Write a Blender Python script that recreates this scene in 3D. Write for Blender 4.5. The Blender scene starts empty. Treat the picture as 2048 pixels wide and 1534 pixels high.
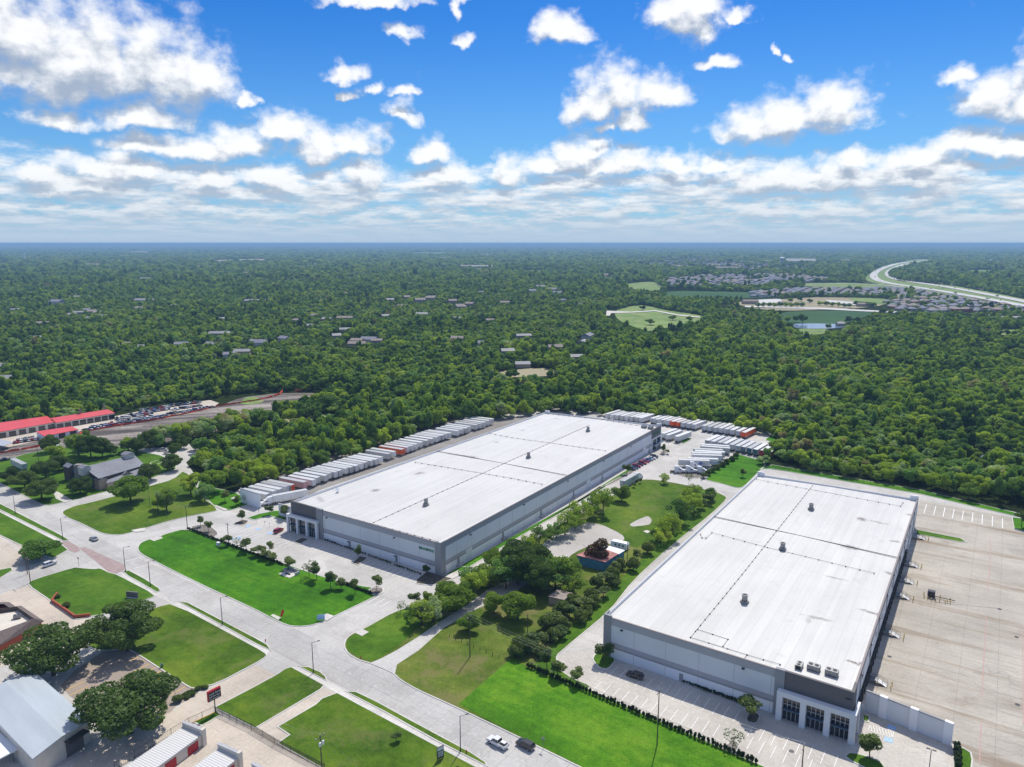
import bpy, math, random
import numpy as np
from mathutils import Vector
R = math.radians
C = bpy.data.collections.new('scene'); bpy.context.scene.collection.children.link(C)
sc = bpy.context.scene
# ---------------------------------------------------------------- camera
CH = 118.0; F = 1480.0; HY = 486.0
PIT = math.atan((767-HY)/F); CP, SP = math.cos(PIT), math.sin(PIT)
cam = bpy.data.cameras.new('camera'); camo = bpy.data.objects.new('camera', cam); C.objects.link(camo)
camo.location = (0,0,CH); camo.rotation_euler = (math.pi/2-PIT,0,0)
cam.sensor_width = 36; cam.lens = F/2048*36; cam.clip_start = 1; cam.clip_end = 150000
sc.camera = camo
# ---------------------------------------------------------------- sun, exposure
SUN_AZ, SUN_EL = 70.7, 56.0
sd = Vector((math.cos(R(SUN_EL))*math.cos(R(SUN_AZ)), math.cos(R(SUN_EL))*math.sin(R(SUN_AZ)), math.sin(R(SUN_EL))))
sl = bpy.data.lights.new('sun','SUN'); sl.energy = 4.3; sl.angle = R(0.5); sl.color = (1,.945,.855)
so = bpy.data.objects.new('sun', sl); C.objects.link(so); so.rotation_euler = (-sd).to_track_quat('-Z','Y').to_euler(); so.location = (0,200,400)
sc.view_settings.view_transform = 'Standard'; sc.view_settings.look = 'None'; sc.view_settings.gamma = 1
sc.view_settings.exposure = 0.0
sc.render.engine = 'CYCLES'
cy = sc.cycles; cy.max_bounces = 5; cy.diffuse_bounces = 3; cy.glossy_bounces = 2; cy.transmission_bounces = 3; cy.transparent_max_bounces = 6; cy.volume_bounces = 0
cy.use_denoising = True; cy.caustics_reflective = False; cy.caustics_refractive = False

def P(x, y, z=0.0):
    "pixel of the 2048-wide photograph on the level z -> world point"
    dx = (x-1024)/F; dy = (y-767)/F
    d = (dx, CP-dy*SP, -SP-dy*CP)
    t = (z-CH)/d[2]
    return Vector((d[0]*t, d[1]*t, z))
def azel(x, y):
    dx = (x-1024)/F; dy = (y-767)/F
    d = (dx, CP-dy*SP, -SP-dy*CP)
    return math.atan2(d[0], d[1]), math.atan2(d[2], math.hypot(d[0], d[1]))
def proj(X, Y, Z):
    dz = Z-CH
    zc = Y*CP-dz*SP; yc = Y*SP+dz*CP
    return 1024+F*X/zc, 767-F*yc/zc

# ---------------------------------------------------------------- node helpers
class NT:
    def __init__(s, tree): s.t = tree; s.n = tree.nodes; s.l = tree.links
    def node(s, typ, **k):
        n = s.n.new(typ)
        for a, v in k.items():
            setattr(n, a, v)
        return n
    def put(s, sock, v):
        if v is None: return
        if hasattr(v, 'is_output') or isinstance(v, bpy.types.NodeSocket): s.l.new(v, sock)
        else: sock.default_value = v
    def math(s, op, a, b=None, c=None, clamp=False):
        n = s.node('ShaderNodeMath', operation=op, use_clamp=clamp)
        s.put(n.inputs[0], a); s.put(n.inputs[1], b); s.put(n.inputs[2], c); return n.outputs[0]
    def vmath(s, op, a, b=None):
        n = s.node('ShaderNodeVectorMath', operation=op)
        s.put(n.inputs[0], a); s.put(n.inputs[1], b)
        return n.outputs['Value'] if op in ('LENGTH','DOT_PRODUCT','DISTANCE') else n.outputs[0]
    def noise(s, vec, scale, detail=3, rough=.55, dist=0.0, dim='3D'):
        n = s.node('ShaderNodeTexNoise', noise_dimensions=dim)
        s.put(n.inputs['Vector'], vec); n.inputs['Scale'].default_value = scale
        n.inputs['Detail'].default_value = detail; n.inputs['Roughness'].default_value = rough; n.inputs['Distortion'].default_value = dist
        return n.outputs[0]
    def ramp(s, fac, stops, interp='LINEAR'):
        n = s.node('ShaderNodeValToRGB'); e = n.color_ramp.elements; n.color_ramp.interpolation = interp
        while len(e) > 1: e.remove(e[-1])
        for i, (p, c) in enumerate(stops):
            el = e[0] if i == 0 else e.new(p)
            el.position = p; el.color = (c[0], c[1], c[2], 1) if not isinstance(c, (int, float)) else (c, c, c, 1)
        s.put(n.inputs[0], fac); return n.outputs[0]
    def mix(s, fac, a, b, blend='MIX'):
        n = s.node('ShaderNodeMix', data_type='RGBA', blend_type=blend)
        s.put(n.inputs[0], fac)
        for i, v in ((6, a), (7, b)):
            if isinstance(v, (tuple, list)): v = (v[0], v[1], v[2], 1)
            s.put(n.inputs[i], v)
        return n.outputs[2]
    def ss(s, v, a, b):
        n = s.node('ShaderNodeMapRange', interpolation_type='SMOOTHSTEP', clamp=True)
        s.put(n.inputs[0], v); n.inputs[1].default_value = a; n.inputs[2].default_value = b
        return n.outputs[0]
    def comb(s, x, y, z=0.0):
        n = s.node('ShaderNodeCombineXYZ'); s.put(n.inputs[0], x); s.put(n.inputs[1], y); s.put(n.inputs[2], z); return n.outputs[0]
    def sep(s, v):
        n = s.node('ShaderNodeSeparateXYZ'); s.put(n.inputs[0], v); return n.outputs

# ---------------------------------------------------------------- sky
world = bpy.data.worlds.new('World'); sc.world = world; world.use_nodes = True
try: world.cycles.sampling_method = 'NONE'
except Exception: pass
CLOUDS = [ # px centre, half width, half height
 (40,72,150,72),(170,112,135,74),(290,128,118,70),(385,152,82,54),(90,150,120,48),
 (100,235,62,20),(285,236,86,22),(492,200,18,11),(565,250,62,25),(640,290,80,32),(700,285,80,26),(560,262,60,20),
 (685,142,36,15),(705,181,20,11),(750,174,20,12),(800,184,34,9),(800,228,38,19),(862,300,42,26),(805,72,36,12),(925,77,32,10),(920,16,18,14),
 (290,292,88,18),(390,296,95,24),(470,292,85,30),(740,0,120,12),
 (1125,62,70,20),(1330,28,60,22),(1385,30,70,42),(1420,12,55,26),(1400,62,35,24),(1490,28,26,10),(1225,175,80,42),(1315,192,78,28),(1180,215,48,32),(1255,235,52,28),(1212,255,26,14),
 (1655,215,95,36),(1560,245,110,34),(1490,252,70,24),(1700,222,60,28),(1550,105,12,11),(1440,130,50,10),(1572,127,12,8),
 (1925,155,34,16),(1985,190,50,34),(2050,200,60,36),(1945,284,90,24),(2035,290,60,22),(2110,100,40,30),
 (1158,300,62,26),(1105,328,110,22),(1235,332,110,22),(1352,322,60,22),(1440,325,56,20),(1710,318,46,18),(1555,358,165,26),(1690,352,150,30),(1850,325,80,24),(1850,360,120,20),
 (725,352,78,28),(900,350,60,30),(1015,350,60,26),(250,338,110,22),(80,336,90,16),(150,366,130,22),(560,362,100,22),(430,368,120,24),(-120,60,120,80),(2200,330,90,40)]
def build_sky():
    w = NT(world.node_tree); w.n.clear()
    out = w.node('ShaderNodeOutputWorld'); bg = w.node('ShaderNodeBackground')
    bg.inputs[1].default_value = 1.0; w.l.new(bg.outputs[0], out.inputs[0])
    sky = w.node('ShaderNodeTexSky', sky_type='NISHITA', sun_disc=False)
    sky.sun_elevation = R(SUN_EL); sky.sun_rotation = R(90-SUN_AZ); sky.altitude = 200; sky.air_density = 1.0; sky.dust_density = .35; sky.ozone_density = 3.0
    base = w.vmath('SCALE', sky.outputs[0]); base.node.inputs['Scale'].default_value = 0.105
    hs = w.node('ShaderNodeHueSaturation'); hs.inputs['Hue'].default_value = .508; hs.inputs['Saturation'].default_value = 1.42; hs.inputs['Value'].default_value = 0.92
    w.l.new(base, hs.inputs['Color']); base = w.mix(1.0, hs.outputs[0], (.50,.90,1.16), 'MULTIPLY')
    tc = w.node('ShaderNodeTexCoord'); d = tc.outputs['Generated']
    x, y, z = w.sep(d)
    az = w.math('ARCTAN2', x, y); el = w.math('ARCSINE', z)
    # node group: cloud field at (az, el)
    g = bpy.data.node_groups.new('cloud_field', 'ShaderNodeTree')
    g.interface.new_socket('p', in_out='INPUT', socket_type='NodeSocketVector')
    g.interface.new_socket('f', in_out='OUTPUT', socket_type='NodeSocketFloat')
    q = NT(g); gi = q.node('NodeGroupInput'); go = q.node('NodeGroupOutput')
    p = gi.outputs[0]
    wn = q.node('ShaderNodeTexNoise', noise_dimensions='3D'); q.put(wn.inputs['Vector'], p)
    wn.inputs['Scale'].default_value = 20; wn.inputs['Detail'].default_value = 6; wn.inputs['Roughness'].default_value = .55
    wv = q.vmath('MULTIPLY', q.vmath('SUBTRACT', wn.outputs[1], (.5,.5,.5)), (.085,.050,0))
    pw = q.vmath('ADD', p, wv)
    cur = None
    for (cx, cy_, a, b) in CLOUDS:
        A, E = azel(cx, cy_)
        s1 = F*1.0
        v = q.vmath('MULTIPLY', q.vmath('SUBTRACT', pw, (A, E-.25*b/F, 0)), (s1/(a*1.0), s1/(b*1.08), 0))
        v = q.vmath('ADD', v, q.vmath('MULTIPLY', q.vmath('ABSOLUTE', v), (0, -.38, 0)))
        f = q.math('SUBTRACT', 1.0, q.vmath('LENGTH', v))
        cur = f if cur is None else q.math('SMOOTH_MAX', cur, f, .12)
    n2 = q.noise(q.vmath('MULTIPLY', p, (1, 1.3, 0)), 34, 8, .56)
    cur = q.math('ADD', cur, q.math('MULTIPLY', q.math('SUBTRACT', n2, .5), 1.4))
    # the far deck: many small clouds that shrink towards the horizon
    px, py, pz = q.sep(p)
    inv = q.math('DIVIDE', 1.0, q.math('ADD', q.math('MAXIMUM', py, 0.0), .035))
    na = q.noise(q.comb(q.math('MULTIPLY', px, 11.0), q.math('MULTIPLY', inv, .62), 0.0), 1.0, 8, .60)
    nb = q.noise(q.comb(q.math('MULTIPLY', px, 24.0), q.math('MULTIPLY', inv, .55), 3.7), 1.0, 8, .60)
    tb = q.ss(py, .075, .035)
    n3 = q.math('ADD', q.math('MULTIPLY', na, q.math('SUBTRACT', 1.0, tb)), q.math('MULTIPLY', nb, tb))
    cov = q.ss(py, .125, .075)
    far = q.math('ADD', q.math('MULTIPLY', q.math('SUBTRACT', n3, .5), 2.6), q.math('SUBTRACT', q.math('MULTIPLY', cov, .90), .46))
    cur = q.math('MAXIMUM', cur, far)
    q.l.new(cur, go.inputs[0])
    def field(dx, dy):
        n = w.node('ShaderNodeGroup'); n.node_tree = g
        w.l.new(w.comb(w.math('ADD', az, dx), w.math('ADD', el, dy), 0.0), n.inputs[0]); return n.outputs[0]
    f0 = field(0, 0); f1 = field(.004, w.math('MINIMUM', w.math('ADD', w.math('MULTIPLY', w.math('MAXIMUM', el, 0.0), .17), .004), .024))
    alpha = w.ss(f0, -.14, .66)
    core = w.ss(f0, .1, .9)
    lit = w.math('SUBTRACT', f0, f1)
    sh = w.ss(w.math('SUBTRACT', lit, w.math('MULTIPLY', core, .16)), -.46, .34)
    # thin parts are bright, thick undersides grey
    ccol = w.mix(sh, (.40,.48,.61), (1.03,1.04,1.05))
    veil = w.math('MULTIPLY', w.ss(el, .13, .012), .80)
    base2 = w.mix(w.math('MULTIPLY', w.ss(el, .30, .0), .55), base, (.24,.50,.88))
    ccol = w.mix(w.math('MULTIPLY', w.ss(el, .10, .012), .62), ccol, (.56,.66,.77))
    col = w.mix(w.math('MULTIPLY', alpha, .96), base2, ccol)
    col = w.mix(w.ss(el, .050, -.002), col, (.46,.60,.76))
    # overhead, out of view, paler neutral sky is added to brighten the shaded sides
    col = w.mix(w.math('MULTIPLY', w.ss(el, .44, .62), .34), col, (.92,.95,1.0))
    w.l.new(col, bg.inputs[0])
build_sky()

# ---------------------------------------------------------------- material library
MATS = {}
def newmat(name):
    m = bpy.data.materials.new(name); m.use_nodes = True
    t = NT(m.node_tree); b = t.n.get('Principled BSDF'); MATS[name] = m
    return m, t, b
def pos(t):
    return t.node('ShaderNodeNewGeometry').outputs['Position']
def plain(name, col, rough=.6, metal=0.0, var=.12, scale=1.5, spec=.4):
    m, t, b = newmat(name)
    tc = t.node('ShaderNodeTexCoord').outputs['Object']
    n = t.noise(tc, scale, 4)
    c1 = tuple(max(0, c*(1-var)) for c in col); c2 = tuple(min(1, c*(1+var)) for c in col)
    t.l.new(t.ramp(n, [(.3, c1), (.7, c2)]), b.inputs['Base Color'])
    b.inputs['Roughness'].default_value = rough; b.inputs['Metallic'].default_value = metal
    b.inputs['Specular IOR Level'].default_value = spec
    return m
def rotv(t, vec, ang):
    n = t.node('ShaderNodeVectorRotate', rotation_type='Z_AXIS'); t.put(n.inputs['Vector'], vec); n.inputs['Angle'].default_value = ang; return n.outputs[0]
def grid_lines(t, vec, w, h, mort, off=0.0):
    n = t.node('ShaderNodeTexBrick'); n.offset = off; n.squash = 1
    t.put(n.inputs['Vector'], vec); n.inputs['Color1'].default_value = (1,1,1,1); n.inputs['Color2'].default_value = (.93,.93,.93,1); n.inputs['Mortar'].default_value = (0,0,0,1)
    n.inputs['Scale'].default_value = 1; n.inputs['Mortar Size'].default_value = mort; n.inputs['Mortar Smooth'].default_value = .3
    n.inputs['Brick Width'].default_value = w; n.inputs['Row Height'].default_value = h
    return n.outputs['Color'], n.outputs['Fac']
def grass(name, c1, c2, c3, stripe=0.0, ang=0.0, s=1.0, tan=.0, tancol=(.20,.17,.07)):
    m, t, b = newmat(name); p = pos(t)
    big = t.noise(p, .035*s, 4, .6); mid = t.noise(p, .35, 5, .7); fine = t.noise(p, 3.0, 3, .7)
    v = t.math('ADD', t.math('MULTIPLY', big, .55), t.math('ADD', t.math('MULTIPLY', mid, .3), t.math('MULTIPLY', fine, .22)))
    col = t.ramp(v, [(.40, c1), (.53, c2), (.66, c3)])
    pr = rotv(t, p, ang)
    st = t.vmath('MULTIPLY', pr, (.014, .42, 1))
    sn = t.noise(st, 1.0, 3, .6)
    k = t.math('ADD', 1.0, t.math('MULTIPLY', t.math('SUBTRACT', sn, .5), stripe))
    k = t.math('MULTIPLY', k, t.math('ADD', .34, t.math('ADD', t.math('MULTIPLY', fine, .70), t.math('MULTIPLY', t.noise(p, .5, 7, .8), .62))))
    col = t.mix(1.0, col, t.comb(k, k, k), 'MULTIPLY')
    if tan > 0:
        tn = t.noise(p, .07, 7, .75)
        col = t.mix(t.math('MULTIPLY', t.ss(tn, .56-.1*tan, .70-.1*tan), .85*min(1,tan)), col, tancol)
    t.l.new(col, b.inputs['Base Color']); b.inputs['Roughness'].default_value = .9; b.inputs['Specular IOR Level'].default_value = .12
    return m
def concrete(name, col, ang, w=4.6, h=4.6, stain=.25, joint=.55, wear=(.22,.17,.12), streak=0.0, sang=0.0, tyre=.12):
    m, t, b = newmat(name); p = pos(t); pr = rotv(t, p, ang)
    _, fac = grid_lines(t, pr, w, h, .035)
    cell = t.node('ShaderNodeTexVoronoi', feature='F1'); t.put(cell.inputs['Vector'], t.vmath('MULTIPLY', pr, (1/w, 1/h, 0))); cell.inputs['Scale'].default_value = .35; cell.inputs['Randomness'].default_value = .9
    n1 = t.noise(p, .05, 6, .65); n2 = t.noise(p, 1.2, 4, .6)
    v = t.math('ADD', t.math('MULTIPLY', n1, .65), t.math('MULTIPLY', n2, .35))
    lo = tuple(c*.80 for c in col); hi = tuple(min(1, c*1.12) for c in col)
    c = t.ramp(v, [(.36, lo), (.62, hi)])
    sc_ = t.sep(cell.outputs['Color'])[0]
    c = t.mix(.55, c, t.mix(1.0, c, t.comb(*([t.math('ADD', .86, t.math('MULTIPLY', sc_, .26))]*3)), 'MULTIPLY'))
    s1 = t.noise(t.vmath('MULTIPLY', p, (.5,.5,1)), .11, 7, .7, .4)
    c = t.mix(t.math('MULTIPLY', t.ss(s1, .54, .75), stain), c, wear)
    # tyre scuffs: thin rings
    if tyre > 0:
        d = t.noise(p, .022, 3, .5, 1.2)
        rg = t.math('ABSOLUTE', t.math('SUBTRACT', t.math('FRACT', t.math('MULTIPLY', d, 34.0)), .5))
        rg2 = t.math('MULTIPLY', t.ss(rg, .10, .02), t.ss(t.noise(p, .03, 2), .48, .62))
        c = t.mix(t.math('MULTIPLY', rg2, tyre), c, (.10,.095,.09))
    if streak > 0:
        ps = rotv(t, p, sang)
        s2 = t.noise(t.vmath('MULTIPLY', ps, (.012, .13, 1)), 1.0, 5, .65)
        c = t.mix(t.math('MULTIPLY', t.ss(s2, .50, .70), streak), c, (.27,.20,.13))
        s3 = t.noise(t.vmath('MULTIPLY', ps, (.02, .9, 1)), 1.0, 4, .6)
        c = t.mix(t.math('MULTIPLY', t.ss(s3, .5, .75), streak*.5), c, (.20,.185,.17))
    c = t.mix(t.math('MULTIPLY', fac, joint), c, (.17,.16,.15))
    t.l.new(c, b.inputs['Base Color']); b.inputs['Roughness'].default_value = .85; b.inputs['Specular IOR Level'].default_value = .25
    return m
AF = R(33.6); AV = R(56.6)
RD = R(36.5)
grass('lawn_bright', (.026,.098,.003), (.050,.175,.005), (.11,.25,.010), .9, R(33), 1.0, .12, (.10,.16,.02))
grass('lawn_bright_rows', (.030,.105,.003), (.065,.19,.006), (.14,.27,.015), .9, R(38), 1.0, .15, (.13,.17,.03))
grass('lawn_dull', (.035,.085,.005), (.075,.145,.008), (.14,.20,.018), .6, R(38), 1.3, .55, (.17,.17,.06))
grass('lawn_rough', (.050,.090,.010), (.095,.145,.016), (.17,.20,.035), .5, R(25), 1.5, .75)
grass('lawn_mid', (.035,.090,.005), (.065,.150,.008), (.12,.21,.018), .4, R(30), 1.3, .18)
grass('field_pale', (.08,.16,.035), (.16,.26,.06), (.26,.34,.10), .9, .3, .6, .8, (.34,.30,.18))
grass('field_deep', (.025,.07,.02), (.035,.095,.025), (.05,.12,.03), .3, 0, .2)
grass('field_tan', (.26,.22,.13), (.33,.29,.18), (.40,.36,.24), .3, 0, .2, .0)
grass('scrub', (.016,.032,.008), (.028,.048,.012), (.06,.075,.02), .2, 0, .5, .3, (.13,.11,.06))
concrete('concrete_lot', (.53,.51,.47), AF, 4.6, 4.6, .35, .65)
concrete('concrete_road', (.49,.475,.44), RD, 4.4, 4.4, .2, .7, tyre=.15, streak=.25, sang=RD)
concrete('concrete_court', (.475,.435,.365), AF, 9.0, 4.6, .55, .8, streak=.95, sang=R(33.4), tyre=.22, wear=(.20,.14,.09))
concrete('concrete_park', (.55,.51,.45), AF, 4.6, 4.6, .30, .40, tyre=.15)
concrete('concrete_beige', (.56,.49,.40), RD, 4.4, 4.4, .30, .45, tyre=.12)
concrete('lot_brown', (.34,.28,.23), RD, 5, 5, .5, .45)
concrete('court_dark', (.27,.255,.235), AF, 30, 4.0, .3, .4, streak=.3, sang=-AV)
concrete('sidewalk', (.62,.59,.53), RD, 1.5, 1.5, .12, .35, tyre=0)
concrete('kerb', (.62,.60,.55), RD, 3, 3, .2, .3, tyre=0)
concrete('gravel', (.46,.43,.39), 0, 200, 200, .5, .0, (.62,.60,.55), tyre=0)
concrete('highway_paving', (.62,.60,.57), 0, 300, 300, .2, 0, tyre=0)
plain('brick_paving', (.36,.27,.25), .9, 0, .15, .4)
plain('paint_white', (.80,.80,.78), .6, 0, .05)
plain('paint_yellow', (.75,.48,.10), .6, 0, .08)
plain('paint_red', (.48,.30,.27), .7, 0, .1)
plain('paint_blue', (.28,.52,.85), .6, 0, .05)
plain('mulch', (.10,.085,.065), .95, 0, .5, 1.0)
plain('mulch_grey', (.20,.18,.155), .95, 0, .5, 1.2)
def dirtmat():
    m, t, b = newmat('dirt'); p = pos(t); pr = rotv(t, p, R(-17))
    n = t.noise(t.vmath('MULTIPLY', pr, (.012,.075,1)), 1.0, 8, .72, .5)
    n2 = t.noise(p, .6, 5, .7)
    v = t.math('ADD', t.math('MULTIPLY', n, .75), t.math('MULTIPLY', n2, .25))
    t.l.new(t.ramp(v, [(.36,(.045,.036,.030)), (.47,(.10,.083,.070)), (.53,(.24,.205,.175)), (.62,(.40,.35,.30))]), b.inputs['Base Color'])
    b.inputs['Roughness'].default_value = .95
dirtmat()
def groundmat():
    m, t, b = newmat('ground'); p = pos(t)
    dist = t.vmath('LENGTH', p)
    near = t.ramp(t.noise(p, .25, 6, .7), [(.3,(.012,.022,.006)), (.6,(.028,.042,.012)), (.8,(.07,.062,.03))])
    # far land: dark woods with paler fields and tiny bright roofs
    w = t.noise(t.vmath('MULTIPLY', p, (1,.6,0)), .0042, 6, .62)
    far = t.ramp(w, [(.30,(.010,.024,.009)), (.50,(.020,.042,.014)), (.585,(.035,.058,.022)), (.64,(.10,.115,.055)), (.70,(.22,.20,.13))])
    w2 = t.noise(t.vmath('MULTIPLY', p, (1,.6,0)), .03, 4, .7)
    far = t.mix(.5, far, t.mix(1.0, far, t.ramp(w2, [(.3,(.45,.45,.45)), (.7,(1.6,1.6,1.6))]), 'MULTIPLY'))
    t.l.new(t.mix(t.ss(dist, 1500, 3500), near, far), b.inputs['Base Color'])
    b.inputs['Roughness'].default_value = 1; b.inputs['Specular IOR Level'].default_value = 0
groundmat()
def foliage(name, stops, trans=.35, bright=1.0, tint=True):
    m, t, b = newmat(name)
    oi = t.node('ShaderNodeObjectInfo').outputs['Random']
    tc = t.node('ShaderNodeTexCoord').outputs['Object']; p = pos(t)
    rnd = t.math('FRACT', t.math('MULTIPLY', oi, 7.31))
    if tint:
        big = t.noise(p, .008, 4, .6)
        rnd = t.math('ADD', t.math('MULTIPLY', rnd, .62), t.math('MULTIPLY', t.math('SUBTRACT', big, .40), 1.5), None, True)
    col = t.ramp(rnd, stops)
    n = t.noise(tc, .55, 3, .6); n2 = t.noise(tc, 3.5, 2, .6)
    k = t.math('MULTIPLY', t.math('ADD', .62, t.math('MULTIPLY', n, .76)), t.math('ADD', .6, t.math('MULTIPLY', n2, .8)))
    k = t.math('MULTIPLY', k, bright)
    col = t.mix(1.0, col, t.comb(k, k, k), 'MULTIPLY')
    t.l.new(col, b.inputs['Base Color']); b.inputs['Roughness'].default_value = .65; b.inputs['Specular IOR Level'].default_value = .25
    tr = t.node('ShaderNodeBsdfTranslucent'); t.l.new(t.mix(1.0, col, (1.3,1.35,.5), 'MULTIPLY'), tr.inputs[0])
    ms = t.node('ShaderNodeMixShader'); ms.inputs[0].default_value = trans
    out = t.n.get('Material Output'); t.l.new(b.outputs[0], ms.inputs[1]); t.l.new(tr.outputs[0], ms.inputs[2]); t.l.new(ms.outputs[0], out.inputs[0])
    return m
foliage('foliage_wood', [(0,(.020,.045,.012)), (.15,(.034,.068,.014)), (.32,(.062,.10,.016)), (.46,(.11,.15,.018)), (.58,(.145,.18,.022)), (.64,(.050,.09,.02)), (.74,(.075,.13,.036)), (.84,(.15,.18,.10)), (.90,(.14,.115,.055)), (.95,(.035,.06,.016)), (1,(.20,.24,.03))], .42, 2.75)
foliage('foliage_oak', [(0,(.024,.044,.011)), (.5,(.035,.058,.014)), (1,(.046,.070,.016))], .34, 2.9, False)
foliage('foliage_bright', [(0,(.06,.12,.016)), (.5,(.09,.15,.018)), (1,(.12,.17,.022))], .4, 1.8, False)
foliage('foliage_young', [(0,(.05,.082,.022)), (.5,(.07,.10,.026)), (1,(.09,.12,.030))], .35, 1.9, False)
foliage('foliage_rust', [(0,(.10,.055,.022)), (1,(.15,.07,.028))], .3, 1.0, False)
foliage('foliage_shrub', [(0,(.018,.042,.010)), (1,(.035,.062,.014))], .2, 1.0, False)
plain('bark', (.085,.065,.048), .9, 0, .3, 2)
plain('bark_grey', (.16,.14,.12), .9, 0, .3, 2)

# ---------------------------------------------------------------- mesh helpers
def tag(o, label=None, cat=None, group=None, kind=None):
    if label: o['label'] = label
    if cat: o['category'] = cat
    if group: o['group'] = group
    if kind: o['kind'] = kind
    return o
def empty(name, loc=(0,0,0), rz=0.0, label=None, cat=None, group=None):
    o = bpy.data.objects.new(name, None); C.objects.link(o); o.location = loc; o.rotation_euler = (0,0,rz); o.empty_display_size = .5
    return tag(o, label, cat, group)
class MB:
    def __init__(s): s.v = []; s.f = []; s.m = []; s.mi = 0
    def add(s, vs, fs):
        b = len(s.v); s.v += [tuple(v) for v in vs]
        for f in fs: s.f.append(tuple(b+i for i in f)); s.m.append(s.mi)
        return s
    def box(s, x0, x1, y0, y1, z0, z1):
        return s.add([(x0,y0,z0),(x1,y0,z0),(x1,y1,z0),(x0,y1,z0),(x0,y0,z1),(x1,y0,z1),(x1,y1,z1),(x0,y1,z1)],
              [(0,3,2,1),(4,5,6,7),(0,1,5,4),(1,2,6,5),(2,3,7,6),(3,0,4,7)])
    def prism(s, poly, z0, z1, cap=True):
        n = len(poly)
        a = sum(poly[i][0]*poly[(i+1)%n][1]-poly[(i+1)%n][0]*poly[i][1] for i in range(n))
        if a < 0: poly = poly[::-1]
        vs = [(p[0],p[1],z0) for p in poly]+[(p[0],p[1],z1) for p in poly]
        fs = [(i,(i+1)%n,(i+1)%n+n,i+n) for i in range(n)]
        if cap: fs += [tuple(range(n,2*n)), tuple(range(n-1,-1,-1))]
        return s.add(vs, fs)
    def poly(s, pts): return s.add(pts, [tuple(range(len(pts)))])
    def tube(s, a, b, r0, r1=None, n=6, cap=True):
        a = Vector(a); b = Vector(b); r1 = r0 if r1 is None else r1
        d = (b-a).normalized(); u = d.orthogonal().normalized(); w = d.cross(u)
        vs = []
        for c, r in ((a,r0),(b,r1)):
            for i in range(n):
                t = 2*math.pi*i/n; vs.append(c+u*(math.cos(t)*r)+w*(math.sin(t)*r))
        fs = [(i,(i+1)%n,(i+1)%n+n,i+n) for i in range(n)]
        if cap: fs += [tuple(range(n-1,-1,-1)), tuple(range(n,2*n))]
        return s.add(vs, fs)
    def obj(s, name, mats, parent=None, smooth=False, loc=None, rz=0.0):
        me = bpy.data.meshes.new(name); me.from_pydata(s.v, [], s.f)
        if not isinstance(mats, (list, tuple)): mats = [mats]
        for m in mats: me.materials.append(MATS[m] if isinstance(m, str) else m)
        if len(mats) > 1: me.polygons.foreach_set('material_index', s.m)
        if smooth: me.polygons.foreach_set('use_smooth', [True]*len(me.polygons))
        o = bpy.data.objects.new(name, me); C.objects.link(o)
        if parent: o.parent = parent
        if loc is not None: o.location = loc
        o.rotation_euler = (0,0,rz)
        return o
KIDS = {}
def kids(o): return [c for c in C.objects if c.parent == o]
def proto_kids(o): return [(c, proto_kids(c)) for c in C.objects if c.parent == o]
def copy_tree(root, tree, loc, rz, label=None, scale=None, swap=None):
    r = root.copy(); C.objects.link(r); r.location = loc; r.rotation_euler = (0,0,rz)
    if label: r['label'] = label
    if scale: r.scale = scale
    def rec(tr, par):
        for c, sub in tr:
            k = c.copy(); C.objects.link(k); k.parent = par
            rec(sub, k)
    rec(tree, r); return r
def struct(o): o['kind'] = 'structure'; return o
def W(pts, z=0.0): return [P(a[0], a[1], 0)+Vector((0,0,z)) for a in pts]
def chaikin(pts, k=1):
    for _ in range(k):
        q = []
        n = len(pts)
        for i in range(n):
            a, b = pts[i], pts[(i+1) % n]
            q.append(a*.8+b*.2); q.append(a*.2+b*.8)
        pts = q
    return pts
def sheet(name, pts, mat, z, smooth=0):
    w = W(pts, z)
    if smooth: w = chaikin(w, smooth)
    n = len(w); a = sum(w[i].x*w[(i+1)%n].y-w[(i+1)%n].x*w[i].y for i in range(n))
    if a < 0: w = w[::-1]
    return struct(MB().poly(w).obj(name, mat))
VACREF = [None]
def offset(w, d):
    n = len(w); out = []
    a = sum(w[i].x*w[(i+1)%n].y-w[(i+1)%n].x*w[i].y for i in range(n)); s = 1 if a > 0 else -1
    for i in range(n):
        e1 = (w[i]-w[i-1]); e2 = (w[(i+1)%n]-w[i]); e1.z = e2.z = 0
        if e1.length < 1e-6 or e2.length < 1e-6: out.append(w[i].copy()); continue
        e1.normalize(); e2.normalize()
        n1 = Vector((e1.y,-e1.x,0))*s; n2 = Vector((e2.y,-e2.x,0))*s
        m = n1+n2
        if m.length < .3: m = n1
        m.normalize(); k = max(.45, m.dot(n1)); out.append(w[i]+m*(d/k))
    return out
ISL = [0]
def island(pts, mat, smooth=1, kerb=True, h=.13, name='lawn'):
    ISL[0] += 1; h = .13+(.0005*ISL[0] if pts is not VACREF[0] else 0)
    w = W(pts, 0)
    if smooth: w = chaikin(w, smooth)
    n = len(w); a = sum(w[i].x*w[(i+1)%n].y-w[(i+1)%n].x*w[i].y for i in range(n))
    if a < 0: w = w[::-1]
    g = MB().poly([Vector((p.x,p.y,h)) for p in w]); o = struct(g.obj(name, mat))
    if kerb:
        o2 = offset(w, .32); o1 = offset(w, -.02); k = MB()
        for i in range(n):
            j = (i+1) % n
            k.add([(o1[i].x,o1[i].y,h+.02),(o2[i].x,o2[i].y,h+.02),(o2[j].x,o2[j].y,h+.02),(o1[j].x,o1[j].y,h+.02)], [(0,1,2,3)])
            k.add([(o2[i].x,o2[i].y,h+.02),(o2[i].x,o2[i].y,-.02),(o2[j].x,o2[j].y,-.02),(o2[j].x,o2[j].y,h+.02)], [(0,1,2,3)])
        struct(k.obj('kerb', 'kerb'))
    return o
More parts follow.
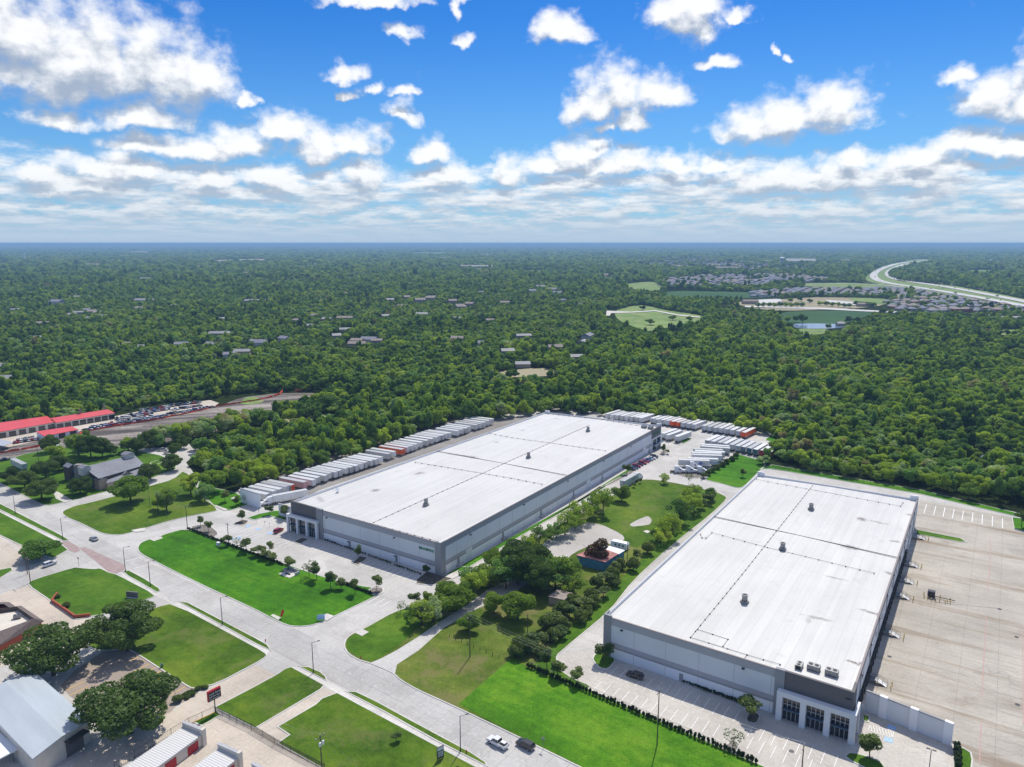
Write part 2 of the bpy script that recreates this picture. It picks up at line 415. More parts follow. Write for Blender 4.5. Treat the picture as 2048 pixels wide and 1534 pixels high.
ORD = ['first','second','third','fourth','fifth','sixth','seventh','eighth','ninth','tenth','eleventh','twelfth','thirteenth','fourteenth','fifteenth','sixteenth','seventeenth','eighteenth','nineteenth','twentieth']
def nth(i):
    if i < 20: return ORD[i]
    tens = ['','','twenty','thirty','forty','fifty','sixty','seventy','eighty','ninety','hundred']
    k = i+1
    if k % 10 == 0: return {20:'twentieth',30:'thirtieth',40:'fortieth',50:'fiftieth',60:'sixtieth',70:'seventieth',80:'eightieth',90:'ninetieth',100:'hundredth'}[k]
    return tens[k//10]+' '+ORD[k%10-1]
def inpoly(px, py, poly):
    r = np.zeros(px.shape, bool); n = len(poly); j = n-1
    for i in range(n):
        xi, yi = poly[i]; xj, yj = poly[j]
        if yi != yj:
            c = ((yi > py) != (yj > py)) & (px < (xj-xi)*(py-yi)/(yj-yi)+xi); r ^= c
        j = i
    return r
# ================================================================ GROUND
def build_ground():
    m = MB(); rings = [0,300,1000,3000,9000,25000,70000]; n = 96
    vs = [(0,0,-.06)]; fs = []
    for r in rings[1:]:
        for i in range(n): a = 2*math.pi*i/n; vs.append((r*math.cos(a), r*math.sin(a), -.06))
    for i in range(n): fs.append((0, 1+i, 1+(i+1)%n))
    for k in range(len(rings)-2):
        b = 1+k*n
        for i in range(n): j = (i+1)%n; fs.append((b+i, b+n+i, b+n+j, b+j))
    m.add(vs, fs); struct(m.obj('ground', 'ground'))
build_ground()
def build_haze():
    m = MB().box(-42000, 42000, -600, 69000, -1.1, 121)
    o = m.obj('haze', [hazemat()]); tag(o, None, None, None, 'stuff')
def hazemat():
    mt = bpy.data.materials.new('haze'); mt.use_nodes = True; MATS['haze'] = mt
    n = mt.node_tree.nodes; n.clear(); out = n.new('ShaderNodeOutputMaterial'); v = n.new('ShaderNodeVolumePrincipled')
    v.inputs['Color'].default_value = (.41,.70,1.0,1); v.inputs['Density'].default_value = 1.05e-4; v.inputs['Anisotropy'].default_value = 0.0
    mt.node_tree.links.new(v.outputs[0], out.inputs['Volume']); return 'haze'
build_haze()
# developed concrete base
sheet('pavement', [(-500,930),(-10,945),(60,960),(130,930),(235,905),(300,896),(350,893),(420,878),(512,858),(560,850),(566,856),(512,872),(440,892),(400,900),(372,925),(420,990),(460,990),(480,978),(880,838),(990,830),(1092,812),(1205,826),(1300,826),(1520,852),(1565,884),(1545,912),(1500,925),(1520,935),(1840,985),(2060,1030),(2500,1110),(2800,1700),(-900,1700)], 'concrete_lot', 0.0)
sheet('road', [(-300,838),(-60,960),(0,988),(80,1015),(125,1040),(200,1075),(277,1115),(390,1168),(512,1224),(600,1262),(690,1308),(790,1352),(902,1413),(1024,1470),(1159,1537),(1380,1650),(1180,1700),(1000,1560),(969,1529),(812,1441),(690,1378),(652,1357),(600,1330),(533,1294),(375,1210),(318,1180),(262,1150),(185,1120),(134,1085),(0,1012),(-300,860)], 'concrete_road', .008)
sheet('road', [(134,1088),(160,1100),(190,1120),(150,1134),(67,1162),(0,1205),(-200,1310),(-200,1230),(0,1157),(80,1128),(110,1120)], 'concrete_road', .012)
sheet('crosswalk', [(118,1084),(137,1082),(158,1095),(160,1101),(150,1106),(135,1100)], 'brick_paving', .016)
sheet('crosswalk', [(158,1096),(170,1094),(250,1130),(248,1141),(232,1148),(217,1144)], 'brick_paving', .020)
sheet('parking_lot', [(-200,990),(0,1071),(82,1110),(95,1122),(30,1134),(0,1147),(-200,1200)], 'concrete_beige', .016)
sheet('parking_lot', [(0,1188),(55,1170),(102,1202),(150,1240),(182,1236),(210,1262),(180,1290),(100,1300),(0,1335),(-200,1400),(-200,1260)], 'concrete_beige', .024)
sheet('parking_lot', [(120,1372),(150,1340),(210,1300),(268,1300),(385,1378),(400,1388),(352,1412),(330,1440),(240,1490),(170,1420)], 'lot_brown', .020)
sheet('driveway', [(512,1330),(556,1352),(512,1375),(432,1418),(390,1446),(330,1480),(240,1534),(150,1600),(60,1600),(180,1500),(350,1420),(390,1390),(432,1370)], 'concrete_beige', .028)
sheet('driveway', [(647,1374),(676,1388),(632,1412),(557,1456),(581,1471),(557,1487),(510,1458),(600,1398)], 'concrete_beige', .030)
sheet('storage_yard', [(372,1462),(395,1448),(439,1433),(510,1458),(642,1536),(760,1610),(150,1640),(240,1560)], 'concrete_beige', .034)
sheet('truck_court', [(1715,1400),(1840,1000),(2030,1036),(2028,1058),(2500,1140),(2700,1650),(1950,1650),(1925,1534),(1925,1496),(1895,1480),(1730,1412)], 'concrete_court', .010)
sheet('parking_lot', [(1116,1308),(1206,1300),(1270,1240),(1210,1320),(1540,1440),(1700,1495),(1732,1420),(1898,1482),(1925,1496),(1925,1560),(1800,1640),(1560,1560),(1499,1523),(1178,1378),(1120,1342)], 'concrete_park', .013)
sheet('truck_court', [(478,1006),(540,1012),(606,998),(640,980),(1092,826),(1005,838),(985,836),(870,832),(500,965)], 'court_dark', .012)
# grass islands
island([(372,1057),(320,1072),(326,1076),(305,1081),(299,1079),(282,1086),(276,1095),(279,1104),(290,1112),(390,1163),(512,1219),(545,1237),(574,1250),(594,1253),(622,1251),(648,1242),(669,1232),(744,1196),(766,1184),(764,1176),(740,1176),(700,1168),(664,1160),(617,1145),(574,1130),(527,1111),(507,1105),(435,1080)], 'lawn_bright', 1)
VAC = [(829,1212),(787,1225),(727,1259),(708,1267),(694,1277),(689,1292),(697,1307),(719,1320),(742,1326),(770,1338),(789,1347),(802,1360),(837,1380),(902,1409),(1024,1467),(1159,1533),(1300,1600),(1560,1650),(1640,1590),(1560,1548),(1499,1522),(1174,1380),(1181,1372),(1144,1358),(1119,1340),(1111,1317),(1116,1307),(1219,1222),(1264,1163),(1341,1092),(1424,1027),(1454,997),(1449,992),(1434,985),(1356,967),(1311,960),(1289,959),(1274,962),(1260,972),(1236,985),(1180,1018),(1109,1056),(1049,1092),(1000,1120),(950,1150),(905,1176),(870,1192)]
VACREF[0] = VAC; island(VAC, 'lawn_rough', 1)
sheet('lawn', [(829,1214),(787,1227),(727,1261),(709,1269),(697,1279),(692,1292),(700,1305),(720,1317),(745,1322),(760,1316),(800,1290),(850,1240),(870,1200)], 'lawn_mid', .138, 1)
sheet('driveway', [(742,1326),(762,1318),(794,1301),(834,1276),(877,1246),(915,1222),(948,1205),(952,1214),(924,1236),(887,1257),(837,1302),(794,1330),(790,1348)], 'concrete_lot', .166)
sheet('gravel_track', [(915,1222),(940,1206),(975,1180),(1010,1165),(1060,1120),(1090,1085),(1120,1060),(1160,1045),(1200,1048),(1245,1070),(1250,1080),(1225,1090),(1205,1085),(1180,1092),(1150,1105),(1125,1125),(1085,1130),(1060,1165),(1005,1200),(960,1215),(924,1236)], 'gravel', .162, 1)
sheet('gravel_track', [(1258,1050),(1275,1040),(1296,1032),(1304,1040),(1300,1050),(1283,1052),(1265,1054)], 'gravel', .170, 1)
sheet('lawn', [(917,1409),(1023,1317),(1056,1336),(1174,1380),(1499,1522),(1560,1548),(1620,1582),(1560,1640),(1300,1598),(1159,1531),(1024,1465)], 'lawn_bright_rows', .142)
sheet('lawn', [(1085,1318),(1095,1300),(1190,1212),(1240,1160),(1320,1085),(1402,1022),(1432,995),(1380,978),(1330,966),(1430,985),(1448,993),(1452,998),(1422,1028),(1340,1093),(1262,1165),(1217,1223),(1114,1308),(1109,1318),(1119,1340),(1144,1358),(1176,1371),(1172,1378),(1060,1334)], 'lawn_mid', .146)
sheet('lawn', [(1256,976),(1290,962),(1356,970),(1420,988),(1440,998),(1380,1050),(1320,1080),(1262,1100),(1235,1062),(1190,1045),(1215,1010)], 'lawn_dull', .150, 1)
island([(127,1022),(125,1027),(135,1035),(162,1046),(200,1065),(217,1069),(240,1070),(267,1064),(330,1044),(375,1033),(425,1024),(436,1020),(400,985),(370,940),(345,960),(300,972),(237,991),(175,1007),(150,1012)], 'lawn_dull', 1)
island([(430,1012),(455,1022),(480,1015),(519,1000),(505,988),(480,992),(470,985),(420,975),(400,960),(395,975),(405,995)], 'lawn_bright', 1)
island([(-60,930),(0,966),(80,1007),(95,1011),(112,1008),(130,1004),(145,1001),(240,976),(300,958),(330,945),(350,938),(352,930),(325,912),(290,905),(200,885),(60,905),(0,925)], 'lawn_mid', 1)
sheet('sidewalk', [(105,981),(118,985),(145,1001),(130,1006),(112,998)], 'sidewalk', .18)
island([(335,916),(352,908),(358,912),(352,922),(332,932),(322,930)], 'lawn_dull', 1)
island([(300,926),(318,920),(326,924),(306,931)], 'lawn_mid', 1)
# left side of the road: verge, pavement, lawns
island([(-60,978),(0,1008),(120,1070),(137,1080),(128,1082),(0,1019),(-60,990)], 'lawn_mid', 0)
island([(-60,990),(0,1025),(117,1085),(135,1100),(107,1116),(80,1108),(0,1070),(-60,1040)], 'lawn_mid', 0)
island([(-40,1140),(0,1140),(22,1136),(24,1141),(0,1156),(-40,1180)], 'lawn_mid', 0)
sheet('sidewalk', [(-60,984),(0,1019),(126,1083),(117,1086),(0,1025),(-60,992)], 'sidewalk', .02)
island([(67,1160),(150,1135),(162,1137),(190,1139),(200,1137),(217,1146),(232,1149),(312,1191),(297,1198),(270,1205),(240,1222),(180,1233),(150,1240),(105,1203),(55,1169)], 'lawn_mid', 1)
island([(247,1143),(258,1142),(290,1159),(317,1177),(320,1182),(314,1184),(257,1152)], 'lawn_mid', 0)
sheet('sidewalk', [(236,1146),(247,1143),(316,1184),(330,1192),(346,1207),(358,1205),(512,1287),(540,1301),(532,1311),(512,1297),(346,1208),(312,1192)], 'sidewalk', .024)
island([(346,1207),(512,1296),(534,1310),(528,1316),(512,1326),(432,1368),(390,1376),(380,1375),(275,1307),(255,1297),(200,1302),(172,1290),(205,1268),(310,1216)], 'lawn_dull', 1)
island([(360,1204),(375,1206),(512,1278),(533,1290),(540,1300),(512,1287)], 'lawn_dull', 0)
island([(556,1349),(570,1339),(582,1335),(647,1371),(640,1379),(512,1455),(510,1456),(438,1419),(432,1415),(512,1373)], 'lawn_dull', 0)
island([(601,1334),(617,1335),(640,1345),(650,1354),(652,1361)], 'lawn_dull', 0)
island([(390,1445),(432,1422),(439,1431),(405,1451)], 'lawn_mid', 0)
island([(632,1410),(645,1398),(674,1387),(947,1533),(1060,1595),(760,1600),(642,1534),(557,1487),(581,1470),(557,1454)], 'lawn_dull', 0)
island([(694,1384),(712,1385),(750,1403),(812,1437),(942,1507),(969,1525),(972,1531),(874,1481),(770,1423)], 'lawn_dull', 0)
sheet('sidewalk', [(583,1335),(601,1334),(652,1361),(694,1384),(972,1532),(1060,1580),(1060,1596),(947,1534),(674,1387),(647,1371)], 'sidewalk', .038)
# beds and small islands round the warehouses
island([(1404,958),(1446,968),(1474,976),(1487,974),(1514,947),(1535,925),(1480,910),(1471,907)], 'lawn_bright', 1)
island([(1361,883),(1379,876),(1384,878),(1366,888)], 'lawn_bright', 1)
island([(1529,880),(1545,884),(1563,884),(1545,870)], 'lawn_bright', 1)
island([(1520,938),(1545,938),(1840,988),(2020,1030),(2048,1036),(2048,1030),(1840,980),(1545,930)], 'lawn_bright', 0)
island([(2025,1035),(2029,1057),(2048,1063),(2140,1078),(2140,1050)], 'lawn_bright', 0)
island([(1834,1060),(1920,1077),(1932,1084),(1920,1084),(1832,1068)], 'lawn_mid', 0)
island([(1186,1320),(1190,1310),(1206,1298),(1232,1318),(1216,1338),(1200,1336)], 'lawn_mid', 1)
island([(1492,1442),(1500,1424),(1520,1430),(1512,1448)], 'mulch', 1, name='planting_bed')
island([(1452,1498),(1462,1480),(1478,1488),(1470,1506)], 'mulch_grey', 1, name='planting_bed')
island([(1690,1515),(1700,1506),(1728,1512),(1760,1524),(1772,1540),(1750,1545)], 'lawn_mid', 1)
island([(1726,1430),(1738,1434),(1735,1444),(1728,1442)], 'lawn_mid', 0)
island([(1908,1534),(1909,1496),(1926,1497),(1940,1506),(1943,1520),(1938,1560),(1905,1560)], 'lawn_mid', 0)
island([(378,1055),(404,1049),(420,1052),(438,1068),(424,1076),(414,1074)], 'mulch_grey', 1, name='planting_bed')
island([(468,1048),(484,1040),(498,1042),(488,1050),(478,1050)], 'mulch', 1, name='planting_bed')
island([(496,1036),(520,1028),(550,1022),(562,1022),(585,1036),(575,1042),(556,1036),(540,1032),(508,1040)], 'lawn_bright', 0)
island([(588,1084),(604,1076),(616,1079),(600,1088)], 'mulch', 0, name='planting_bed')
island([(706,1126),(720,1113),(735,1116),(716,1130)], 'mulch', 0, name='planting_bed')
island([(826,1166),(860,1139),(884,1154),(918,1134),(952,1134),(927,1147),(890,1164),(862,1171)], 'mulch', 1, name='planting_bed')
island([(736,1182),(752,1172),(766,1176),(768,1184),(750,1192)], 'mulch_grey', 1, name='planting_bed')
island([(886,1152),(1305,917),(1270,930),(1200,973),(1210,975),(1086,1046),(1024,1082),(925,1142)], 'lawn_bright', 0)
island([(1210,972),(1300,918),(1262,948),(1222,968)], 'mulch_grey', 0, name='planting_bed')
island([(1348,947),(1398,942),(1412,947),(1400,957),(1372,955)], 'mulch_grey', 1, name='planting_bed')
island([(1320,906),(1328,900),(1336,902),(1326,912)], 'mulch_grey', 1, name='planting_bed')
# left: wrecker's lot, dirt strip
sheet('dirt', [(-200,1000),(-200,910),(0,878),(230,842),(440,812),(480,795),(560,786),(655,786),(648,798),(590,812),(520,832),(440,862),(300,890),(100,915),(60,950),(0,960)], 'dirt', .004, 1)
sheet('car_lot', [(-200,905),(-200,870),(0,862),(232,832),(300,818),(420,800),(438,806),(425,815),(300,840),(160,862),(60,885),(0,898)], 'concrete_beige', .02)
sheet('clearing', [(535,842),(580,834),(672,826),(676,838),(640,850),(590,862),(545,862),(520,852)], 'field_tan', .02, 1)
sheet('clearing', [(560,838),(600,830),(670,826),(660,834),(600,842)], 'field_pale', .03, 1)
sheet('clearing', [(478,806),(492,795),(514,794),(530,802),(515,808),(495,810)], 'field_pale', .05, 1)
# far clearings
FIELDS = [
 ([(1228,622),(1262,612),(1290,610),(1330,620),(1400,630),(1422,638),(1370,648),(1335,655),(1300,664),(1272,655),(1245,645),(1232,635)], 'field_pale'),
 ([(1232,573),(1262,566),(1300,563),(1309,564),(1328,580),(1300,582),(1262,578)], 'field_pale'),
 ([(1330,581),(1500,584),(1560,590),(1520,597),(1330,594)], 'field_deep'),
 ([(1560,624),(1650,621),(1760,622),(1730,634),(1690,647),(1600,650),(1560,640)], 'field_deep'),
 ([(1585,658),(1660,656),(1650,668),(1610,670)], 'field_pale'),
 ([(1460,604),(1600,596),(1640,594),(1780,597),(1772,610),(1700,618),(1560,622),(1500,616)], 'field_tan'),
 ([(1690,595),(1780,597),(1774,610),(1720,606)], 'field_pale'),
 ([(1590,567),(1690,565),(1790,570),(1790,575),(1620,574)], 'field_pale'),
 ([(1726,560),(1740,545),(1770,530),(1830,518),(1860,518),(1860,524),(1812,531),(1786,540),(1776,552),(1800,562),(1900,570),(1970,582),(2060,600),(2260,640),(2260,680),(2050,616),(1980,602),(1900,590),(1840,580),(1780,574)], 'field_pale'),
 ([(420,520),(530,517),(535,522),(430,524)], 'field_tan'),
 ([(1040,541),(1085,540),(1082,545),(1045,545)], 'field_tan'),
 ([(815,505),(900,504),(895,508),(830,508)], 'field_pale'),
 ([(255,503),(300,502),(300,505),(260,506)], 'field_tan'),
 ([(1990,660),(2048,658),(2048,668),(2005,672)], 'field_pale'),
 ([(980,745),(1080,735),(1120,742),(1110,752),(1000,756)], 'field_tan'),
]
_r = np.random.RandomState(5)
for _i in range(34):
    _y = 495+(_r.rand()**1.4)*55; _x = _r.uniform(0, 2048); _w = _r.uniform(18, 60); _h = max(.5, (_y-488)*.035)*_r.uniform(.5, 1.2)
    if 1680 < _x < 1900: continue
    FIELDS.append(([(_x-_w,_y),(_x-_w*.4,_y-_h),(_x+_w*.7,_y-_h*.8),(_x+_w,_y+_h*.2),(_x+_w*.3,_y+_h)], ['field_tan','field_pale','field_tan','field_deep'][_i % 4]))
for i, (pl, mt) in enumerate(FIELDS): sheet('field', pl, mt, .05+.01*i, 1)
sheet('pond', [(1583,648),(1630,647),(1692,649),(1688,656),(1640,658),(1590,657)], plain('pond_water', (.16,.22,.33), .15, 0, .1), .35, 1)
sheet('pond', [(1308,584),(1318,585),(1322,589),(1312,592),(1308,590)], 'pond_water', .35, 1)
sheet('pond', [(1960,912),(1975,910),(1978,920),(1965,922)], 'pond_water', .3, 1)
sheet('path', [(1213,622),(1262,624),(1310,621),(1360,630),(1400,634),(1400,636),(1358,632),(1310,623),(1262,626),(1222,627),(1220,632),(1212,632)], 'sidewalk', .7)
sheet('path', [(1309,563.5),(1312,563.5),(1332,580),(1327,580)], 'sidewalk', .7)
sheet('road', [(1490,612),(1560,614),(1640,616),(1760,622),(1850,626),(2048,632),(2048,634),(1850,628.5),(1760,625),(1640,619),(1560,617),(1490,615)], 'highway_paving', .8)
sheet('parking_lot', [(1492,601),(1560,598),(1565,604),(1540,608),(1492,607)], 'highway_paving', .8)
sheet('parking_lot', [(1650,600),(1700,604),(1732,608),(1725,612),(1660,608)], 'highway_paving', .8)
def ribbon(name, line, w, mat, z):
    pts = [P(a, b, 0) for a, b in line]
    for _ in range(3):
        q = [pts[0]]
        for i in range(len(pts)-1): q += [pts[i]*.75+pts[i+1]*.25, pts[i]*.25+pts[i+1]*.75]
        q.append(pts[-1]); pts = q
    L, Rr = [], []
    for i, p in enumerate(pts):
        d = (pts[min(i+1, len(pts)-1)]-pts[max(i-1, 0)]).normalized(); nn = Vector((-d.y, d.x, 0))*w/2
        L.append((p+nn)+Vector((0,0,z))); Rr.append((p-nn)+Vector((0,0,z)))
    m = MB(); n = len(L)
    m.add(L+Rr, [(i, i+1, n+i+1, n+i) for i in range(n-1)])
    struct(m.obj(name, mat)); return pts
HW1 = ribbon('highway', [(1880,519.5),(1850,521),(1800,526),(1772,534),(1752,543),(1745,552),(1756,562),(1790,569),(1840,575.5),(1911,587),(1980,599),(2048,612),(2150,634)], 25, 'highway_paving', .9)
HW2 = ribbon('highway', [(1880,521),(1850,522.5),(1812,527.5),(1788,536),(1774,546),(1784,557),(1815,563),(1860,569),(1905,576),(1960,586),(2048,603),(2150,624)], 25, 'highway_paving', 1.0)
HW3 = ribbon('frontage_road', [(1600,569),(1680,568),(1760,570),(1800,574),(1850,580)], 12, 'highway_paving', 1.1)
HW4 = ribbon('frontage_road', [(1810,560),(1900,568),(1960,578),(2048,594),(2150,614)], 12, 'highway_paving', 1.2)

# ================================================================ TREES
def crown_mesh(name, seed, rx, rz, zc, nleaf, s, lobes, mat, lobe_r=.5, squash=1.0, core=.74, low=.15, up=.55):
    rs = np.random.RandomState(seed)
    cs = []; k = 0
    while len(cs) < lobes and k < 4000:
        k += 1
        v = rs.uniform(-1, 1, 3)
        if np.dot(v, v) > 1: continue
        v *= (1-lobe_r*.75)
        if v[2] < -.75: continue
        cs.append(np.array([v[0]*rx, v[1]*rx, zc+v[2]*rz]))
    cs = np.array(cs); rr = rs.uniform(.62, 1.08, len(cs))*lobe_r*rx; rzz = rr*min(1.0, rz/rx)*1.02*squash
    per = (rr**2); cnt = np.maximum(8, (per/per.sum()*nleaf*1.6).astype(int))
    V = []; keep = 0
    pts = []; nrm = []
    for c, r, r2, n in zip(cs, rr, rzz, cnt):
        d = rs.normal(size=(n, 3)); d /= np.linalg.norm(d, axis=1)[:, None]
        q = c+d*np.array([r, r, r2])*rs.uniform(.86, 1.12, n)[:, None]
        pts.append(q); nrm.append(d)
    pts = np.concatenate(pts); nrm = np.concatenate(nrm)
    ok = np.ones(len(pts), bool)
    for c, r, r2 in zip(cs, rr, rzz):
        e = (pts-c)/np.array([r, r, r2]); ok &= (np.sum(e*e, axis=1) > .66)
    ok &= pts[:, 2] > zc-rz*1.05
    pts = pts[ok]; nrm = nrm[ok]
    if len(pts) > nleaf: sel = rs.permutation(len(pts))[:nleaf]; pts = pts[sel]; nrm = nrm[sel]
    n = len(pts)
    nn = nrm*up+rs.normal(size=(n, 3))*.55; nn /= np.linalg.norm(nn, axis=1)[:, None]
    t = np.cross(nn, rs.normal(size=(n, 3))); t /= np.linalg.norm(t, axis=1)[:, None]; b = np.cross(nn, t)
    sz = (s*rs.uniform(.6, 1.35, n))[:, None]; asp = rs.uniform(.5, .9, n)[:, None]
    q = np.stack([pts-t*sz*.5-b*sz*asp*.2, pts-b*sz*asp*.5+t*sz*.1, pts+t*sz*.55, pts+b*sz*asp*.5], 1).reshape(-1, 3)
    verts = q.tolist(); faces = [(4*i, 4*i+1, 4*i+2, 4*i+3) for i in range(n)]
    m = MB(); m.add(verts, faces)
    if core > 0:
        ico_v, ico_f = ICO
        for c, r, r2 in zip(cs, rr, rzz):
            jit = 1+rs.uniform(-.12, .12, len(ico_v))[:, None]
            vv = c+ico_v*np.array([r, r, r2])*core*jit
            m.add(vv.tolist(), ico_f)
    me = bpy.data.meshes.new(name); me.from_pydata(m.v, [], m.f); me.materials.append(MATS[mat])
    return me
def make_ico():
    import bmesh
    bm = bmesh.new(); bmesh.ops.create_icosphere(bm, subdivisions=2, radius=1)
    v = np.array([x.co[:] for x in bm.verts]); f = [tuple(w.index for w in x.verts) for x in bm.faces]; bm.free(); return v, f
ICO = make_ico()
def trunk_mesh(name, seed, h, r, rx, zc, mat='bark', nb=6):
    rnd = random.Random(seed); m = MB()
    top = Vector((rnd.uniform(-.3, .3), rnd.uniform(-.3, .3), zc))
    mid = Vector((top.x*.5, top.y*.5, zc*.45))
    m.tube((0,0,-.2), mid, r, r*.75, 7); m.tube(mid, top, r*.75, r*.4, 6)
    for i in range(nb):
        a = 2*math.pi*(i+rnd.random()*.6)/nb; st = mid.lerp(top, rnd.uniform(0, .7))
        e = Vector((math.cos(a)*rx*rnd.uniform(.5, .8), math.sin(a)*rx*rnd.uniform(.5, .8), zc+rnd.uniform(-.1, .35)*h*.5))
        m.tube(st, e, r*.4, r*.12, 5)
    me = bpy.data.meshes.new(name); me.from_pydata(m.v, [], m.f); me.materials.append(MATS[mat]); return me
# kinds: name -> list of (crown mesh, trunk mesh, radius, height)
KIND = {}
def kind(nm, variants, rx, rz, zc, nleaf, s, lobes, mat, **k):
    L = []
    for i in range(variants):
        tk = k.get('tk', 'bark'); kk = {a: b for a, b in k.items() if a not in ('tk', 'tr', 'nb')}
        L.append((crown_mesh('crown', hash(nm) % 1000+i*17+5 if False else (len(nm)*31+i*17+int(rx*7)), rx, rz, zc, nleaf, s, lobes, mat, **kk), trunk_mesh('trunk', i+3, zc+rz, k.get('tr', rx*.045+.05), rx, zc, tk, k.get('nb', 6))))
    KIND[nm] = (L, rx, zc+rz)
kind('wood', 7, 4.6, 3.7, 5.5, 1500, .78, 17, 'foliage_wood', lobe_r=.36, core=.66)
kind('woodfine', 6, 4.6, 3.9, 6.0, 3200, .52, 19, 'foliage_wood', lobe_r=.33, core=.55)
kind('open', 5, 4.6, 3.9, 5.6, 2300, .46, 22, 'foliage_wood', lobe_r=.26, core=.3, nb=10)
kind('oak', 4, 8.0, 4.6, 6.4, 11000, .50, 34, 'foliage_oak', lobe_r=.29, core=.38)
kind('ragged', 2, 8.0, 6.0, 7.5, 10000, .50, 30, 'foliage_oak', lobe_r=.25, core=.35)
kind('bright', 3, 5.0, 4.0, 5.6, 3600, .52, 16, 'foliage_bright', lobe_r=.38, core=.62)
kind('rust', 1, 5.0, 3.6, 5.6, 2600, .5, 15, 'foliage_rust', lobe_r=.36, core=.4)
kind('young', 4, 1.5, 1.9, 3.4, 750, .34, 8, 'foliage_young', lobe_r=.45, core=.45, tr=.07)
kind('sparse', 2, 1.6, 1.9, 3.2, 190, .28, 9, 'foliage_young', lobe_r=.5, core=0, tk='bark_grey', tr=.06, nb=11)
kind('shrub', 3, .62, .55, .55, 260, .22, 6, 'foliage_shrub', lobe_r=.5, core=.8)
kind('bush', 3, 2.0, 1.5, 1.5, 1400, .36, 9, 'foliage_young', lobe_r=.45, core=.75)
def tree_at(kn, loc, rad, h, label, cat='tree', group=None, rz=None, name='tree', rnd=random.Random(5)):
    L, r0, h0 = KIND[kn]; cm, tm = rnd.choice(L)
    e = empty(name, (loc[0], loc[1], loc[2] if len(loc) > 2 else .1), rnd.uniform(0, 6.28) if rz is None else rz, label, cat, group)
    e.scale = (rad/r0, rad/r0, h/h0)
    for nm_, me in (('crown', cm), ('trunk', tm)):
        o = bpy.data.objects.new(nm_, me); C.objects.link(o); o.parent = e
    return e
CLEAR = [
 [(-600,1010),(-600,905),(0,860),(232,828),(300,810),(430,798),(480,790),(560,784),(662,784),(650,800),(590,814),(520,836),(440,866),(300,893),(100,918),(40,1000)],
 [(-900,1000),(40,960),(100,915),(300,897),(340,890),(420,875),(512,854),(560,848),(566,858),(512,874),(440,894),(400,902),(385,925),(400,950),(470,975),(470,985),(440,1002),(330,1060),(60,1100),(-900,1100)],
 [(535,842),(580,834),(672,824),(680,838),(640,852),(590,864),(545,864),(515,852)],
 [(440,1015),(470,990),(740,908),(880,856),(985,842),(1092,826),(1205,832),(1310,838),(1400,851),(1510,868),(1566,886),(1562,900),(1530,915),(1520,930),(1545,930),(1840,978),(2048,1024),(2400,1090),(3000,1800),(-900,1800),(-900,1060),(330,1060)],
 [(474,808),(488,793),(516,792),(535,803),(515,811),(495,812)],
 [(2010,1030),(2048,1022),(2160,1040),(2160,1080),(2030,1065)],
] + [f[0] for f in FIELDS] + [
 [(1205,618),(1262,620),(1400,630),(1400,638),(1212,636)],
 [(1583,646),(1692,646),(1692,660),(1583,660)],
 [(1440,608),(1560,610),(1760,619),(2048,629),(2300,636),(2300,642),(2048,636),(1760,628),(1560,620),(1440,616)],
 [(1955,906),(1982,906),(1982,926),(1955,926)],
]
SUB = [[(1775,601),(1800,590),(1850,584),(1900,592),(1975,606),(2048,622),(2300,650),(2300,646),(2048,628),(1850,624),(1772,619)],
       [(1500,585),(1600,577),(1770,577),(1850,582),(1770,594),(1640,592),(1500,597)],
       [(1320,560),(1400,552),(1560,548),(1700,560),(1580,566),(1500,580),(1330,579)],
       [(1250,520),(1400,515),(1560,530),(1680,540),(1500,546),(1330,536)]]
HOUSES = []   # (x, y, r) clearings, filled below
def scatter_houses():
    rs = np.random.RandomState(11); out = []
    for k, (pl, sp) in enumerate(zip(SUB, (19, 23, 27, 50))):
        W_ = [P(a, b, 0) for a, b in pl]
        x0 = min(w.x for w in W_); x1 = max(w.x for w in W_); y0 = min(w.y for w in W_); y1 = max(w.y for w in W_)
        nx = int((x1-x0)/sp)+1; ny = int((y1-y0)/(sp*1.8))+1
        for i in range(nx):
            for j in range(ny):
                x = x0+(i+rs.uniform(-.15, .15))*sp; y = y0+(j+rs.uniform(-.12, .12))*sp*1.8
                px, py = proj(x, y, 0)
                if px > 2120 or not inpoly(np.array([px]), np.array([py]), pl)[0]: continue
                out.append((x, y, k, rs.uniform(.85, 1.2), rs.choice([0, math.pi/2])+rs.uniform(-.08, .08)+.2))
    return out
SUBH = scatter_houses()
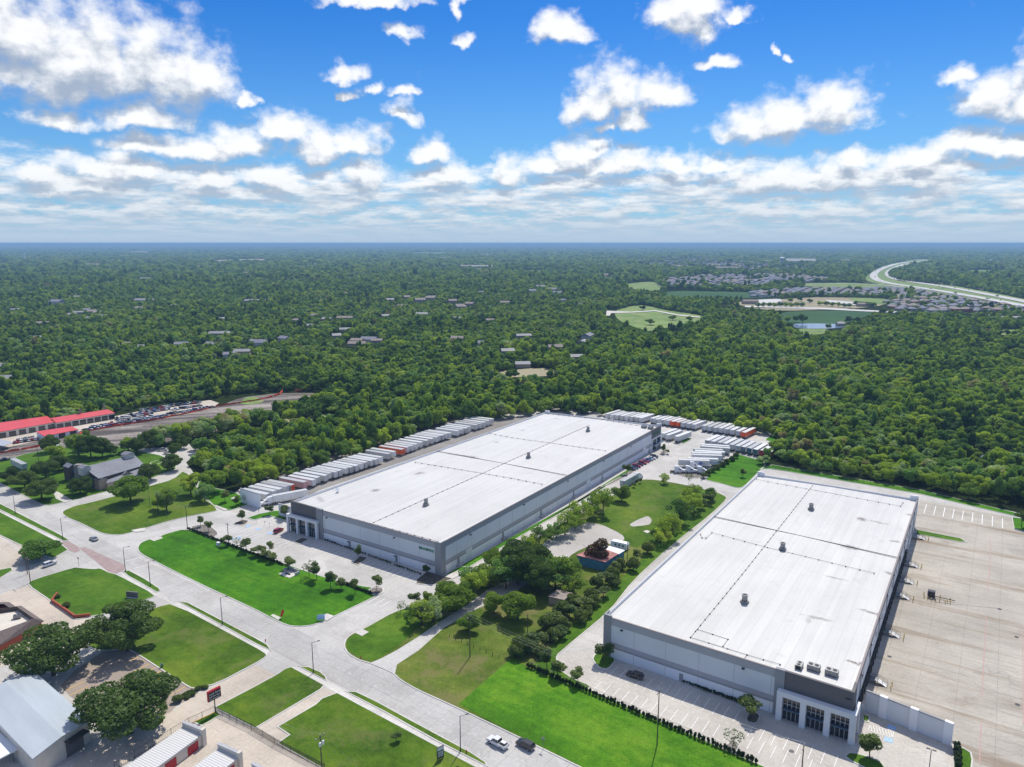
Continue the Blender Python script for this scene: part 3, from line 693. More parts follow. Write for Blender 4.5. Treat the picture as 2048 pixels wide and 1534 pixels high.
# scattered town buildings among the trees: px, py, width, depth, height, roof colour key, rotation
TOWN = [(290,700,14,10,4,'w',.2),(45,690,16,10,4,'g',.1),(145,633,12,9,4,'w',.4),(115,612,26,16,9,'d',-.3),(60,590,22,12,5,'w',0),(25,583,34,16,6,'w',0),(150,598,22,10,5,'w',0),(195,629,12,8,4,'w',.3),
 (245,593,18,10,5,'w',.1),(290,604,40,14,4,'w',-.1),(345,602,18,10,4,'t',.1),(440,672,26,10,4,'w',.1),(300,560,60,14,5,'w',0),(120,560,50,18,6,'w',0),(90,560,30,14,5,'w',0),(330,556,40,14,6,'t',0),
 (485,713,16,9,6,'w',.1),(460,717,12,9,5,'g',.2),(425,694,14,10,4,'g',-.2),(365,694,16,10,4,'g',.2),(220,662,12,9,4,'t',.3),(505,605,30,12,4,'w',0),(450,642,16,9,4,'w',.4),(620,656,14,9,4,'w',-.3),(690,640,24,10,4,'t',0),
 (690,664,14,9,4,'w',.2),(628,604,12,10,5,'w',.1),(840,606,20,14,7,'p',.3),(862,602,20,14,7,'p',-.3),(780,604,16,12,5,'w',.2),(815,599,18,12,6,'t',.5),(920,616,16,12,5,'p',.2),(940,612,16,12,5,'p',-.4),(905,607,16,12,6,'p',.3),
 (1015,708,14,10,4,'w',.2),(980,645,12,9,4,'p',.1),(1175,678,20,11,5,'g',1.2),(1165,690,16,10,4,'w',1.2),(1110,700,16,10,4,'t',.2),(1045,735,14,9,4,'w',.1),(1150,720,16,9,4,'w',.1),
 (1080,578,24,16,7,'g',.2),(1105,584,22,16,7,'g',-.3),(1065,586,20,14,6,'g',.4),(1115,590,20,14,6,'g',0),(960,540,60,14,5,'p',0),(640,530,70,14,5,'w',0),(560,545,80,14,5,'w',0),(500,548,50,14,5,'t',0),(1205,553,40,20,6,'t',0),
 (430,508,90,24,7,'w',0),(230,508,80,20,7,'w',0),(70,514,60,22,8,'t',0),(240,520,60,20,6,'w',0),(700,500,90,20,7,'w',0),(300,490.5,700,60,10,'w',0),(35,491.5,500,60,10,'t',0),(830,498,300,40,8,'w',0),
 (1600,526,170,60,12,'w',-.1),(1690,523,60,24,8,'t',0),(1530,524,50,20,7,'w',0),(1500,527,40,20,7,'t',0),(1940,524,80,24,7,'t',0),(1985,525,60,24,7,'w',0),(2030,522,60,24,7,'w',0),(1965,554,40,14,5,'w',.9),(1950,573,14,9,4,'w',0),(2010,578,30,9,4,'w',0),(2030,577,30,9,4,'w',.1),(1870,528,50,20,7,'t',.3),
 (8,738,20,10,3.5,'w',0),(20,763,30,10,3.5,'w',.05),(1600,563,36,14,6,'t',0),(1730,613,30,10,5,'t',0),(1570,610,24,10,5,'t',0),(1680,652,10,8,4,'w',0),(2020,640,30,10,4,'w',0),(1500,608,30,12,6,'t',0)]
_r = np.random.RandomState(31)
for _i in range(85):
    _y = 512+(_r.rand()**1.25)*185; _x = _r.uniform(-20, 1250) if _y < 640 else _r.uniform(-20, 1120)
    if any(inpoly(np.array([_x]), np.array([_y]), pl)[0] for pl in CLEAR): continue
    TOWN.append((_x, _y, _r.uniform(11, 20), _r.uniform(8, 12), _r.uniform(3.4, 5.2), _r.choice(['w','g','t','p','w','t','d']), _r.uniform(-.5, .5)))
for _i in range(40):
    _y = 496+(_r.rand())*45; _x = _r.uniform(0, 2048)
    if any(inpoly(np.array([_x]), np.array([_y]), pl)[0] for pl in CLEAR): continue
    TOWN.append((_x, _y, _r.uniform(45, 110), _r.uniform(18, 30), _r.uniform(6, 10), _r.choice(['w','t','w','p']), _r.uniform(-.2, .2)))
def forest():
    rs = np.random.RandomState(3); pts = []
    d = 150.0; FLN = len(FIELDS)
    # jittered rows, spacing grows with distance
    while d < 34000:
        sp = max(6.4, d*.0056, (d-9000)*.016)
        half = d*.80+60
        n = int(2*half/sp)
        x = (np.arange(n)-n/2)*sp+rs.uniform(-.42, .42, n)*sp; y = d+rs.uniform(-.45, .45, n)*sp
        pts.append(np.stack([x, y, np.full(n, sp)], 1)); d += sp*.92
    p = np.concatenate(pts)
    px, py = proj(p[:, 0], p[:, 1], 0.0)
    ok = (py < 1010) & (px > -260) & (px < 2320)
    for pl in CLEAR: ok &= ~inpoly(px, py, pl)
    tx, ty = proj(p[:, 0], p[:, 1], 8.0)
    for pl in CLEAR[6:]: ok &= ~inpoly(tx, ty, pl)
    p = p[ok]; px = px[ok]; py = py[ok]
    ok = np.ones(len(p), bool)
    for (hx, hy, k, s, a) in SUBH:
        m = (np.abs(p[:, 0]-hx) < 9+k*2) & (p[:, 1]-hy < 12) & (p[:, 1]-hy > -16-6*k); ok &= ~m
    for (bx, by, w, dd, h, c, a) in TOWN:
        q = P(bx, by, 0); m = (np.abs(p[:, 0]-q.x) < w*.62+3) & (p[:, 1]-q.y < dd*.6+3) & (p[:, 1]-q.y > -dd*.5-max(18, q.y*.045)); ok &= ~m
    # thin the suburbs
    inside = np.zeros(len(p), bool)
    for pl in SUB: inside |= inpoly(px, py, pl)
    k0 = inpoly(px, py, SUB[0]); ok &= ~(inside & (rs.rand(len(p)) < np.where(k0, .6, .84)))
    # a few natural gaps
    gap = np.sin(p[:, 0]*.011+2*np.sin(p[:, 1]*.004))*np.sin(p[:, 1]*.0071+p[:, 0]*.002)
    ok &= ~((rs.rand(len(p)) < .03))
    p = p[ok]
    sp = p[:, 2]
    w = np.clip(sp/7.6, 1.0, None)
    pat = .5+.5*np.sin(p[:, 0]*.013+1.7*np.sin(p[:, 1]*.009))*np.sin(p[:, 1]*.011+p[:, 0]*.004)
    rad = np.exp(rs.normal(-.06, .24, len(p)))*w*(.78+.34*pat)
    hh = np.exp(rs.normal(-.04, .22, len(p)))*np.clip(w, 1, 1.6)*(.72+.46*pat)
    # lower, denser oak scrub to the right of the second warehouse
    return p, rad, hh
FP, FR, FH = forest()
dist = np.hypot(FP[:, 0], FP[:, 1]); pxx, pyy = proj(FP[:, 0], FP[:, 1], 4.0)
inv = (pxx > 0) & (pxx < 2048)
order = np.argsort(np.where(inv, dist, 1e9)); near = order[:120]
mask = np.ones(len(FP), bool); mask[near] = False
rnd = random.Random(9)
for i in near:
    x, y = FP[i, 0], FP[i, 1]; px, py = pxx[i], pyy[i]
    if px > 1500 and py > 880: lab, grp = 'leafy tree at the edge of the dense woods behind the right warehouse', 'trees along the edge of the woods'
    elif px > 1150: lab, grp = 'leafy tree in the woods behind the rows of parked trailers', 'trees behind the trailer rows'
    elif px < 760 and py > 850: lab, grp = 'leafy tree in the thicket left of the long white trailer row', 'trees of the thicket beside the trailers'
    else: lab, grp = 'leafy tree in the dense woods beyond the left warehouse and dirt strip', 'trees along the woods beyond the warehouse'
    tree_at('woodfine', (x, y, -.1), 4.6*FR[i], 9.9*FH[i], lab, 'tree', grp, rnd=rnd)
def forest_instances():
    idx = np.nonzero(mask)[0]; n = len(idx)
    me = bpy.data.meshes.new('woodland'); co = np.zeros((n, 3)); co[:, 0] = FP[idx, 0]; co[:, 1] = FP[idx, 1]; co[:, 2] = -.5
    me.vertices.add(n); me.vertices.foreach_set('co', co.ravel())
    rs = np.random.RandomState(8)
    a = me.attributes.new('tree_scale', 'FLOAT_VECTOR', 'POINT'); s = np.stack([FR[idx]*rs.uniform(.68, 1.35, n), FR[idx]*rs.uniform(.68, 1.35, n), FH[idx]*rs.uniform(.8, 1.25, n)], 1); a.data.foreach_set('vector', s.ravel())
    a = me.attributes.new('tree_rot', 'FLOAT_VECTOR', 'POINT'); r = np.zeros((n, 3)); r[:, 2] = rs.uniform(0, 6.28, n); a.data.foreach_set('vector', r.ravel())
    a = me.attributes.new('tree_kind', 'INT', 'POINT'); a.data.foreach_set('value', rs.randint(0, len(SRC), n).astype(np.int32))
    o = bpy.data.objects.new('woodland', me); C.objects.link(o)
    tag(o, 'unbroken canopy of green trees stretching from the near woods to the horizon', 'woodland', None, 'stuff')
    g = bpy.data.node_groups.new('woodland', 'GeometryNodeTree')
    g.interface.new_socket('Geometry', in_out='INPUT', socket_type='NodeSocketGeometry'); g.interface.new_socket('Geometry', in_out='OUTPUT', socket_type='NodeSocketGeometry')
    N = g.nodes; L = g.links
    gi = N.new('NodeGroupInput'); go = N.new('NodeGroupOutput'); m2p = N.new('GeometryNodeMeshToPoints'); iop = N.new('GeometryNodeInstanceOnPoints'); jn = N.new('GeometryNodeJoinGeometry')
    for s in SRC:
        oi = N.new('GeometryNodeObjectInfo'); oi.transform_space = 'ORIGINAL'; oi.inputs['Object'].default_value = s; oi.inputs['As Instance'].default_value = True
        L.new(oi.outputs['Geometry'], jn.inputs[0])
    def attr(nm, dt):
        a = N.new('GeometryNodeInputNamedAttribute'); a.data_type = dt; a.inputs['Name'].default_value = nm; return a.outputs['Attribute']
    L.new(gi.outputs[0], m2p.inputs[0]); L.new(m2p.outputs[0], iop.inputs['Points']); L.new(jn.outputs[0], iop.inputs['Instance'])
    iop.inputs['Pick Instance'].default_value = True
    L.new(attr('tree_kind', 'INT'), iop.inputs['Instance Index'])
    e2r = N.new('FunctionNodeEulerToRotation'); L.new(attr('tree_rot', 'FLOAT_VECTOR'), e2r.inputs[0]); L.new(e2r.outputs[0], iop.inputs['Rotation'])
    L.new(attr('tree_scale', 'FLOAT_VECTOR'), iop.inputs['Scale'])
    L.new(iop.outputs[0], go.inputs[0])
    md = o.modifiers.new('woodland', 'NODES'); md.node_group = g
    print('FOREST', n)
# the far canopy copies the crowns of real trees that stand at the woods' edge
SRC = []
for i, (cm, tm) in enumerate(KIND['wood'][0]):
    q = P([2030,2060,700,560,600,1900,1960][i], [1000,1012,868,872,860,960,975][i])
    e = empty('tree', (q.x, q.y, -.1), i*.9, 'leafy tree with a full rounded crown standing in the woods edge', 'tree', 'rounded trees at the woods edge')
    for nm_, me in (('crown', cm), ('trunk', tm)):
        o = bpy.data.objects.new(nm_, me); C.objects.link(o); o.parent = e
        if nm_ == 'crown': SRC.append(o)
forest_instances()
# ================================================================ BUILDING HELPERS
CAM = Vector((0,0,CH))
def ray(px, py):
    dx = (px-1024)/F; dy = (py-767)/F
    return Vector((dx, CP-dy*SP, -SP-dy*CP))
class Wall:
    "vertical plane through ground points A -> B; outward normal on the right-hand side (camera side)"
    def __init__(s, A, B, flip=False):
        s.A = Vector((A.x, A.y, 0)); s.B = Vector((B.x, B.y, 0)); s.d = (s.B-s.A); s.L = s.d.length; s.d.normalize()
        s.n = Vector((s.d.y, -s.d.x, 0))
        if flip: s.n = -s.n
    def off(s, o): return Wall(s.A+s.n*o, s.B+s.n*o)
    def hit(s, px, py, o=0.0):
        r = ray(px, py); t = (s.A+s.n*o-CAM).dot(s.n)/r.dot(s.n); p = CAM+r*t
        return (p-s.A).dot(s.d), p.z
    def pt(s, a, o, z): return s.A+s.d*a+s.n*o+Vector((0,0,z))
    def box(s, m, a0, a1, o0, o1, z0, z1):
        v = [s.pt(a, o, z) for z in (z0, z1) for a, o in ((a0,o0),(a1,o0),(a1,o1),(a0,o1))]
        return m.add(v, [(0,3,2,1),(4,5,6,7),(0,1,5,4),(1,2,6,5),(2,3,7,6),(3,0,4,7)])
    def quad(s, m, a0, a1, o, z0, z1):
        return m.add([s.pt(a0,o,z0), s.pt(a1,o,z0), s.pt(a1,o,z1), s.pt(a0,o,z1)], [(0,1,2,3)])
def text(name, body, size, mat, parent, origin, xdir, zdir, ext=.04, align='LEFT', sx=1.0, bold=0.0):
    cu = bpy.data.curves.new(name, 'FONT'); cu.body = body; cu.size = size; cu.extrude = ext; cu.align_x = align; cu.resolution_u = 2; cu.offset = bold
    o = bpy.data.objects.new(name, cu); C.objects.link(o)
    dg = bpy.context.evaluated_depsgraph_get(); me = bpy.data.meshes.new_from_object(o.evaluated_get(dg)); C.objects.unlink(o); bpy.data.objects.remove(o)
    x = Vector(xdir).normalized(); z = Vector(zdir).normalized(); n = x.cross(z)
    for v in me.vertices:
        c = v.co.copy(); v.co = Vector(origin)+x*(c.x*sx)+z*c.y+n*c.z
    me.materials.clear(); me.materials.append(MATS[mat] if isinstance(mat, str) else mat)
    r = bpy.data.objects.new(name, me); C.objects.link(r); r.parent = parent; return r
def hgt(px, py, pyt):
    b = P(px, py, 0); lo, hi = 0, 60
    for _ in range(50):
        m_ = (lo+hi)/2
        if proj(b.x, b.y, m_)[1] > pyt: lo = m_
        else: hi = m_
    return lo
plain('wall_light', (.76,.77,.77), .8, 0, .04, .1)
plain('wall_white', (.88,.88,.88), .8, 0, .04, .1)
plain('wall_grey', (.33,.33,.335), .8, 0, .06, .1)
plain('wall_grey_light', (.46,.45,.465), .8, 0, .06, .1)
plain('wall_dark', (.15,.14,.138), .8, 0, .08, .3)
plain('wall_tan', (.42,.33,.25), .85, 0, .1, .6)
plain('wall_cream', (.66,.61,.52), .85, 0, .08, .5)
plain('wall_brown', (.115,.085,.07), .85, 0, .2, 1)
plain('wall_stone', (.26,.24,.225), .9, 0, .45, 1.2)
plain('coping', (.20,.17,.165), .5, .3, .1)
plain('coping_pale', (.45,.45,.46), .5, .2, .1)
plain('panel_joint', (.48,.49,.50), .8, 0, .05)
plain('metal_grey', (.25,.255,.26), .45, .6, .15, 1)
plain('metal_pale', (.55,.56,.57), .45, .4, .12, 1)
plain('metal_dark', (.05,.05,.055), .5, .4, .2)
plain('black', (.012,.012,.014), .5, 0, .2)
plain('glass_dark', (.015,.020,.028), .08, 0, .1, .5, .8)
plain('glass_blue', (.06,.12,.20), .1, 0, .2, .3, .8)
plain('canopy_blue', (.10,.15,.22), .4, .3, .1)
plain('rubber', (.02,.02,.02), .8, 0, .1)
plain('sign_green', (.0,.22,.09), .5, 0, .05)
plain('red_door', (.42,.015,.03), .5, 0, .08)
plain('red_bright', (.72,.02,.015), .5, 0, .1)
plain('roof_red', (.66,.085,.085), .45, 0, .08, .3)
plain('yellow', (.75,.52,.05), .5, 0, .1)
plain('steel', (.5,.5,.5), .4, .7, .1)
plain('brick_red', (.36,.09,.045), .85, 0, .15, 2)
plain('wood_pole', (.10,.075,.055), .9, 0, .3, 1)
plain('orange', (.78,.13,.02), .45, 0, .06)
plain('orange_fence', (.75,.085,.035), .8, 0, .35, 1.5)
def roofmat(name, ang, stains, col=(.645,.635,.595), w=3.05, l=30):
    m, t, b = newmat(name); p = pos(t); pr = rotv(t, p, ang)
    _, f = grid_lines(t, pr, w, l, .05)
    n = t.noise(p, .03, 5, .6); n2 = t.noise(t.vmath('MULTIPLY', pr, (1,.05,1)), .5, 5, .65)
    v = t.math('ADD', t.math('MULTIPLY', n, .5), t.math('MULTIPLY', n2, .5))
    c = t.ramp(v, [(.35, tuple(x*.88 for x in col)), (.6, tuple(min(1,x*1.04) for x in col))])
    pr2 = t.vmath('ADD', pr, (0,0,0)); _, f3 = grid_lines(t, pr2, w*1.0, l, .13); c = t.mix(t.math('MULTIPLY', f3, .30), c, (.42,.43,.44))
    rowc = t.node('ShaderNodeTexWhiteNoise', noise_dimensions='1D'); t.put(rowc.inputs['W'], t.math('FLOOR', t.math('DIVIDE', t.sep(pr)[0], w))); rk = t.math('ADD', .955, t.math('MULTIPLY', rowc.outputs['Value'], .06)); c = t.mix(1.0, c, t.comb(rk, rk, rk), 'MULTIPLY')
    pd = t.noise(p, .16, 7, .75)
    c = t.mix(t.math('MULTIPLY', t.ss(pd, .54, .74), .45), c, (.42,.40,.36))
    nz = t.noise(p, .9, 5, .7)
    for (sx, sy, ex, ey, r, k) in stains:
        A = P(sx, sy, 11.6); B = P(ex, ey, 11.6); d = (B-A); L = max(.1, d.length); a = math.atan2(d.y, d.x)
        q = rotv(t, t.vmath('SUBTRACT', p, tuple(((A+B)/2)[:])), -a)
        q = t.vmath('MULTIPLY', q, (1.7/L, 1/(r*2.0), 0)); e = t.vmath('LENGTH', q)
        f2 = t.math('MULTIPLY', t.ss(t.math('ADD', e, t.math('MULTIPLY', t.math('SUBTRACT', nz, .5), 2.4)), 1.0, .1), k)
        c = t.mix(f2, c, (.16,.13,.11))
    t.l.new(c, b.inputs['Base Color']); b.inputs['Roughness'].default_value = .55; b.inputs['Specular IOR Level'].default_value = .3
    return m
roofmat('roof_one', -AV+R(90), [(740,983,762,978,1.2,.8),(826,950,850,944,1.2,.7),(575+310,905,960,917,.7,.75),(940,912,952,918,1.4,.6),(988,884,998,886,1.0,.6),(1040,860,1050,862,1.0,.5),(1107,836,1118,839,.9,.5),(648,1007,634,990,1,.4)])
roofmat('roof_two', -AV+R(90), [(1710,1036,1735,1042,1.5,.85),(1735,1040,1780,1050,.8,.5),(1675,1090,1725,1100,1.3,.75),(1775,1080,1806,1085,.8,.8),(1768,1144,1790,1148,.9,.75),(1640,1150,1700,1163,.5,.5),(1715,1218,1760,1229,.6,.8),(1752,1227,1760,1229,1.0,.8),(1600,1230,1670,1244,.6,.6),(1690,1320,1722,1328,.5,.9),(1716,1326,1724,1329,1.1,.8),(1812,1028,1828,1031,.7,.7),(1608,1240,1625,1243,1.2,.3)])

def warehouse(name, label, cps, H, roofm, T=.35):
    FL, FR, BR, BL = [Vector((p.x, p.y, 0)) for p in (P(x, y, H) for x, y in cps)]
    root = empty(name, (0,0,0), 0, label, 'warehouse')
    WF, WR, WB, WL = Wall(FL, FR), Wall(FR, BR), Wall(BR, BL), Wall(BL, FL)
    for w_, nm in ((WF,'front'),(WR,'side'),(WB,'rear'),(WL,'side')):
        m = MB(); L = w_.L
        strips = [(0,3.0,0),(3.0,3.5,1),(3.5,4.9,2),(4.9,10.1,3),(10.1,H-.12,1 if nm != 'front' else 2)]
        if nm in ('rear',) or w_ is WL: strips = [(0,H-.12,3)]
        for z0, z1, mi in strips: m.mi = mi; w_.quad(m, 0, L, 0, z0, z1)
        m.mi = 4; w_.quad(m, T, L-T, -T, H-1.0, H-.12)
        m.mi = 5
        n = int(L/9.2)
        for i in range(1, n): w_.box(m, L*i/n-.05, L*i/n+.05, 0, .025, 0, H-.15)
        m.obj('wall', ['wall_white','wall_grey','wall_grey_light','wall_light','wall_white','panel_joint'], root)
        c = MB(); w_.box(c, -.06 if nm in ('front','rear') else T+.07, L+.06 if nm in ('front','rear') else L-T-.07, -T-.06, .08, H-.12, H)
        c.obj('coping', 'coping' if nm == 'front' or w_ is WR else 'coping_pale', root)
    m = MB(); zr = H-.85
    pc = [FL+WF.d*T-WF.n*T, FR-WF.d*T-WF.n*T, BR-WB.n*T-WR.n*T, BL-WB.n*T-WL.n*T]
    mid1 = (pc[0]+pc[1])/2; mid2 = (pc[2]+pc[3])/2
    rz = .35
    vs = [pc[0]+Vector((0,0,zr)), mid1+Vector((0,0,zr+rz)), pc[1]+Vector((0,0,zr)), pc[2]+Vector((0,0,zr)), mid2+Vector((0,0,zr+rz)), pc[3]+Vector((0,0,zr))]
    m.add(vs, [(0,1,4,5),(1,2,3,4)])
    rf = m.obj('roof', roofm, root)
    return root, (FL,FR,BR,BL), (WF,WR,WB,WL), rf
def conduit(parent, path, z, step=3.6, r=.06, bs=.22):
    m = MB(); w_ = [P(a, b, z) for a, b in path]
    for i in range(len(w_)-1):
        a, b = w_[i], w_[i+1]; m.tube(a+Vector((0,0,.22)), b+Vector((0,0,.22)), r, r, 4)
        L = (b-a).length; n = max(1, int(L/step)); d = (b-a).normalized(); q = Vector((-d.y, d.x, 0))
        for k in range(n+1):
            c = a+(b-a)*(k/n); s = bs
            m.add([c+d*x+q*y+Vector((0,0,zz)) for zz in (0,.28) for x, y in ((-s,-s),(s,-s),(s,s),(-s,s))], [(4,5,6,7),(0,1,5,4),(1,2,6,5),(2,3,7,6),(3,0,4,7)])
    return m.obj('roof_pipe', 'metal_dark', parent)
def seam(parent, a, b, z, w=.22):
    A, B = P(*a, z), P(*b, z); d = (B-A).normalized(); q = Vector((-d.y, d.x, 0))*w
    m = MB().add([A-q, B-q, B+q, A+q, A-q*.2+Vector((0,0,.12)), B-q*.2+Vector((0,0,.12)), B+q*.2+Vector((0,0,.12)), A+q*.2+Vector((0,0,.12))], [(0,1,5,4),(4,5,6,7),(7,6,2,3)])
    return m.obj('expansion_joint', 'black', parent)
def vent(loc, label, rz=0.6):
    e = empty('roof_ventilator', loc, rz, label, 'roof vent', 'ventilators along the warehouse roofs')
    m = MB().box(-.95,.95,-.95,.95,0,.7); m.obj('curb', 'metal_grey', e)
    m = MB(); m.tube((0,0,.7),(0,0,1.0),1.15,1.15,16); m.tube((0,0,1.0),(0,0,2.5),.82,.82,16); m.tube((0,0,2.5),(0,0,2.72),.98,.98,16); m.obj('drum', 'metal_grey', e)
    m = MB(); m.tube((0,0,2.72),(0,0,2.735),.7,.7,16); m.obj('fan_opening', 'black', e)
def hvac(loc, rz, label, s=1.0):
    e = empty('rooftop_unit', loc, rz, label, 'air conditioner', 'air conditioning units on the warehouse roofs'); e.scale = (s,s,s)
    m = MB().box(-1.5,1.5,-.95,.95,.25,1.55); m.obj('casing', 'metal_grey', e)
    m = MB().box(-1.25,1.25,-.8,.8,0,.25); m.obj('curb', 'metal_dark', e)
    for i in (-1,1):
        m = MB(); m.tube((i*.72,0,1.55),(i*.72,0,1.66),.5,.5,14); m.obj('fan', 'black', e)
    m = MB().box(-1.53,-1.5,-.7,.7,.4,1.4); m.box(1.5,1.53,-.7,.7,.4,1.4); m.obj('grille', 'black', e)
def portal(root, Wp, h, depth, nb, dz=1.0, pier=1.1, glass_h=None, back=None):
    "portal frame standing in front of the wall with nb bays"
    L = Wp.L; m = MB()
    Wp.box(m, 0, L, -depth, 0, h-dz, h)
    bays = (L-pier)/nb
    for i in range(nb+1): Wp.box(m, i*bays, i*bays+pier, -1.0, 0, 0, h-dz-.003)
    m.obj('entrance_frame', 'wall_light', root)
    for i in range(nb):
        a0 = i*bays+pier; a1 = (i+1)*bays; g = MB()
        g.mi = 0; Wp.quad(g, a0, a1, -depth+.25, .1, h-dz)
        w_ = g.obj('storefront_window', ['glass_dark'], root)
        g = MB(); n = 4
        for k in range(n+1): x = a0+(a1-a0)*k/n; Wp.box(g, x-.06, x+.06, -depth+.26, -depth+.36, 0.1, h-dz)
        for z in (2.7, 4.3, h-dz-.6): Wp.box(g, a0, a1, -depth+.24, -depth+.34, z-.06, z+.06)
        g.obj('mullion', 'metal_pale', w_)
        c = MB(); Wp.box(c, a0+.1, a1-.1, -depth+.4, -.3, 3.05, 3.3); c.obj('canopy', 'canopy_blue', root)

# ---------------------------------------------------------------- left warehouse
H1 = 12.4
B1, (FL1,FR1,BR1,BL1), (WF1,WR1,WB1,WL1), roof1 = warehouse('warehouse', 'huge white-roofed warehouse with green lettering and trailers parked along its left side', [(582,1003),(881,1087),(1322,851),(1091,824)], H1, 'roof_one')
def corner_block(root, w1, w2, H, a, b, mat='wall_grey', o=.18, extra=.25):
    m = MB(); w1.box(m, w1.L-a, w1.L+o, -.3, o, 0, H+extra); w2.box(m, o+.001, b, -.3, o, 0, H+extra+.003); return m.obj('corner_pier', mat, root)
corner_block(B1, WF1, WR1, H1, 2.6, 2.6)
m = MB(); WB1.box(m, -.2, 2.6, -.4, .25, 6, H1+1.1); m.obj('parapet_block', 'wall_white', B1)
m = MB(); WB1.box(m, WB1.L-3.0, WB1.L+.2, -.4, .25, 6, H1+1.1); m.obj('parapet_block', 'wall_white', B1)
a, _ = WF1.hit(633, 1018); b_, _ = WF1.hit(645, 1021)
m = MB(); WF1.box(m, .02, a, -.5, .22, 0, H1+.35); m.obj('office_front', 'wall_dark', B1)
m = MB(); WF1.box(m, a+.004, b_, -.5, .35, 0, H1+.40); m.obj('pilaster', 'wall_grey', B1)
WP1 = Wall(P(577,1061,0), P(637.5,1078.5,0)); D1 = min((WP1.A-WF1.A).dot(WF1.n), (WP1.B-WF1.A).dot(WF1.n)); print('D1', D1, (WP1.B-WF1.A).dot(WF1.n)); WP1 = WP1.off(.8); portal(B1, WP1, 7.6, 1.5, 3)
for i, (px, py) in enumerate(((695,1082),(789,1117),(886+0,1090))):
    if i == 2: continue
    a, _ = WF1.hit(px+4, py); m = MB(); WF1.box(m, a-.55, a+.55, -.05, .06, 0, 2.4); m.obj('door', 'wall_grey', B1)
    m = MB(); WF1.box(m, a-.8, a+.8, .06, 1.0, 2.5, 2.62); m.obj('door_canopy', 'metal_grey', B1)
for px, py in ((654,1035),(789,1075)):
    a, z = WF1.hit(px, py); m = MB(); WF1.box(m, a-.35, a+.35, .03, .6, z-.15, z+.12); m.obj('wall_light', 'metal_dark', B1)
for px, py in ((940,1069),(1047,1009),(1135,962),(1207,922),(1261,893)):
    a, z = WR1.hit(px, py); m = MB(); WR1.box(m, a-.35, a+.35, .03, .6, z-.15, z+.12); m.obj('wall_light', 'metal_dark', B1)
for px, py in ((917,1130),(1006,1079),(1082,1040),(1147,998),(1204,962),(1298,905)):
    a, _ = WR1.hit(px, py); m = MB(); WR1.box(m, a-.6, a+.6, -.05, .06, 0, 3.4); d = m.obj('door', 'wall_grey', B1)
    m = MB(); WR1.box(m, a-1.2, a+1.2, .05, 1.5, 0.01, .9); m.obj('door_stoop', 'concrete_lot', B1)
for px, py in ((938,1105),(1177,970),(1289,902)):
    a, _ = WR1.hit(px, py); m = MB(); WR1.box(m, a-2.0, a+2.0, -.05, .03, 0.02, 4.6); m.obj('roller_door', 'wall_light', B1)
# far office corner on the right side
a, _ = WR1.hit(1303, 875)
m = MB(); WR1.box(m, a, WR1.L-.02, -.4, .2, 7.2, H1+.2); m.obj('office_front', 'wall_dark', B1)
m = MB(); WR1.box(m, a, WR1.L-.02, -.4, .18, 6.2, 7.19); WR1.box(m, a, a+1, -.4, .5, 0, 6.19); WR1.box(m, WR1.L-1, WR1.L, -.4, .5, 0, 6.19); mm = (a+WR1.L)/2; WR1.box(m, mm-.4, mm+.4, -.4, .5, 0, 6.19); m.obj('entrance_frame', 'wall_light', B1)
m = MB(); WR1.quad(m, a+1, WR1.L-1, .1, .2, 6.19); m.obj('storefront_window', 'glass_dark', B1)
m = MB(); WR1.box(m, a+.5, WR1.L-.5, .5, 2.2, 3.0, 3.4); m.obj('canopy', 'canopy_blue', B1)
text('sign_lettering', 'RELOGISTICS', 1.9, 'sign_green', B1, WR1.pt(a+2, .25, 9.0), WR1.d, (0,0,1), .06)
# main sign on the front wall
s0, zt = WF1.hit(838, 1092); s1_, zb = WF1.hit(869, 1104)
text('sign_lettering', 'RELOGISTICS', (s1_-s0)/6.3*1.02, 'sign_green', B1, WF1.pt(s0, .06, WF1.hit(838.5, 1094)[1]-.5), WF1.d, (0,0,1), .06, bold=.05)
# dock side on the left of building one
for i in range(34):
    a = 14+i*5.2; m = MB(); WL1.box(m, a, a+3, .0, .5, 1.2, 4.6); m.obj('dock_door', 'wall_grey', B1)
# roof things
ZR = H1-.62
for path in ([(747,1046),(1178,851)], [(831,925),(1022,957),(1084,969)], [(980,867),(1024,876),(1211,902)], [(610,1012),(876,1084)], [(1096,828),(1204,840),(1285,853)]): conduit(B1, path, ZR)
seam(B1, (874,902), (1137,951), ZR+.1)
vent(P(852,1011,ZR), 'drum ventilator nearest the green lettering on the left warehouse roof'); vent(P(1057,916,ZR), 'middle drum ventilator on the left warehouse roof'); vent(P(1176,863,ZR), 'farthest drum ventilator on the left warehouse roof')
hvac(P(1288,856,ZR-.2), -AF, 'grey air conditioning unit at the far corner of the left warehouse roof'); hvac(P(1301,858,ZR-.2), -AF, 'grey unit nearest the far office corner of the left warehouse roof')
e = empty('satellite_dish', P(675,985,ZR-.2), 0, 'white satellite dish on the front left of the left warehouse roof', 'satellite dish')
m = MB(); m.tube((0,0,0),(0,0,1.1),.08,.08,6); m.box(-.6,.6,-.6,.6,0,.15); m.obj('stand', 'metal_grey', e)
m = MB(); m.tube((0,-.1,1.1),(.15,-.5,1.5),.15,.9,14,True); m.obj('dish', 'wall_white', e)
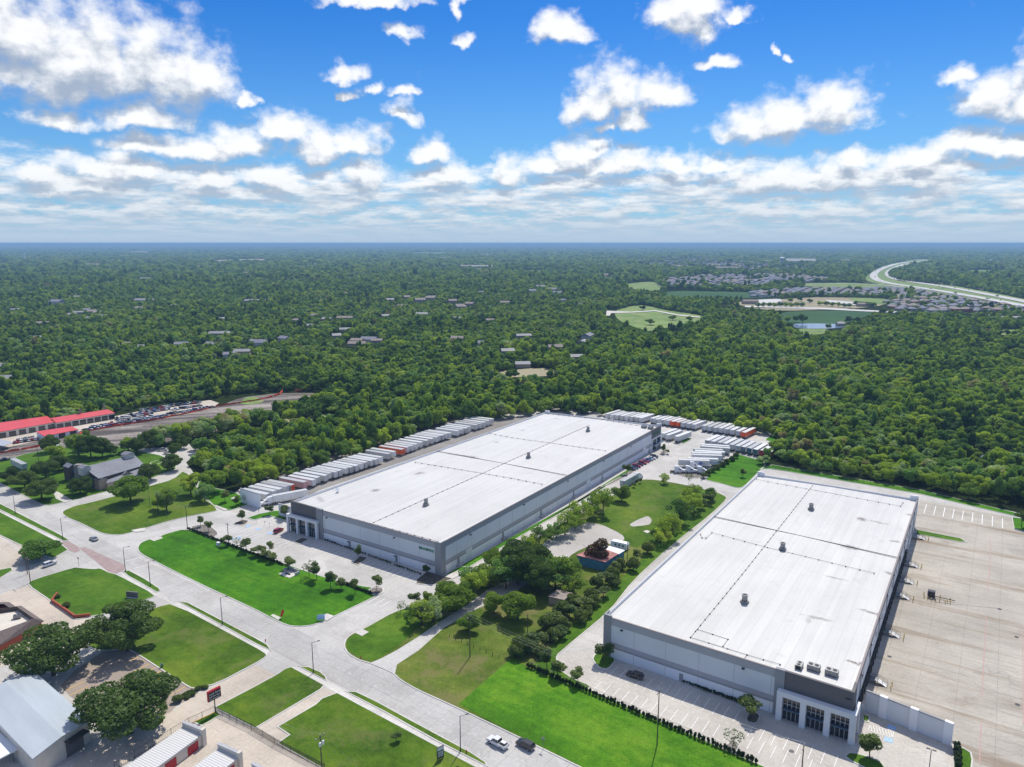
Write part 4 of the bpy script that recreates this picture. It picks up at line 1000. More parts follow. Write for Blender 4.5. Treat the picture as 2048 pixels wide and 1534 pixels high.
# ---------------------------------------------------------------- right warehouse
H2 = H1
B2, (FL2,FR2,BR2,BL2), (WF2,WR2,WB2,WL2), roof2 = warehouse('warehouse', 'white-roofed warehouse with dock doors and a wide empty truck court on its right', [(1209,1231),(1707,1386),(1836,998),(1516,948)], H2, 'roof_two')
a, _ = WF2.hit(1223, 1238)
m = MB(); WF2.box(m, -.15, a, -.5, .15, 0, H2+.5); WL2.box(m, WL2.L-3, WL2.L-.01, -.3, .15, 0, H2+.497); m.obj('corner_pier', 'wall_grey', B2)
m = MB(); WB2.box(m, -.2, 3.0, -.4, .25, 5, H2+1.3); m.obj('parapet_block', 'wall_white', B2); m = MB(); WB2.box(m, WB2.L-3.0, WB2.L+.2, -.4, .25, 5, H2+1.3); m.obj('parapet_block', 'wall_white', B2)
a, _ = WF2.hit(1552, 1336); b_, _ = WF2.hit(1571, 1343)
m = MB(); WF2.box(m, a, b_, -.6, .4, 0, H2+.4); m.obj('pilaster', 'wall_grey', B2)
m = MB(); WF2.box(m, b_+.004, WF2.L-.01, -.45, .25, 0, H2+.3); WR2.box(m, -.25, 4.6, -.45, .26, 0, H2+.303); m.obj('office_front', 'wall_dark', B2)
text('wall_number', '3001', .8, 'black', B2, WF2.pt(WF2.hit(1692,1388)[0], .3, WF2.hit(1692,1394)[1]-.4), WF2.d, (0,0,1), .04)
WP2 = Wall(P(1553,1431.5,0), P(1709.5,1484.5,0)); D2 = min((WP2.A-WF2.A).dot(WF2.n), (WP2.B-WF2.A).dot(WF2.n)); print('D2', D2); WP2 = WP2.off(1.5); portal(B2, WP2, 7.9, 1.55, 3, 1.3, 1.4)
# side return of the entrance frame
WP2R = Wall(WP2.B-WP2.n*0, WP2.B-WP2.n*6.5); m = MB(); WP2R.box(m, 1.001, 6.4, -.7, 0, 6.6, 7.898); WP2R.box(m, 5.4, 6.4, -.7, 0, 0, 6.6); m.obj('entrance_return', 'wall_light', B2)
for px, py in ((1362,1345),):
    a, _ = WF2.hit(px, py+15); m = MB(); WF2.box(m, a-.55, a+.55, -.05, .06, 0, 2.4); m.obj('door', 'wall_grey', B2)
for px, py in ((1244,1260),(1487,1336)):
    a, z = WF2.hit(px, py); m = MB(); WF2.box(m, a-.35, a+.35, .03, .6, z-.15, z+.12); m.obj('wall_light', 'metal_dark', B2)
m = MB(); m2 = MB(); m3 = MB(); i = 0
a = 10.0
doors = []
while a < WR2.L-42: doors.append(a); a += 3.9
sh = MB()
for a in doors:
    o = MB(); WR2.box(o, a, a+2.6, .0, .06, 1.25, 4.2); dd = o.obj('dock_door', 'wall_light', B2)
    o = MB(); WR2.box(o, a-.35, a, .0, .55, 1.0, 4.55); WR2.box(o, a+2.6, a+2.95, .0, .55, 1.0, 4.55); WR2.box(o, a-.35, a+2.95, .0, .55, 4.551, 4.85); o.obj('dock_seal', 'rubber', dd)
for k in range(11):
    a = 16+k*12.2; o = MB(); WR2.box(o, a, a+1.3, -.02, .05, 7.6, 9.0); o.obj('window', 'glass_dark', B2)
for k in range(9):
    a = 12+k*17; o = MB(); WR2.tube(o, a) if False else o.tube(WR2.pt(a, .15, 0.1), WR2.pt(a, .15, H2-1.6), .10, .10, 6); WR2.box(o, a-.3, a+.3, .02, .4, H2-1.6, H2-1.1); o.obj('downspout', 'metal_grey', B2)
for path in ([(1381,1276),(1484,1150),(1625,972)], [(1513,959),(1536,964),(1801,1013),(1806,1006)], [(1401,1069),(1404,1076),(1412,1077),(1424,1066),(1535,1096),(1748,1147)], [(1395,1260),(1456,1280),(1446,1294)], [(1381,1276),(1494,1311),(1487,1320)], [(1494,1311),(1560,1330)]): conduit(B2, path, ZR, 3.9, .05, .17)
seam(B2, (1429,1033), (1796,1115), ZR+.1, .25)
vent(P(1489,1206,ZR), 'drum ventilator nearest the entrance on the right warehouse roof'); vent(P(1565,1100,ZR), 'middle drum ventilator on the right warehouse roof'); vent(P(1622,1020,ZR), 'farthest drum ventilator on the right warehouse roof')
hvac(P(1598,1336,ZR-.2), -AF+1.57, 'small grey rooftop unit, leftmost of three above the right warehouse entrance', .85); hvac(P(1627,1340,ZR-.2), -AF, 'grey rooftop unit, middle of three above the right warehouse entrance'); hvac(P(1663,1350,ZR-.2), -AF, 'grey rooftop unit, rightmost of three above the right warehouse entrance')
# dock stairs
for i, (px, py) in enumerate(((1841,1078),(1826,1133),(1817,1166),(1809,1197),(1786,1272),(1759,1368))):
    q = P(px, py, 0); s = (q-WR2.A).dot(WR2.d)
    e = empty('dock_stairs', WR2.pt(s, 0, 0), math.atan2(WR2.n.y, WR2.n.x), 'steel dock stairs with landing against the right warehouse, '+('farthest from the entrance','next to the farthest stairs','third from the far end','fourth from the far end','second nearest the screen wall','nearest the screen wall')[i], 'stairs', 'stairs along the dock wall')
    m = MB().box(.6,2.6,-.9,.9,1.1,1.2); m.box(.6,.75,-.9,-.75,0,1.1); m.box(2.45,2.6,-.9,-.75,0,1.1); m.obj('landing', 'metal_grey', e)
    m = MB()
    for k in range(6): m.box(2.6+k*.36, 2.98+k*.36, -.85, .85, 1.0-k*.18, 1.05-k*.18)
    m.obj('steps', 'metal_pale', e)
    m = MB()
    for y in (-.88,.88):
        m.tube((.7,y,2.2),(2.6,y,2.2),.04); m.tube((2.6,y,2.2),(4.9,y,1.1),.04); m.tube((.7,y,1.7),(2.6,y,1.7),.03); m.tube((2.6,y,1.7),(4.9,y,.6),.03)
        for x, z in ((.7,1.1),(1.6,1.1),(2.6,1.1),(3.7,.5),(4.9,0)): m.tube((x,y,z),(x,y,z+1.1),.03)
    m.obj('handrail', 'metal_dark', e)
    for y in (-1.3,1.3):
        b = empty('bollard', WR2.pt(s+y, 5.9, 0), 0, 'yellow bollard at the foot of the '+('farthest','second farthest','third farthest','fourth farthest','second nearest','nearest')[i]+' dock stairs, '+('near' if y < 0 else 'far')+' one of the pair', 'bollard', 'yellow bollards of the truck court')
        m = MB(); m.tube((0,0,0),(0,0,1.15),.12,.12,8); m.obj('post', 'yellow', b); m = MB(); m.tube((0,0,.5),(0,0,.7),.125,.125,8); m.obj('stripe', 'black', b)
# screen wall
WS = Wall(P(1729,1421,0), P(1896,1489,0)); hs = hgt(1896,1489,1446)
sw = empty('screen_wall', (0,0,0), 0, 'tall pale concrete screen wall with square piers beside the right warehouse', 'wall')
m = MB(); WS.box(m, 0, WS.L, -.35, 0, 0, hs-.3); m.obj('panel', 'wall_light', sw)
m = MB(); WS.box(m, 0, WS.L+.3, -.45, .1, hs-.299, hs); m.obj('cap', 'wall_grey', sw)
for f in (.22,.23+.36,.985):
    m = MB(); a = WS.L*f; WS.box(m, a-.9, a+.9, -.6, .35, 0, hs+.15); m.obj('pier', 'wall_white', sw)
# screen wall in front of the trailer row
WQ = Wall(P(482,1005,0), P(521,1017,0)); hq = hgt(521,1017,989)
sw = empty('screen_wall', (0,0,0), 0, 'white concrete screen wall hiding the near end of the trailer row', 'wall')
m = MB(); WQ.box(m, 0, WQ.L, -.4, 0, 0, hq); m.obj('panel', 'wall_white', sw); m = MB(); WQ.box(m, -.1, WQ.L+.1, -.5, .1, hq+.001, hq+.35); m.obj('cap', 'coping_pale', sw)
WQ = Wall(P(558,1031,0), P(586,1040,0)); 
sw = empty('screen_wall', (0,0,0), 0, 'pale blue-grey screen wall standing left of the left warehouse office', 'wall')
m = MB(); WQ.box(m, 0, WQ.L, -.4, 0, 0, 5.4); m.obj('panel', 'wall_light', sw); m = MB(); WQ.box(m, -.1, WQ.L+.1, -.5, .1, 5.401, 5.7); m.obj('cap', 'coping_pale', sw)

# ================================================================ OTHER BUILDINGS
def solid(parent, name, pts, mat, z0=0.0, inset=0.0):
    "pts: 3-D roof outline -> walls down to z0"
    n = len(pts); m = MB(); c = sum((Vector(p) for p in pts), Vector())/n
    q = []
    for p in pts:
        p = Vector(p); d = (c-p); d.z = 0
        if d.length: p = p+d.normalized()*inset
        q.append(p)
    a = sum(q[i].x*q[(i+1)%n].y-q[(i+1)%n].x*q[i].y for i in range(n))
    if a < 0: q = q[::-1]
    m.add([(p.x,p.y,z0) for p in q]+[(p.x,p.y,p.z-.06) for p in q], [(i,(i+1)%n,(i+1)%n+n,i+n) for i in range(n)]+[tuple(range(n,2*n))])
    return m.obj(name, mat, parent)
def roofslab(parent, name, pts, mat, t=.22):
    q = [Vector(p) for p in pts]; n = len(q)
    a = sum(q[i].x*q[(i+1)%n].y-q[(i+1)%n].x*q[i].y for i in range(n))
    if a < 0: q = q[::-1]
    m = MB(); m.add([p-Vector((0,0,t)) for p in q]+q, [(i,(i+1)%n,(i+1)%n+n,i+n) for i in range(n)]+[tuple(range(n,2*n)), tuple(range(n-1,-1,-1))])
    return m.obj(name, mat, parent)
def seamed(name, col, ang, w, dark=.6, rough=.35, metal=.3):
    m, t, b = newmat(name); p = pos(t); pr = rotv(t, p, ang)
    _, f = grid_lines(t, pr, w, 400, .05)
    n = t.noise(t.vmath('MULTIPLY', pr, (1,.15,1)), .25, 6, .65)
    c = t.ramp(n, [(.3, tuple(x*.86 for x in col)), (.7, tuple(min(1,x*1.08) for x in col))])
    c = t.mix(t.math('MULTIPLY', f, dark), c, tuple(x*.4 for x in col))
    t.l.new(c, b.inputs['Base Color']); b.inputs['Roughness'].default_value = rough; b.inputs['Metallic'].default_value = metal
def shingle(name, col):
    m, t, b = newmat(name); p = pos(t)
    n = t.noise(p, 1.6, 5, .7); n2 = t.noise(p, .15, 3)
    c = t.ramp(t.math('ADD', t.math('MULTIPLY', n, .7), t.math('MULTIPLY', n2, .3)), [(.35, tuple(x*.7 for x in col)), (.65, tuple(x*1.25 for x in col))])
    t.l.new(c, b.inputs['Base Color']); b.inputs['Roughness'].default_value = .9
shingle('shingle_grey', (.24,.245,.27)); shingle('shingle_tan', (.30,.25,.22)); shingle('shingle_blue', (.22,.225,.27)); shingle('shingle_brown', (.14,.11,.10))
# blue-white metal hall, bottom left
zz = 5.6
A, Bv, Cv = P(65,1518,zz), P(181,1441,zz), P(64,1339,zz); D = A+(Cv-Bv)
seamed('roof_metal_blue', (.46,.51,.54), math.pi/2-math.atan2((Cv-Bv).y, (Cv-Bv).x), .45, .25, .5, 0)
hb = empty('metal_hall', (0,0,0), 0, 'long hall with a pale blue metal gable roof at the bottom left corner', 'building')
m1 = (A+Bv)/2+Vector((0,0,.75)); m2 = (D+Cv)/2+Vector((0,0,.75))
roofslab(hb, 'roof', [A,m1,m2,D], 'roof_metal_blue', .25); roofslab(hb, 'roof', [m1+Vector((0,0,.002)),Bv,Cv,m2+Vector((0,0,.002))], 'roof_metal_blue', .25)
solid(hb, 'wall', [A-Vector((0,0,.3)),m1-Vector((0,0,.3)),Bv-Vector((0,0,.3)),Cv-Vector((0,0,.3)),D-Vector((0,0,.3))], 'wall_cream', 0, .5)
wg = Wall(A, Bv); m = MB(); a, _ = wg.hit(152, 1488); wg.box(m, a-2.2, a+2.2, -.6, -.3, 0, 4.2); m.obj('loading_door', 'wall_dark', hb)
m = MB(); wg.box(m, a-2.5, a+2.5, -.3, 1.6, 4.2, 4.5); m.obj('door_canopy', 'metal_dark', hb)
cn = empty('canopy', (0,0,0), 0, 'low white flat canopy beside the pale blue metal hall', 'canopy')
roofslab(cn, 'roof', [P(-40,1430,3.4),P(37,1497,3.4),P(-10,1522,3.4),P(-110,1470,3.4)], 'wall_white', .3)
m = MB(); [m.tube(P(x,y,0), P(x,y,0)+Vector((0,0,3.2)), .12) for x, y in ((28,1524),(0,1540))]; m.obj('post', 'metal_grey', cn)
# self storage rows
seamed('roof_ribbed', (.66,.66,.64), 0, .6, .55)
def storage(label, a, b, z, length, parap=1.0):
    A, Bv = P(*a, z), P(*b, z); d = (Bv-A); L = d.length; ang = math.atan2(d.y, d.x)
    e = empty('storage_building', (A.x, A.y, 0), ang, label, 'building')
    m = MB().box(.1, L-.1, -length, -.3, 0, z-1.2); m.obj('wall', 'wall_cream', e)
    m = MB(); m.add([(0,-.5,z-.9),(L,-.5,z-1.15),(L,-length,z-1.15),(0,-length,z-.9),(0,-.5,z-1.1),(L,-.5,z-1.3),(L,-length,z-1.3),(0,-length,z-1.1)], [(0,3,2,1),(4,5,6,7),(1,2,6,5),(0,4,7,3),(2,3,7,6)])
    rm = 'roof_rib_'+str(len(MATS)); mt, t, bs = newmat(rm); tc = t.node('ShaderNodeTexCoord').outputs['Object']
    y = t.sep(tc)[1]; s = t.math('ABSOLUTE', t.math('SUBTRACT', t.math('FRACT', t.math('DIVIDE', y, .62)), .5))
    t.l.new(t.mix(t.ss(s, .14, .05), (.68,.67,.64), (.28,.28,.28)), bs.inputs['Base Color']); bs.inputs['Roughness'].default_value = .4
    m.obj('roof', rm, e)
    m = MB().box(-.3, L+.3, -.5, .1, 0, z); m.box(L-.3, L+.5, -.7, .3, 0, z+.25); m.obj('end_parapet', 'wall_cream', e)
    m = MB().box(-.4, L+.4, -.6, .2, z+.001, z+.12); m.obj('coping', 'coping_pale', e)
    k = 0; y = -3.2
    while y > -length+3:
        m = MB().box(L-.1, L-.02, y-1.5, y+1.5, .05, 2.3); m.obj('roller_door', 'red_door', e); y -= 6.2; k += 1
storage('storage row with red roller doors nearest the big round tree', (369,1443.5), (406.5,1458), 4.2, 40)
storage('storage row with red roller doors nearest the black fence', (440,1487), (479.5,1504), 4.2, 40)
storage('storage block whose corner peeks in at the bottom edge', (508,1526), (545,1545), 4.2, 20)
# tan building with sunken flat roof
tb = empty('brick_building', (0,0,0), 0, 'building with a brown shingled skirt roof round a sunken flat roof at the left edge', 'building')
out = [P(42,1211,2.9),P(88,1242,2.9),P(-10,1296,2.9),P(-90,1240,2.9)]; inn = [P(33,1213,4.9),P(68,1237,4.9),P(-6,1264,4.9),P(-70,1228,4.9)]
for i in range(4):
    j = (i+1)%4; roofslab(tb, 'roof', [out[i],out[j],inn[j],inn[i]], 'shingle_brown', .12)
solid(tb, 'wall', out, 'brick_red', 0, .8)
m = MB()
for i in range(4):
    j = (i+1)%4; w_ = Wall(inn[i], inn[j]); m.add([inn[i],inn[j],Vector((inn[j].x,inn[j].y,3.3)),Vector((inn[i].x,inn[i].y,3.3))], [(0,1,2,3)])
m.obj('parapet', 'wall_brown', tb)
MATS['flat_roof'] = MATS['gravel']; MB().poly([Vector((p.x,p.y,3.5)) for p in inn]).obj('flat_roof', 'wall_cream', tb)
hvac(P(35,1236,3.6), .5, 'white rooftop unit on the sunken flat roof at the left edge', .7)
tb2 = empty('brick_building', (0,0,0), 0, 'smaller brown skirt-roofed block at the left edge behind the sunken flat roof', 'building')
out = [P(18,1204,2.9),P(30,1212,2.9),P(-20,1228,2.9),P(-70,1205,2.9)]; inn = [P(8,1208,4.6),P(20,1216,4.6),P(-20,1224,4.6),P(-60,1208,4.6)]
for i in range(4):
    j = (i+1)%4; roofslab(tb2, 'roof', [out[i],out[j],inn[j],inn[i]], 'shingle_brown', .12)
solid(tb2, 'wall', out, 'brick_red', 0, .8)
# planter wall on the lawn
pw = empty('planter_wall', (0,0,0), 0, 'low red brick planter wall edging the lawn left of the dark tree', 'wall')
m = MB()
for a, b in (((104,1204),(150,1236)),((150,1236.2),(181,1233)),((104,1204),(115,1190))):
    w_ = Wall(P(*a), P(*b)); w_.box(m, 0, w_.L, -.25, .25, 0, 1.1)
m.obj('wall', 'brick_red', pw)
# community building with grey shingle roofs
cb = empty('community_building', (0,0,0), 0, 'stone and tan building with large grey shingle roofs behind the roadside trees', 'building')
v3 = lambda x, y, z: P(x, y, z)
r1 = [v3(166,934,9.5),v3(268,909,9.5),v3(290,930,6.2),v3(197,957,6.2)]
roofslab(cb, 'roof', r1, 'shingle_grey'); 
back = [v3(166,934,9.5),v3(268,909,9.5)]
off_ = (back[0]-r1[3]); off_.z = 0; off_.normalize()
rb = [back[0]+Vector((0,0,.003)),back[1]+Vector((0,0,.003)),back[1]+off_*9-Vector((0,0,3.2)),back[0]+off_*9-Vector((0,0,3.2))]
roofslab(cb, 'roof', rb, 'shingle_grey')
solid(cb, 'wall', [r1[3],r1[2],r1[1],rb[2],rb[3],r1[0]], 'wall_brown', 0, .5)
r2 = [v3(213,948.5,5.6),v3(291,931.5,5.6),v3(292,947,3.6),v3(213,966.5,3.6)]
roofslab(cb, 'roof', r2, 'shingle_grey'); solid(cb, 'wall', r2, 'wall_tan', 0, .4)
def gable(root, a, b, z, depthv, rise, wall, roof, z0=0):
    A_, B_ = P(*a, z), P(*b, z); dv = Vector(depthv); Mid = (A_+B_)/2+Vector((0,0,rise))
    roofslab(root, 'roof', [A_,Mid,Mid+dv,A_+dv], roof, .15); roofslab(root, 'roof', [Mid+Vector((0,0,.002)),B_,B_+dv,Mid+dv+Vector((0,0,.002))], roof, .15)
    solid(root, 'wall', [A_-Vector((0,0,.2)),Mid-Vector((0,0,.2)),B_-Vector((0,0,.2)),B_+dv-Vector((0,0,.2)),Mid+dv-Vector((0,0,.2)),A_+dv-Vector((0,0,.2))], wall, z0, .3)
gable(cb, (243,952), (266,947), 4.4, off_*6, 1.8, 'wall_tan', 'shingle_grey')
gable(cb, (197,962), (216,958), 5.0, off_*5, 1.0, 'wall_tan', 'shingle_grey')
gable(cb, (164,938), (183,933), 10.2, off_*5, 1.0, 'wall_cream', 'shingle_grey', 6.5)
gable(cb, (251,911), (270,906.5), 11.0, off_*5, 1.0, 'wall_cream', 'shingle_grey', 7.5)
gable(cb, (137,936), (155,932), 7.2, off_*6, 1.4, 'wall_brown', 'shingle_grey')
tw = P(161,968,0); m = MB(); m.box(tw.x-1.6, tw.x+1.6, tw.y-1.4, tw.y+1.4, 0, 10.2); m.obj('chimney', 'wall_stone', cb)
wc = Wall(P(139,958,0), P(196,982,0)); m = MB()
for k in range(12):
    for z in (1.2, 4.3): wc.box(m, 2+k*2.1, 3.1+k*2.1, -.6, .1, z, z+1.6)
m.obj('window', 'glass_blue', cb)
# red-roofed workshops
def workshop(label, pts, zs, bays, mat='wall_cream'):
    e = empty('workshop', (0,0,0), 0, label, 'building', 'red roofed workshops')
    q = [P(x, y, z) for (x, y), z in zip(pts, zs)]
    roofslab(e, 'roof', q, 'roof_red', .25); solid(e, 'wall', q, mat, 0, .3)
    w_ = Wall(q[0], q[1])
    for k in range(bays):
        a = w_.L*(k+.5)/bays; m = MB(); w_.box(m, a-1.9, a+1.9, -1.0, .02, .05, 3.2); m.obj('bay_shade', 'glass_dark', e)  # dark block painted in for the shade inside each open bay
    return e, w_
workshop('long red-roofed workshop at the left edge with open garage bays', [(-70,876),(111,844),(94,832),(-70,855)], [4.2,4.2,5.8,5.8], 9)
e, w_ = workshop('red-roofed workshop with seven open bays beside the packed car lot', [(112,845.6),(230,825.6),(216,818.5),(102,836)], [4.2,4.2,5.8,5.8], 8)
for px, py in ((161,828),(209,819)):
    q = P(px, py, 5.5); m = MB(); m.box(q.x-.5,q.x+.5,q.y-.5,q.y+.5,5.3,9.0); m.obj('exhaust_stack', 'metal_grey', e)
workshop('small red-roofed white office in front of the long workshops', [(89,872.5),(157,859),(143,852.5),(72,863)], [3.4,3.4,4.6,4.6], 3, 'wall_white')
cp = empty('carport', (0,0,0), 0, 'open carport with a pale flat roof at the left edge by the orange fence', 'carport')
q = [P(-30,886,3),P(8,892,3),P(27,884,3),P(-10,876,3)]; roofslab(cp, 'roof', q, 'metal_pale'); m = MB(); [m.tube((p.x,p.y,0),(p.x,p.y,2.9),.1) for p in q]; m.obj('post', 'metal_dark', cp)
# blue barn
plain('wall_blue', (.07,.22,.36), .8, 0, .25, .8); plain('roof_rust', (.42,.17,.15), .7, 0, .35, .4)
bb = empty('barn', (0,0,0), 0, 'turquoise blue shed with a patchy rusty roof beside the gravel yard', 'building')
q = [P(1152,1110,4.0),P(1211,1124,4.0),P(1237,1107.5,4.4),P(1192,1091,4.4)]
roofslab(bb, 'roof', q, 'roof_rust'); solid(bb, 'wall', q, 'wall_blue', 0, .3)
q2 = [P(1209,1089,4.2),P(1250,1100.5,3.6),P(1237.5,1108,4.38),P(1193,1091.5,4.38)]
roofslab(bb, 'roof', q2, 'wall_white'); solid(bb, 'wall', [p-Vector((0,0,.1)) for p in q2], 'wall_blue', 0, .3)
w_ = Wall(q[0], q[1]); m = MB(); w_.box(m, w_.L*.18, w_.L*.3, -.6, -.2, 0, 3); m.obj('door', 'wall_dark', bb)
w_ = Wall(q[1], q[2]); m = MB(); w_.box(m, w_.L*.5, w_.L*.6, -.6, -.2, 1.2, 2.4); m.obj('window', 'glass_dark', bb)
sd_ = empty('shed', (0,0,0), 0, 'pale shed half hidden under the dark trees beside the power line', 'shed')
q = [P(1096,1192,2.8),P(1128,1200,2.8),P(1146,1186,2.8),P(1116,1178,2.8)]; roofslab(sd_, 'roof', q, 'shingle_tan'); solid(sd_, 'wall', q, 'wall_tan', 0, .2)
# camper
e = empty('camper_trailer', P(1240,1097,0), -AF, 'white camper trailer parked behind the turquoise shed', 'camper')
m = MB(); m.prism([(-3.2,.55),(-3.6,1.2),(-3.2,2.9),(3.0,3.0),(3.4,2.4),(3.4,.55)], -1.2, 1.2)
m.v = [(a, c, b) for a, b, c in m.v]; m.f = [f[::-1] for f in m.f]; m.obj('body', 'wall_white', e)
for x in (-1.4, .2, 1.8): MB().box(x-.35, x+.35, -1.24, -1.2, 1.5, 2.2).obj('window', 'glass_dark', e)
for y in (-1.0, 1.0): mm = MB(); mm.tube((.3,y-.1,.35),(.3,y+.1,.35),.35,.35,12); mm.obj('wheel', 'rubber', e)

# ---- town and suburb houses
HM = {}
def house_mesh(key, w, d, h, roof, wall, gab=False):
    k = (key, roof, wall)
    if k in HM: return HM[k]
    m = MB(); m.mi = 0; m.box(-w/2, w/2, -d/2, d/2, -.2, h)
    m.mi = 1; o = .5; rh = d*.24; r = (w-d)/2 if not gab else w/2+o*.6
    r = max(r, .3)
    b = [(-w/2-o,-d/2-o,h+.01),(w/2+o,-d/2-o,h+.01),(w/2+o,d/2+o,h+.01),(-w/2-o,d/2+o,h+.01),(-r,0,h+rh),(r,0,h+rh)]
    m.add(b, [(0,1,5,4),(2,3,4,5),(1,2,5),(3,0,4),(3,2,1,0)])
    if not gab: m.box(w*.15, w*.42, -d*.75, -d*.3, h-.1, h+rh*.5)
    me = bpy.data.meshes.new('house'); me.from_pydata(m.v, [], m.f)
    for x in (wall, roof): me.materials.append(MATS[x])
    me.polygons.foreach_set('material_index', m.m); HM[k] = me; return me
hm = [house_mesh('a%d' % i, w, d, h, r, wl) for i, (w, d, h, r, wl) in enumerate([(16,11,3.2,'shingle_grey','wall_tan'),(14,12,3.4,'shingle_blue','wall_tan'),(17,12,5.2,'shingle_tan','brick_red'),(15,11,3.2,'shingle_tan','wall_cream'),(15,12,5.0,'shingle_blue','wall_cream')])]
rnd = random.Random(4)
GN_ = ['houses of the suburb below the highway','houses beyond the park lawn','houses of the middle distance subdivision','houses of the far subdivision']
LB_ = ['hip-roofed house in the tight rows between the dark woods and the highway','hip-roofed house behind the sports park in the dense suburb','roof among the trees beyond the long green dam field','tiny roof in the hazy far subdivision near the water tower']
SUBH.sort(key=lambda h: math.hypot(h[0], h[1]))
far_h = MB()
for (x, y, k, s, a) in SUBH[125:1200]:
    ca, sa = math.cos(a)*s, math.sin(a)*s; w2, d2, h2 = 8, 6, 3.3; c8 = lambda X, Y, Z: (x+X*ca-Y*sa, y+X*sa+Y*ca, Z*s)
    far_h.mi = 0; far_h.add([c8(-w2,-d2,0),c8(w2,-d2,0),c8(w2,d2,0),c8(-w2,d2,0),c8(-w2,-d2,h2),c8(w2,-d2,h2),c8(w2,d2,h2),c8(-w2,d2,h2)], [(0,1,5,4),(1,2,6,5),(2,3,7,6),(3,0,4,7)])
    far_h.mi = rnd.choice([1,1,2]); far_h.add([c8(-w2-.5,-d2-.5,h2),c8(w2+.5,-d2-.5,h2),c8(w2+.5,d2+.5,h2),c8(-w2-.5,d2+.5,h2),c8(-2.5,0,h2+3),c8(2.5,0,h2+3)], [(0,1,5,4),(2,3,4,5),(1,2,5),(3,0,4)])
tag(far_h.obj('distant_houses', ['wall_tan','shingle_blue','shingle_tan']), 'dense mass of small hip roofs in the suburb beyond the sports park', 'houses', None, 'stuff')
for (x, y, k, s, a) in SUBH[:125]:
    o = bpy.data.objects.new('house', rnd.choice(hm)); C.objects.link(o); o.location = (x, y, 0); o.rotation_euler = (0,0,a); o.scale = (s,s,s); tag(o, LB_[k], 'house', GN_[k])
plain('roof_pale', (.30,.30,.30), .7, 0, .15, .1)
TC = {'w':('roof_pale','wall_tan'),'g':('shingle_grey','wall_cream'),'t':('shingle_tan','wall_tan'),'d':('shingle_blue','wall_cream'),'p':('shingle_tan','wall_tan')}
RC = {'w':'pale','g':'grey','t':'tan','d':'dark','p':'brown'}
for i, (px, py, w_, d_, h_, c, a) in enumerate(TOWN):
    me = house_mesh('t%d' % i, w_, d_, h_, *TC[c], gab=True); q = P(px, py, 0)
    o = bpy.data.objects.new('house' if w_ < 40 else 'commercial_building', me); C.objects.link(o); o.location = q; o.rotation_euler = (0,0,a)
    reg = 'near the left edge' if px < 260 else 'left of the middle' if px < 760 else 'in the middle of the woods' if px < 1250 else 'towards the highway'
    rowt = 'on the horizon' if py < 512 else 'far away' if py < 560 else 'in the wooded town' if py < 660 else 'in the nearer woods'
    tag(o, RC[c]+'-roofed '+('house' if w_ < 40 else 'long building')+' showing through the trees '+rowt+' '+reg, 'house' if w_ < 40 else 'building', 'buildings showing through the trees '+rowt+' '+reg+' with '+RC[c]+' roofs')
# water tower, mast
q = P(1563,533,0); e = empty('water_tower', q, 0, 'grey fluted column water tower with a wide tank before the far white warehouse', 'water tower')
m = MB(); m.tube((0,0,-1),(0,0,34),6.5,6.0,16); m.obj('column', 'wall_grey_light', e)
m = MB(); m.tube((0,0,34),(0,0,38),6,14,20); m.tube((0,0,38),(0,0,44),14,14,20); m.tube((0,0,44),(0,0,48),14,3,20); m.obj('tank', 'wall_light', e)
q = P(1048,510,0); e = empty('radio_mast', q, 0, 'thin lattice radio mast standing on the horizon', 'mast'); m = MB(); m.tube((0,0,0),(0,0,112),2.2,1.2,4); m.obj('lattice', 'metal_grey', e)
q = P(1056,512,0); e = empty('water_tower', q, 0, 'small pale water tower beside the mast on the horizon', 'water tower'); m = MB(); m.tube((0,0,0),(0,0,50),7,6,8); m.obj('column', 'wall_grey_light', e); m = MB(); m.tube((0,0,50),(0,0,66),18,18,12); m.obj('tank', 'wall_light', e)
q = P(49,520,0); e = empty('water_tower', q, 0, 'slim white tower far off at the upper left above the trees', 'tower'); m = MB(); m.tube((0,0,0),(0,0,48),7,7,10); m.obj('column', 'wall_white', e)
q = P(1660,598,0); e = empty('picnic_pavilion', P(1682,650,0), 0, 'small pavilion with a pyramid roof by the pond', 'pavilion'); m = MB(); m.tube((0,0,3),(0,0,6),8,.4,4); m.obj('roof', 'shingle_tan', e); m = MB(); [m.tube((x,y,-1),(x,y,3.1),.2) for x in (-4,4) for y in (-4,4)]; m.obj('post', 'wall_tan', e)
# ================================================================ VEHICLES
def wheel(par, name, x, y, r=.5, w=.28, z=None, rim='metal_pale'):
    z = r if z is None else z
    m = MB(); m.tube((x,y-w/2,z),(x,y+w/2,z),r,r,14); o = m.obj(name, 'rubber', par)
    m = MB(); s = 1 if y > 0 else -1; m.tube((x,y+s*w/2,z),(x,y+s*(w/2+.02),z),r*.55,r*.5,10); m.obj('rim', rim, o); return o
plain('trailer_white', (.74,.745,.75), .5, 0, .07, .25); plain('trailer_white_worn', (.62,.62,.60), .6, 0, .14, .4); plain('trailer_orange', (.72,.10,.02), .5, 0, .1, .5)
plain('trailer_pink', (.66,.36,.33), .6, 0, .12, .5); plain('trailer_red', (.40,.05,.045), .6, 0, .15, .5); plain('trailer_brown', (.22,.07,.03), .7, 0, .3, .6); plain('trailer_roof', (.60,.61,.62), .5, .1, .12, .4); plain('trailer_end', (.50,.54,.60), .5, 0, .2, .8)
plain('letter_blue', (.03,.09,.42), .5, 0, .05); plain('letter_navy', (.03,.05,.16), .5, 0, .05); plain('letter_grey', (.30,.32,.38), .5, 0, .05)
LT = 16.1
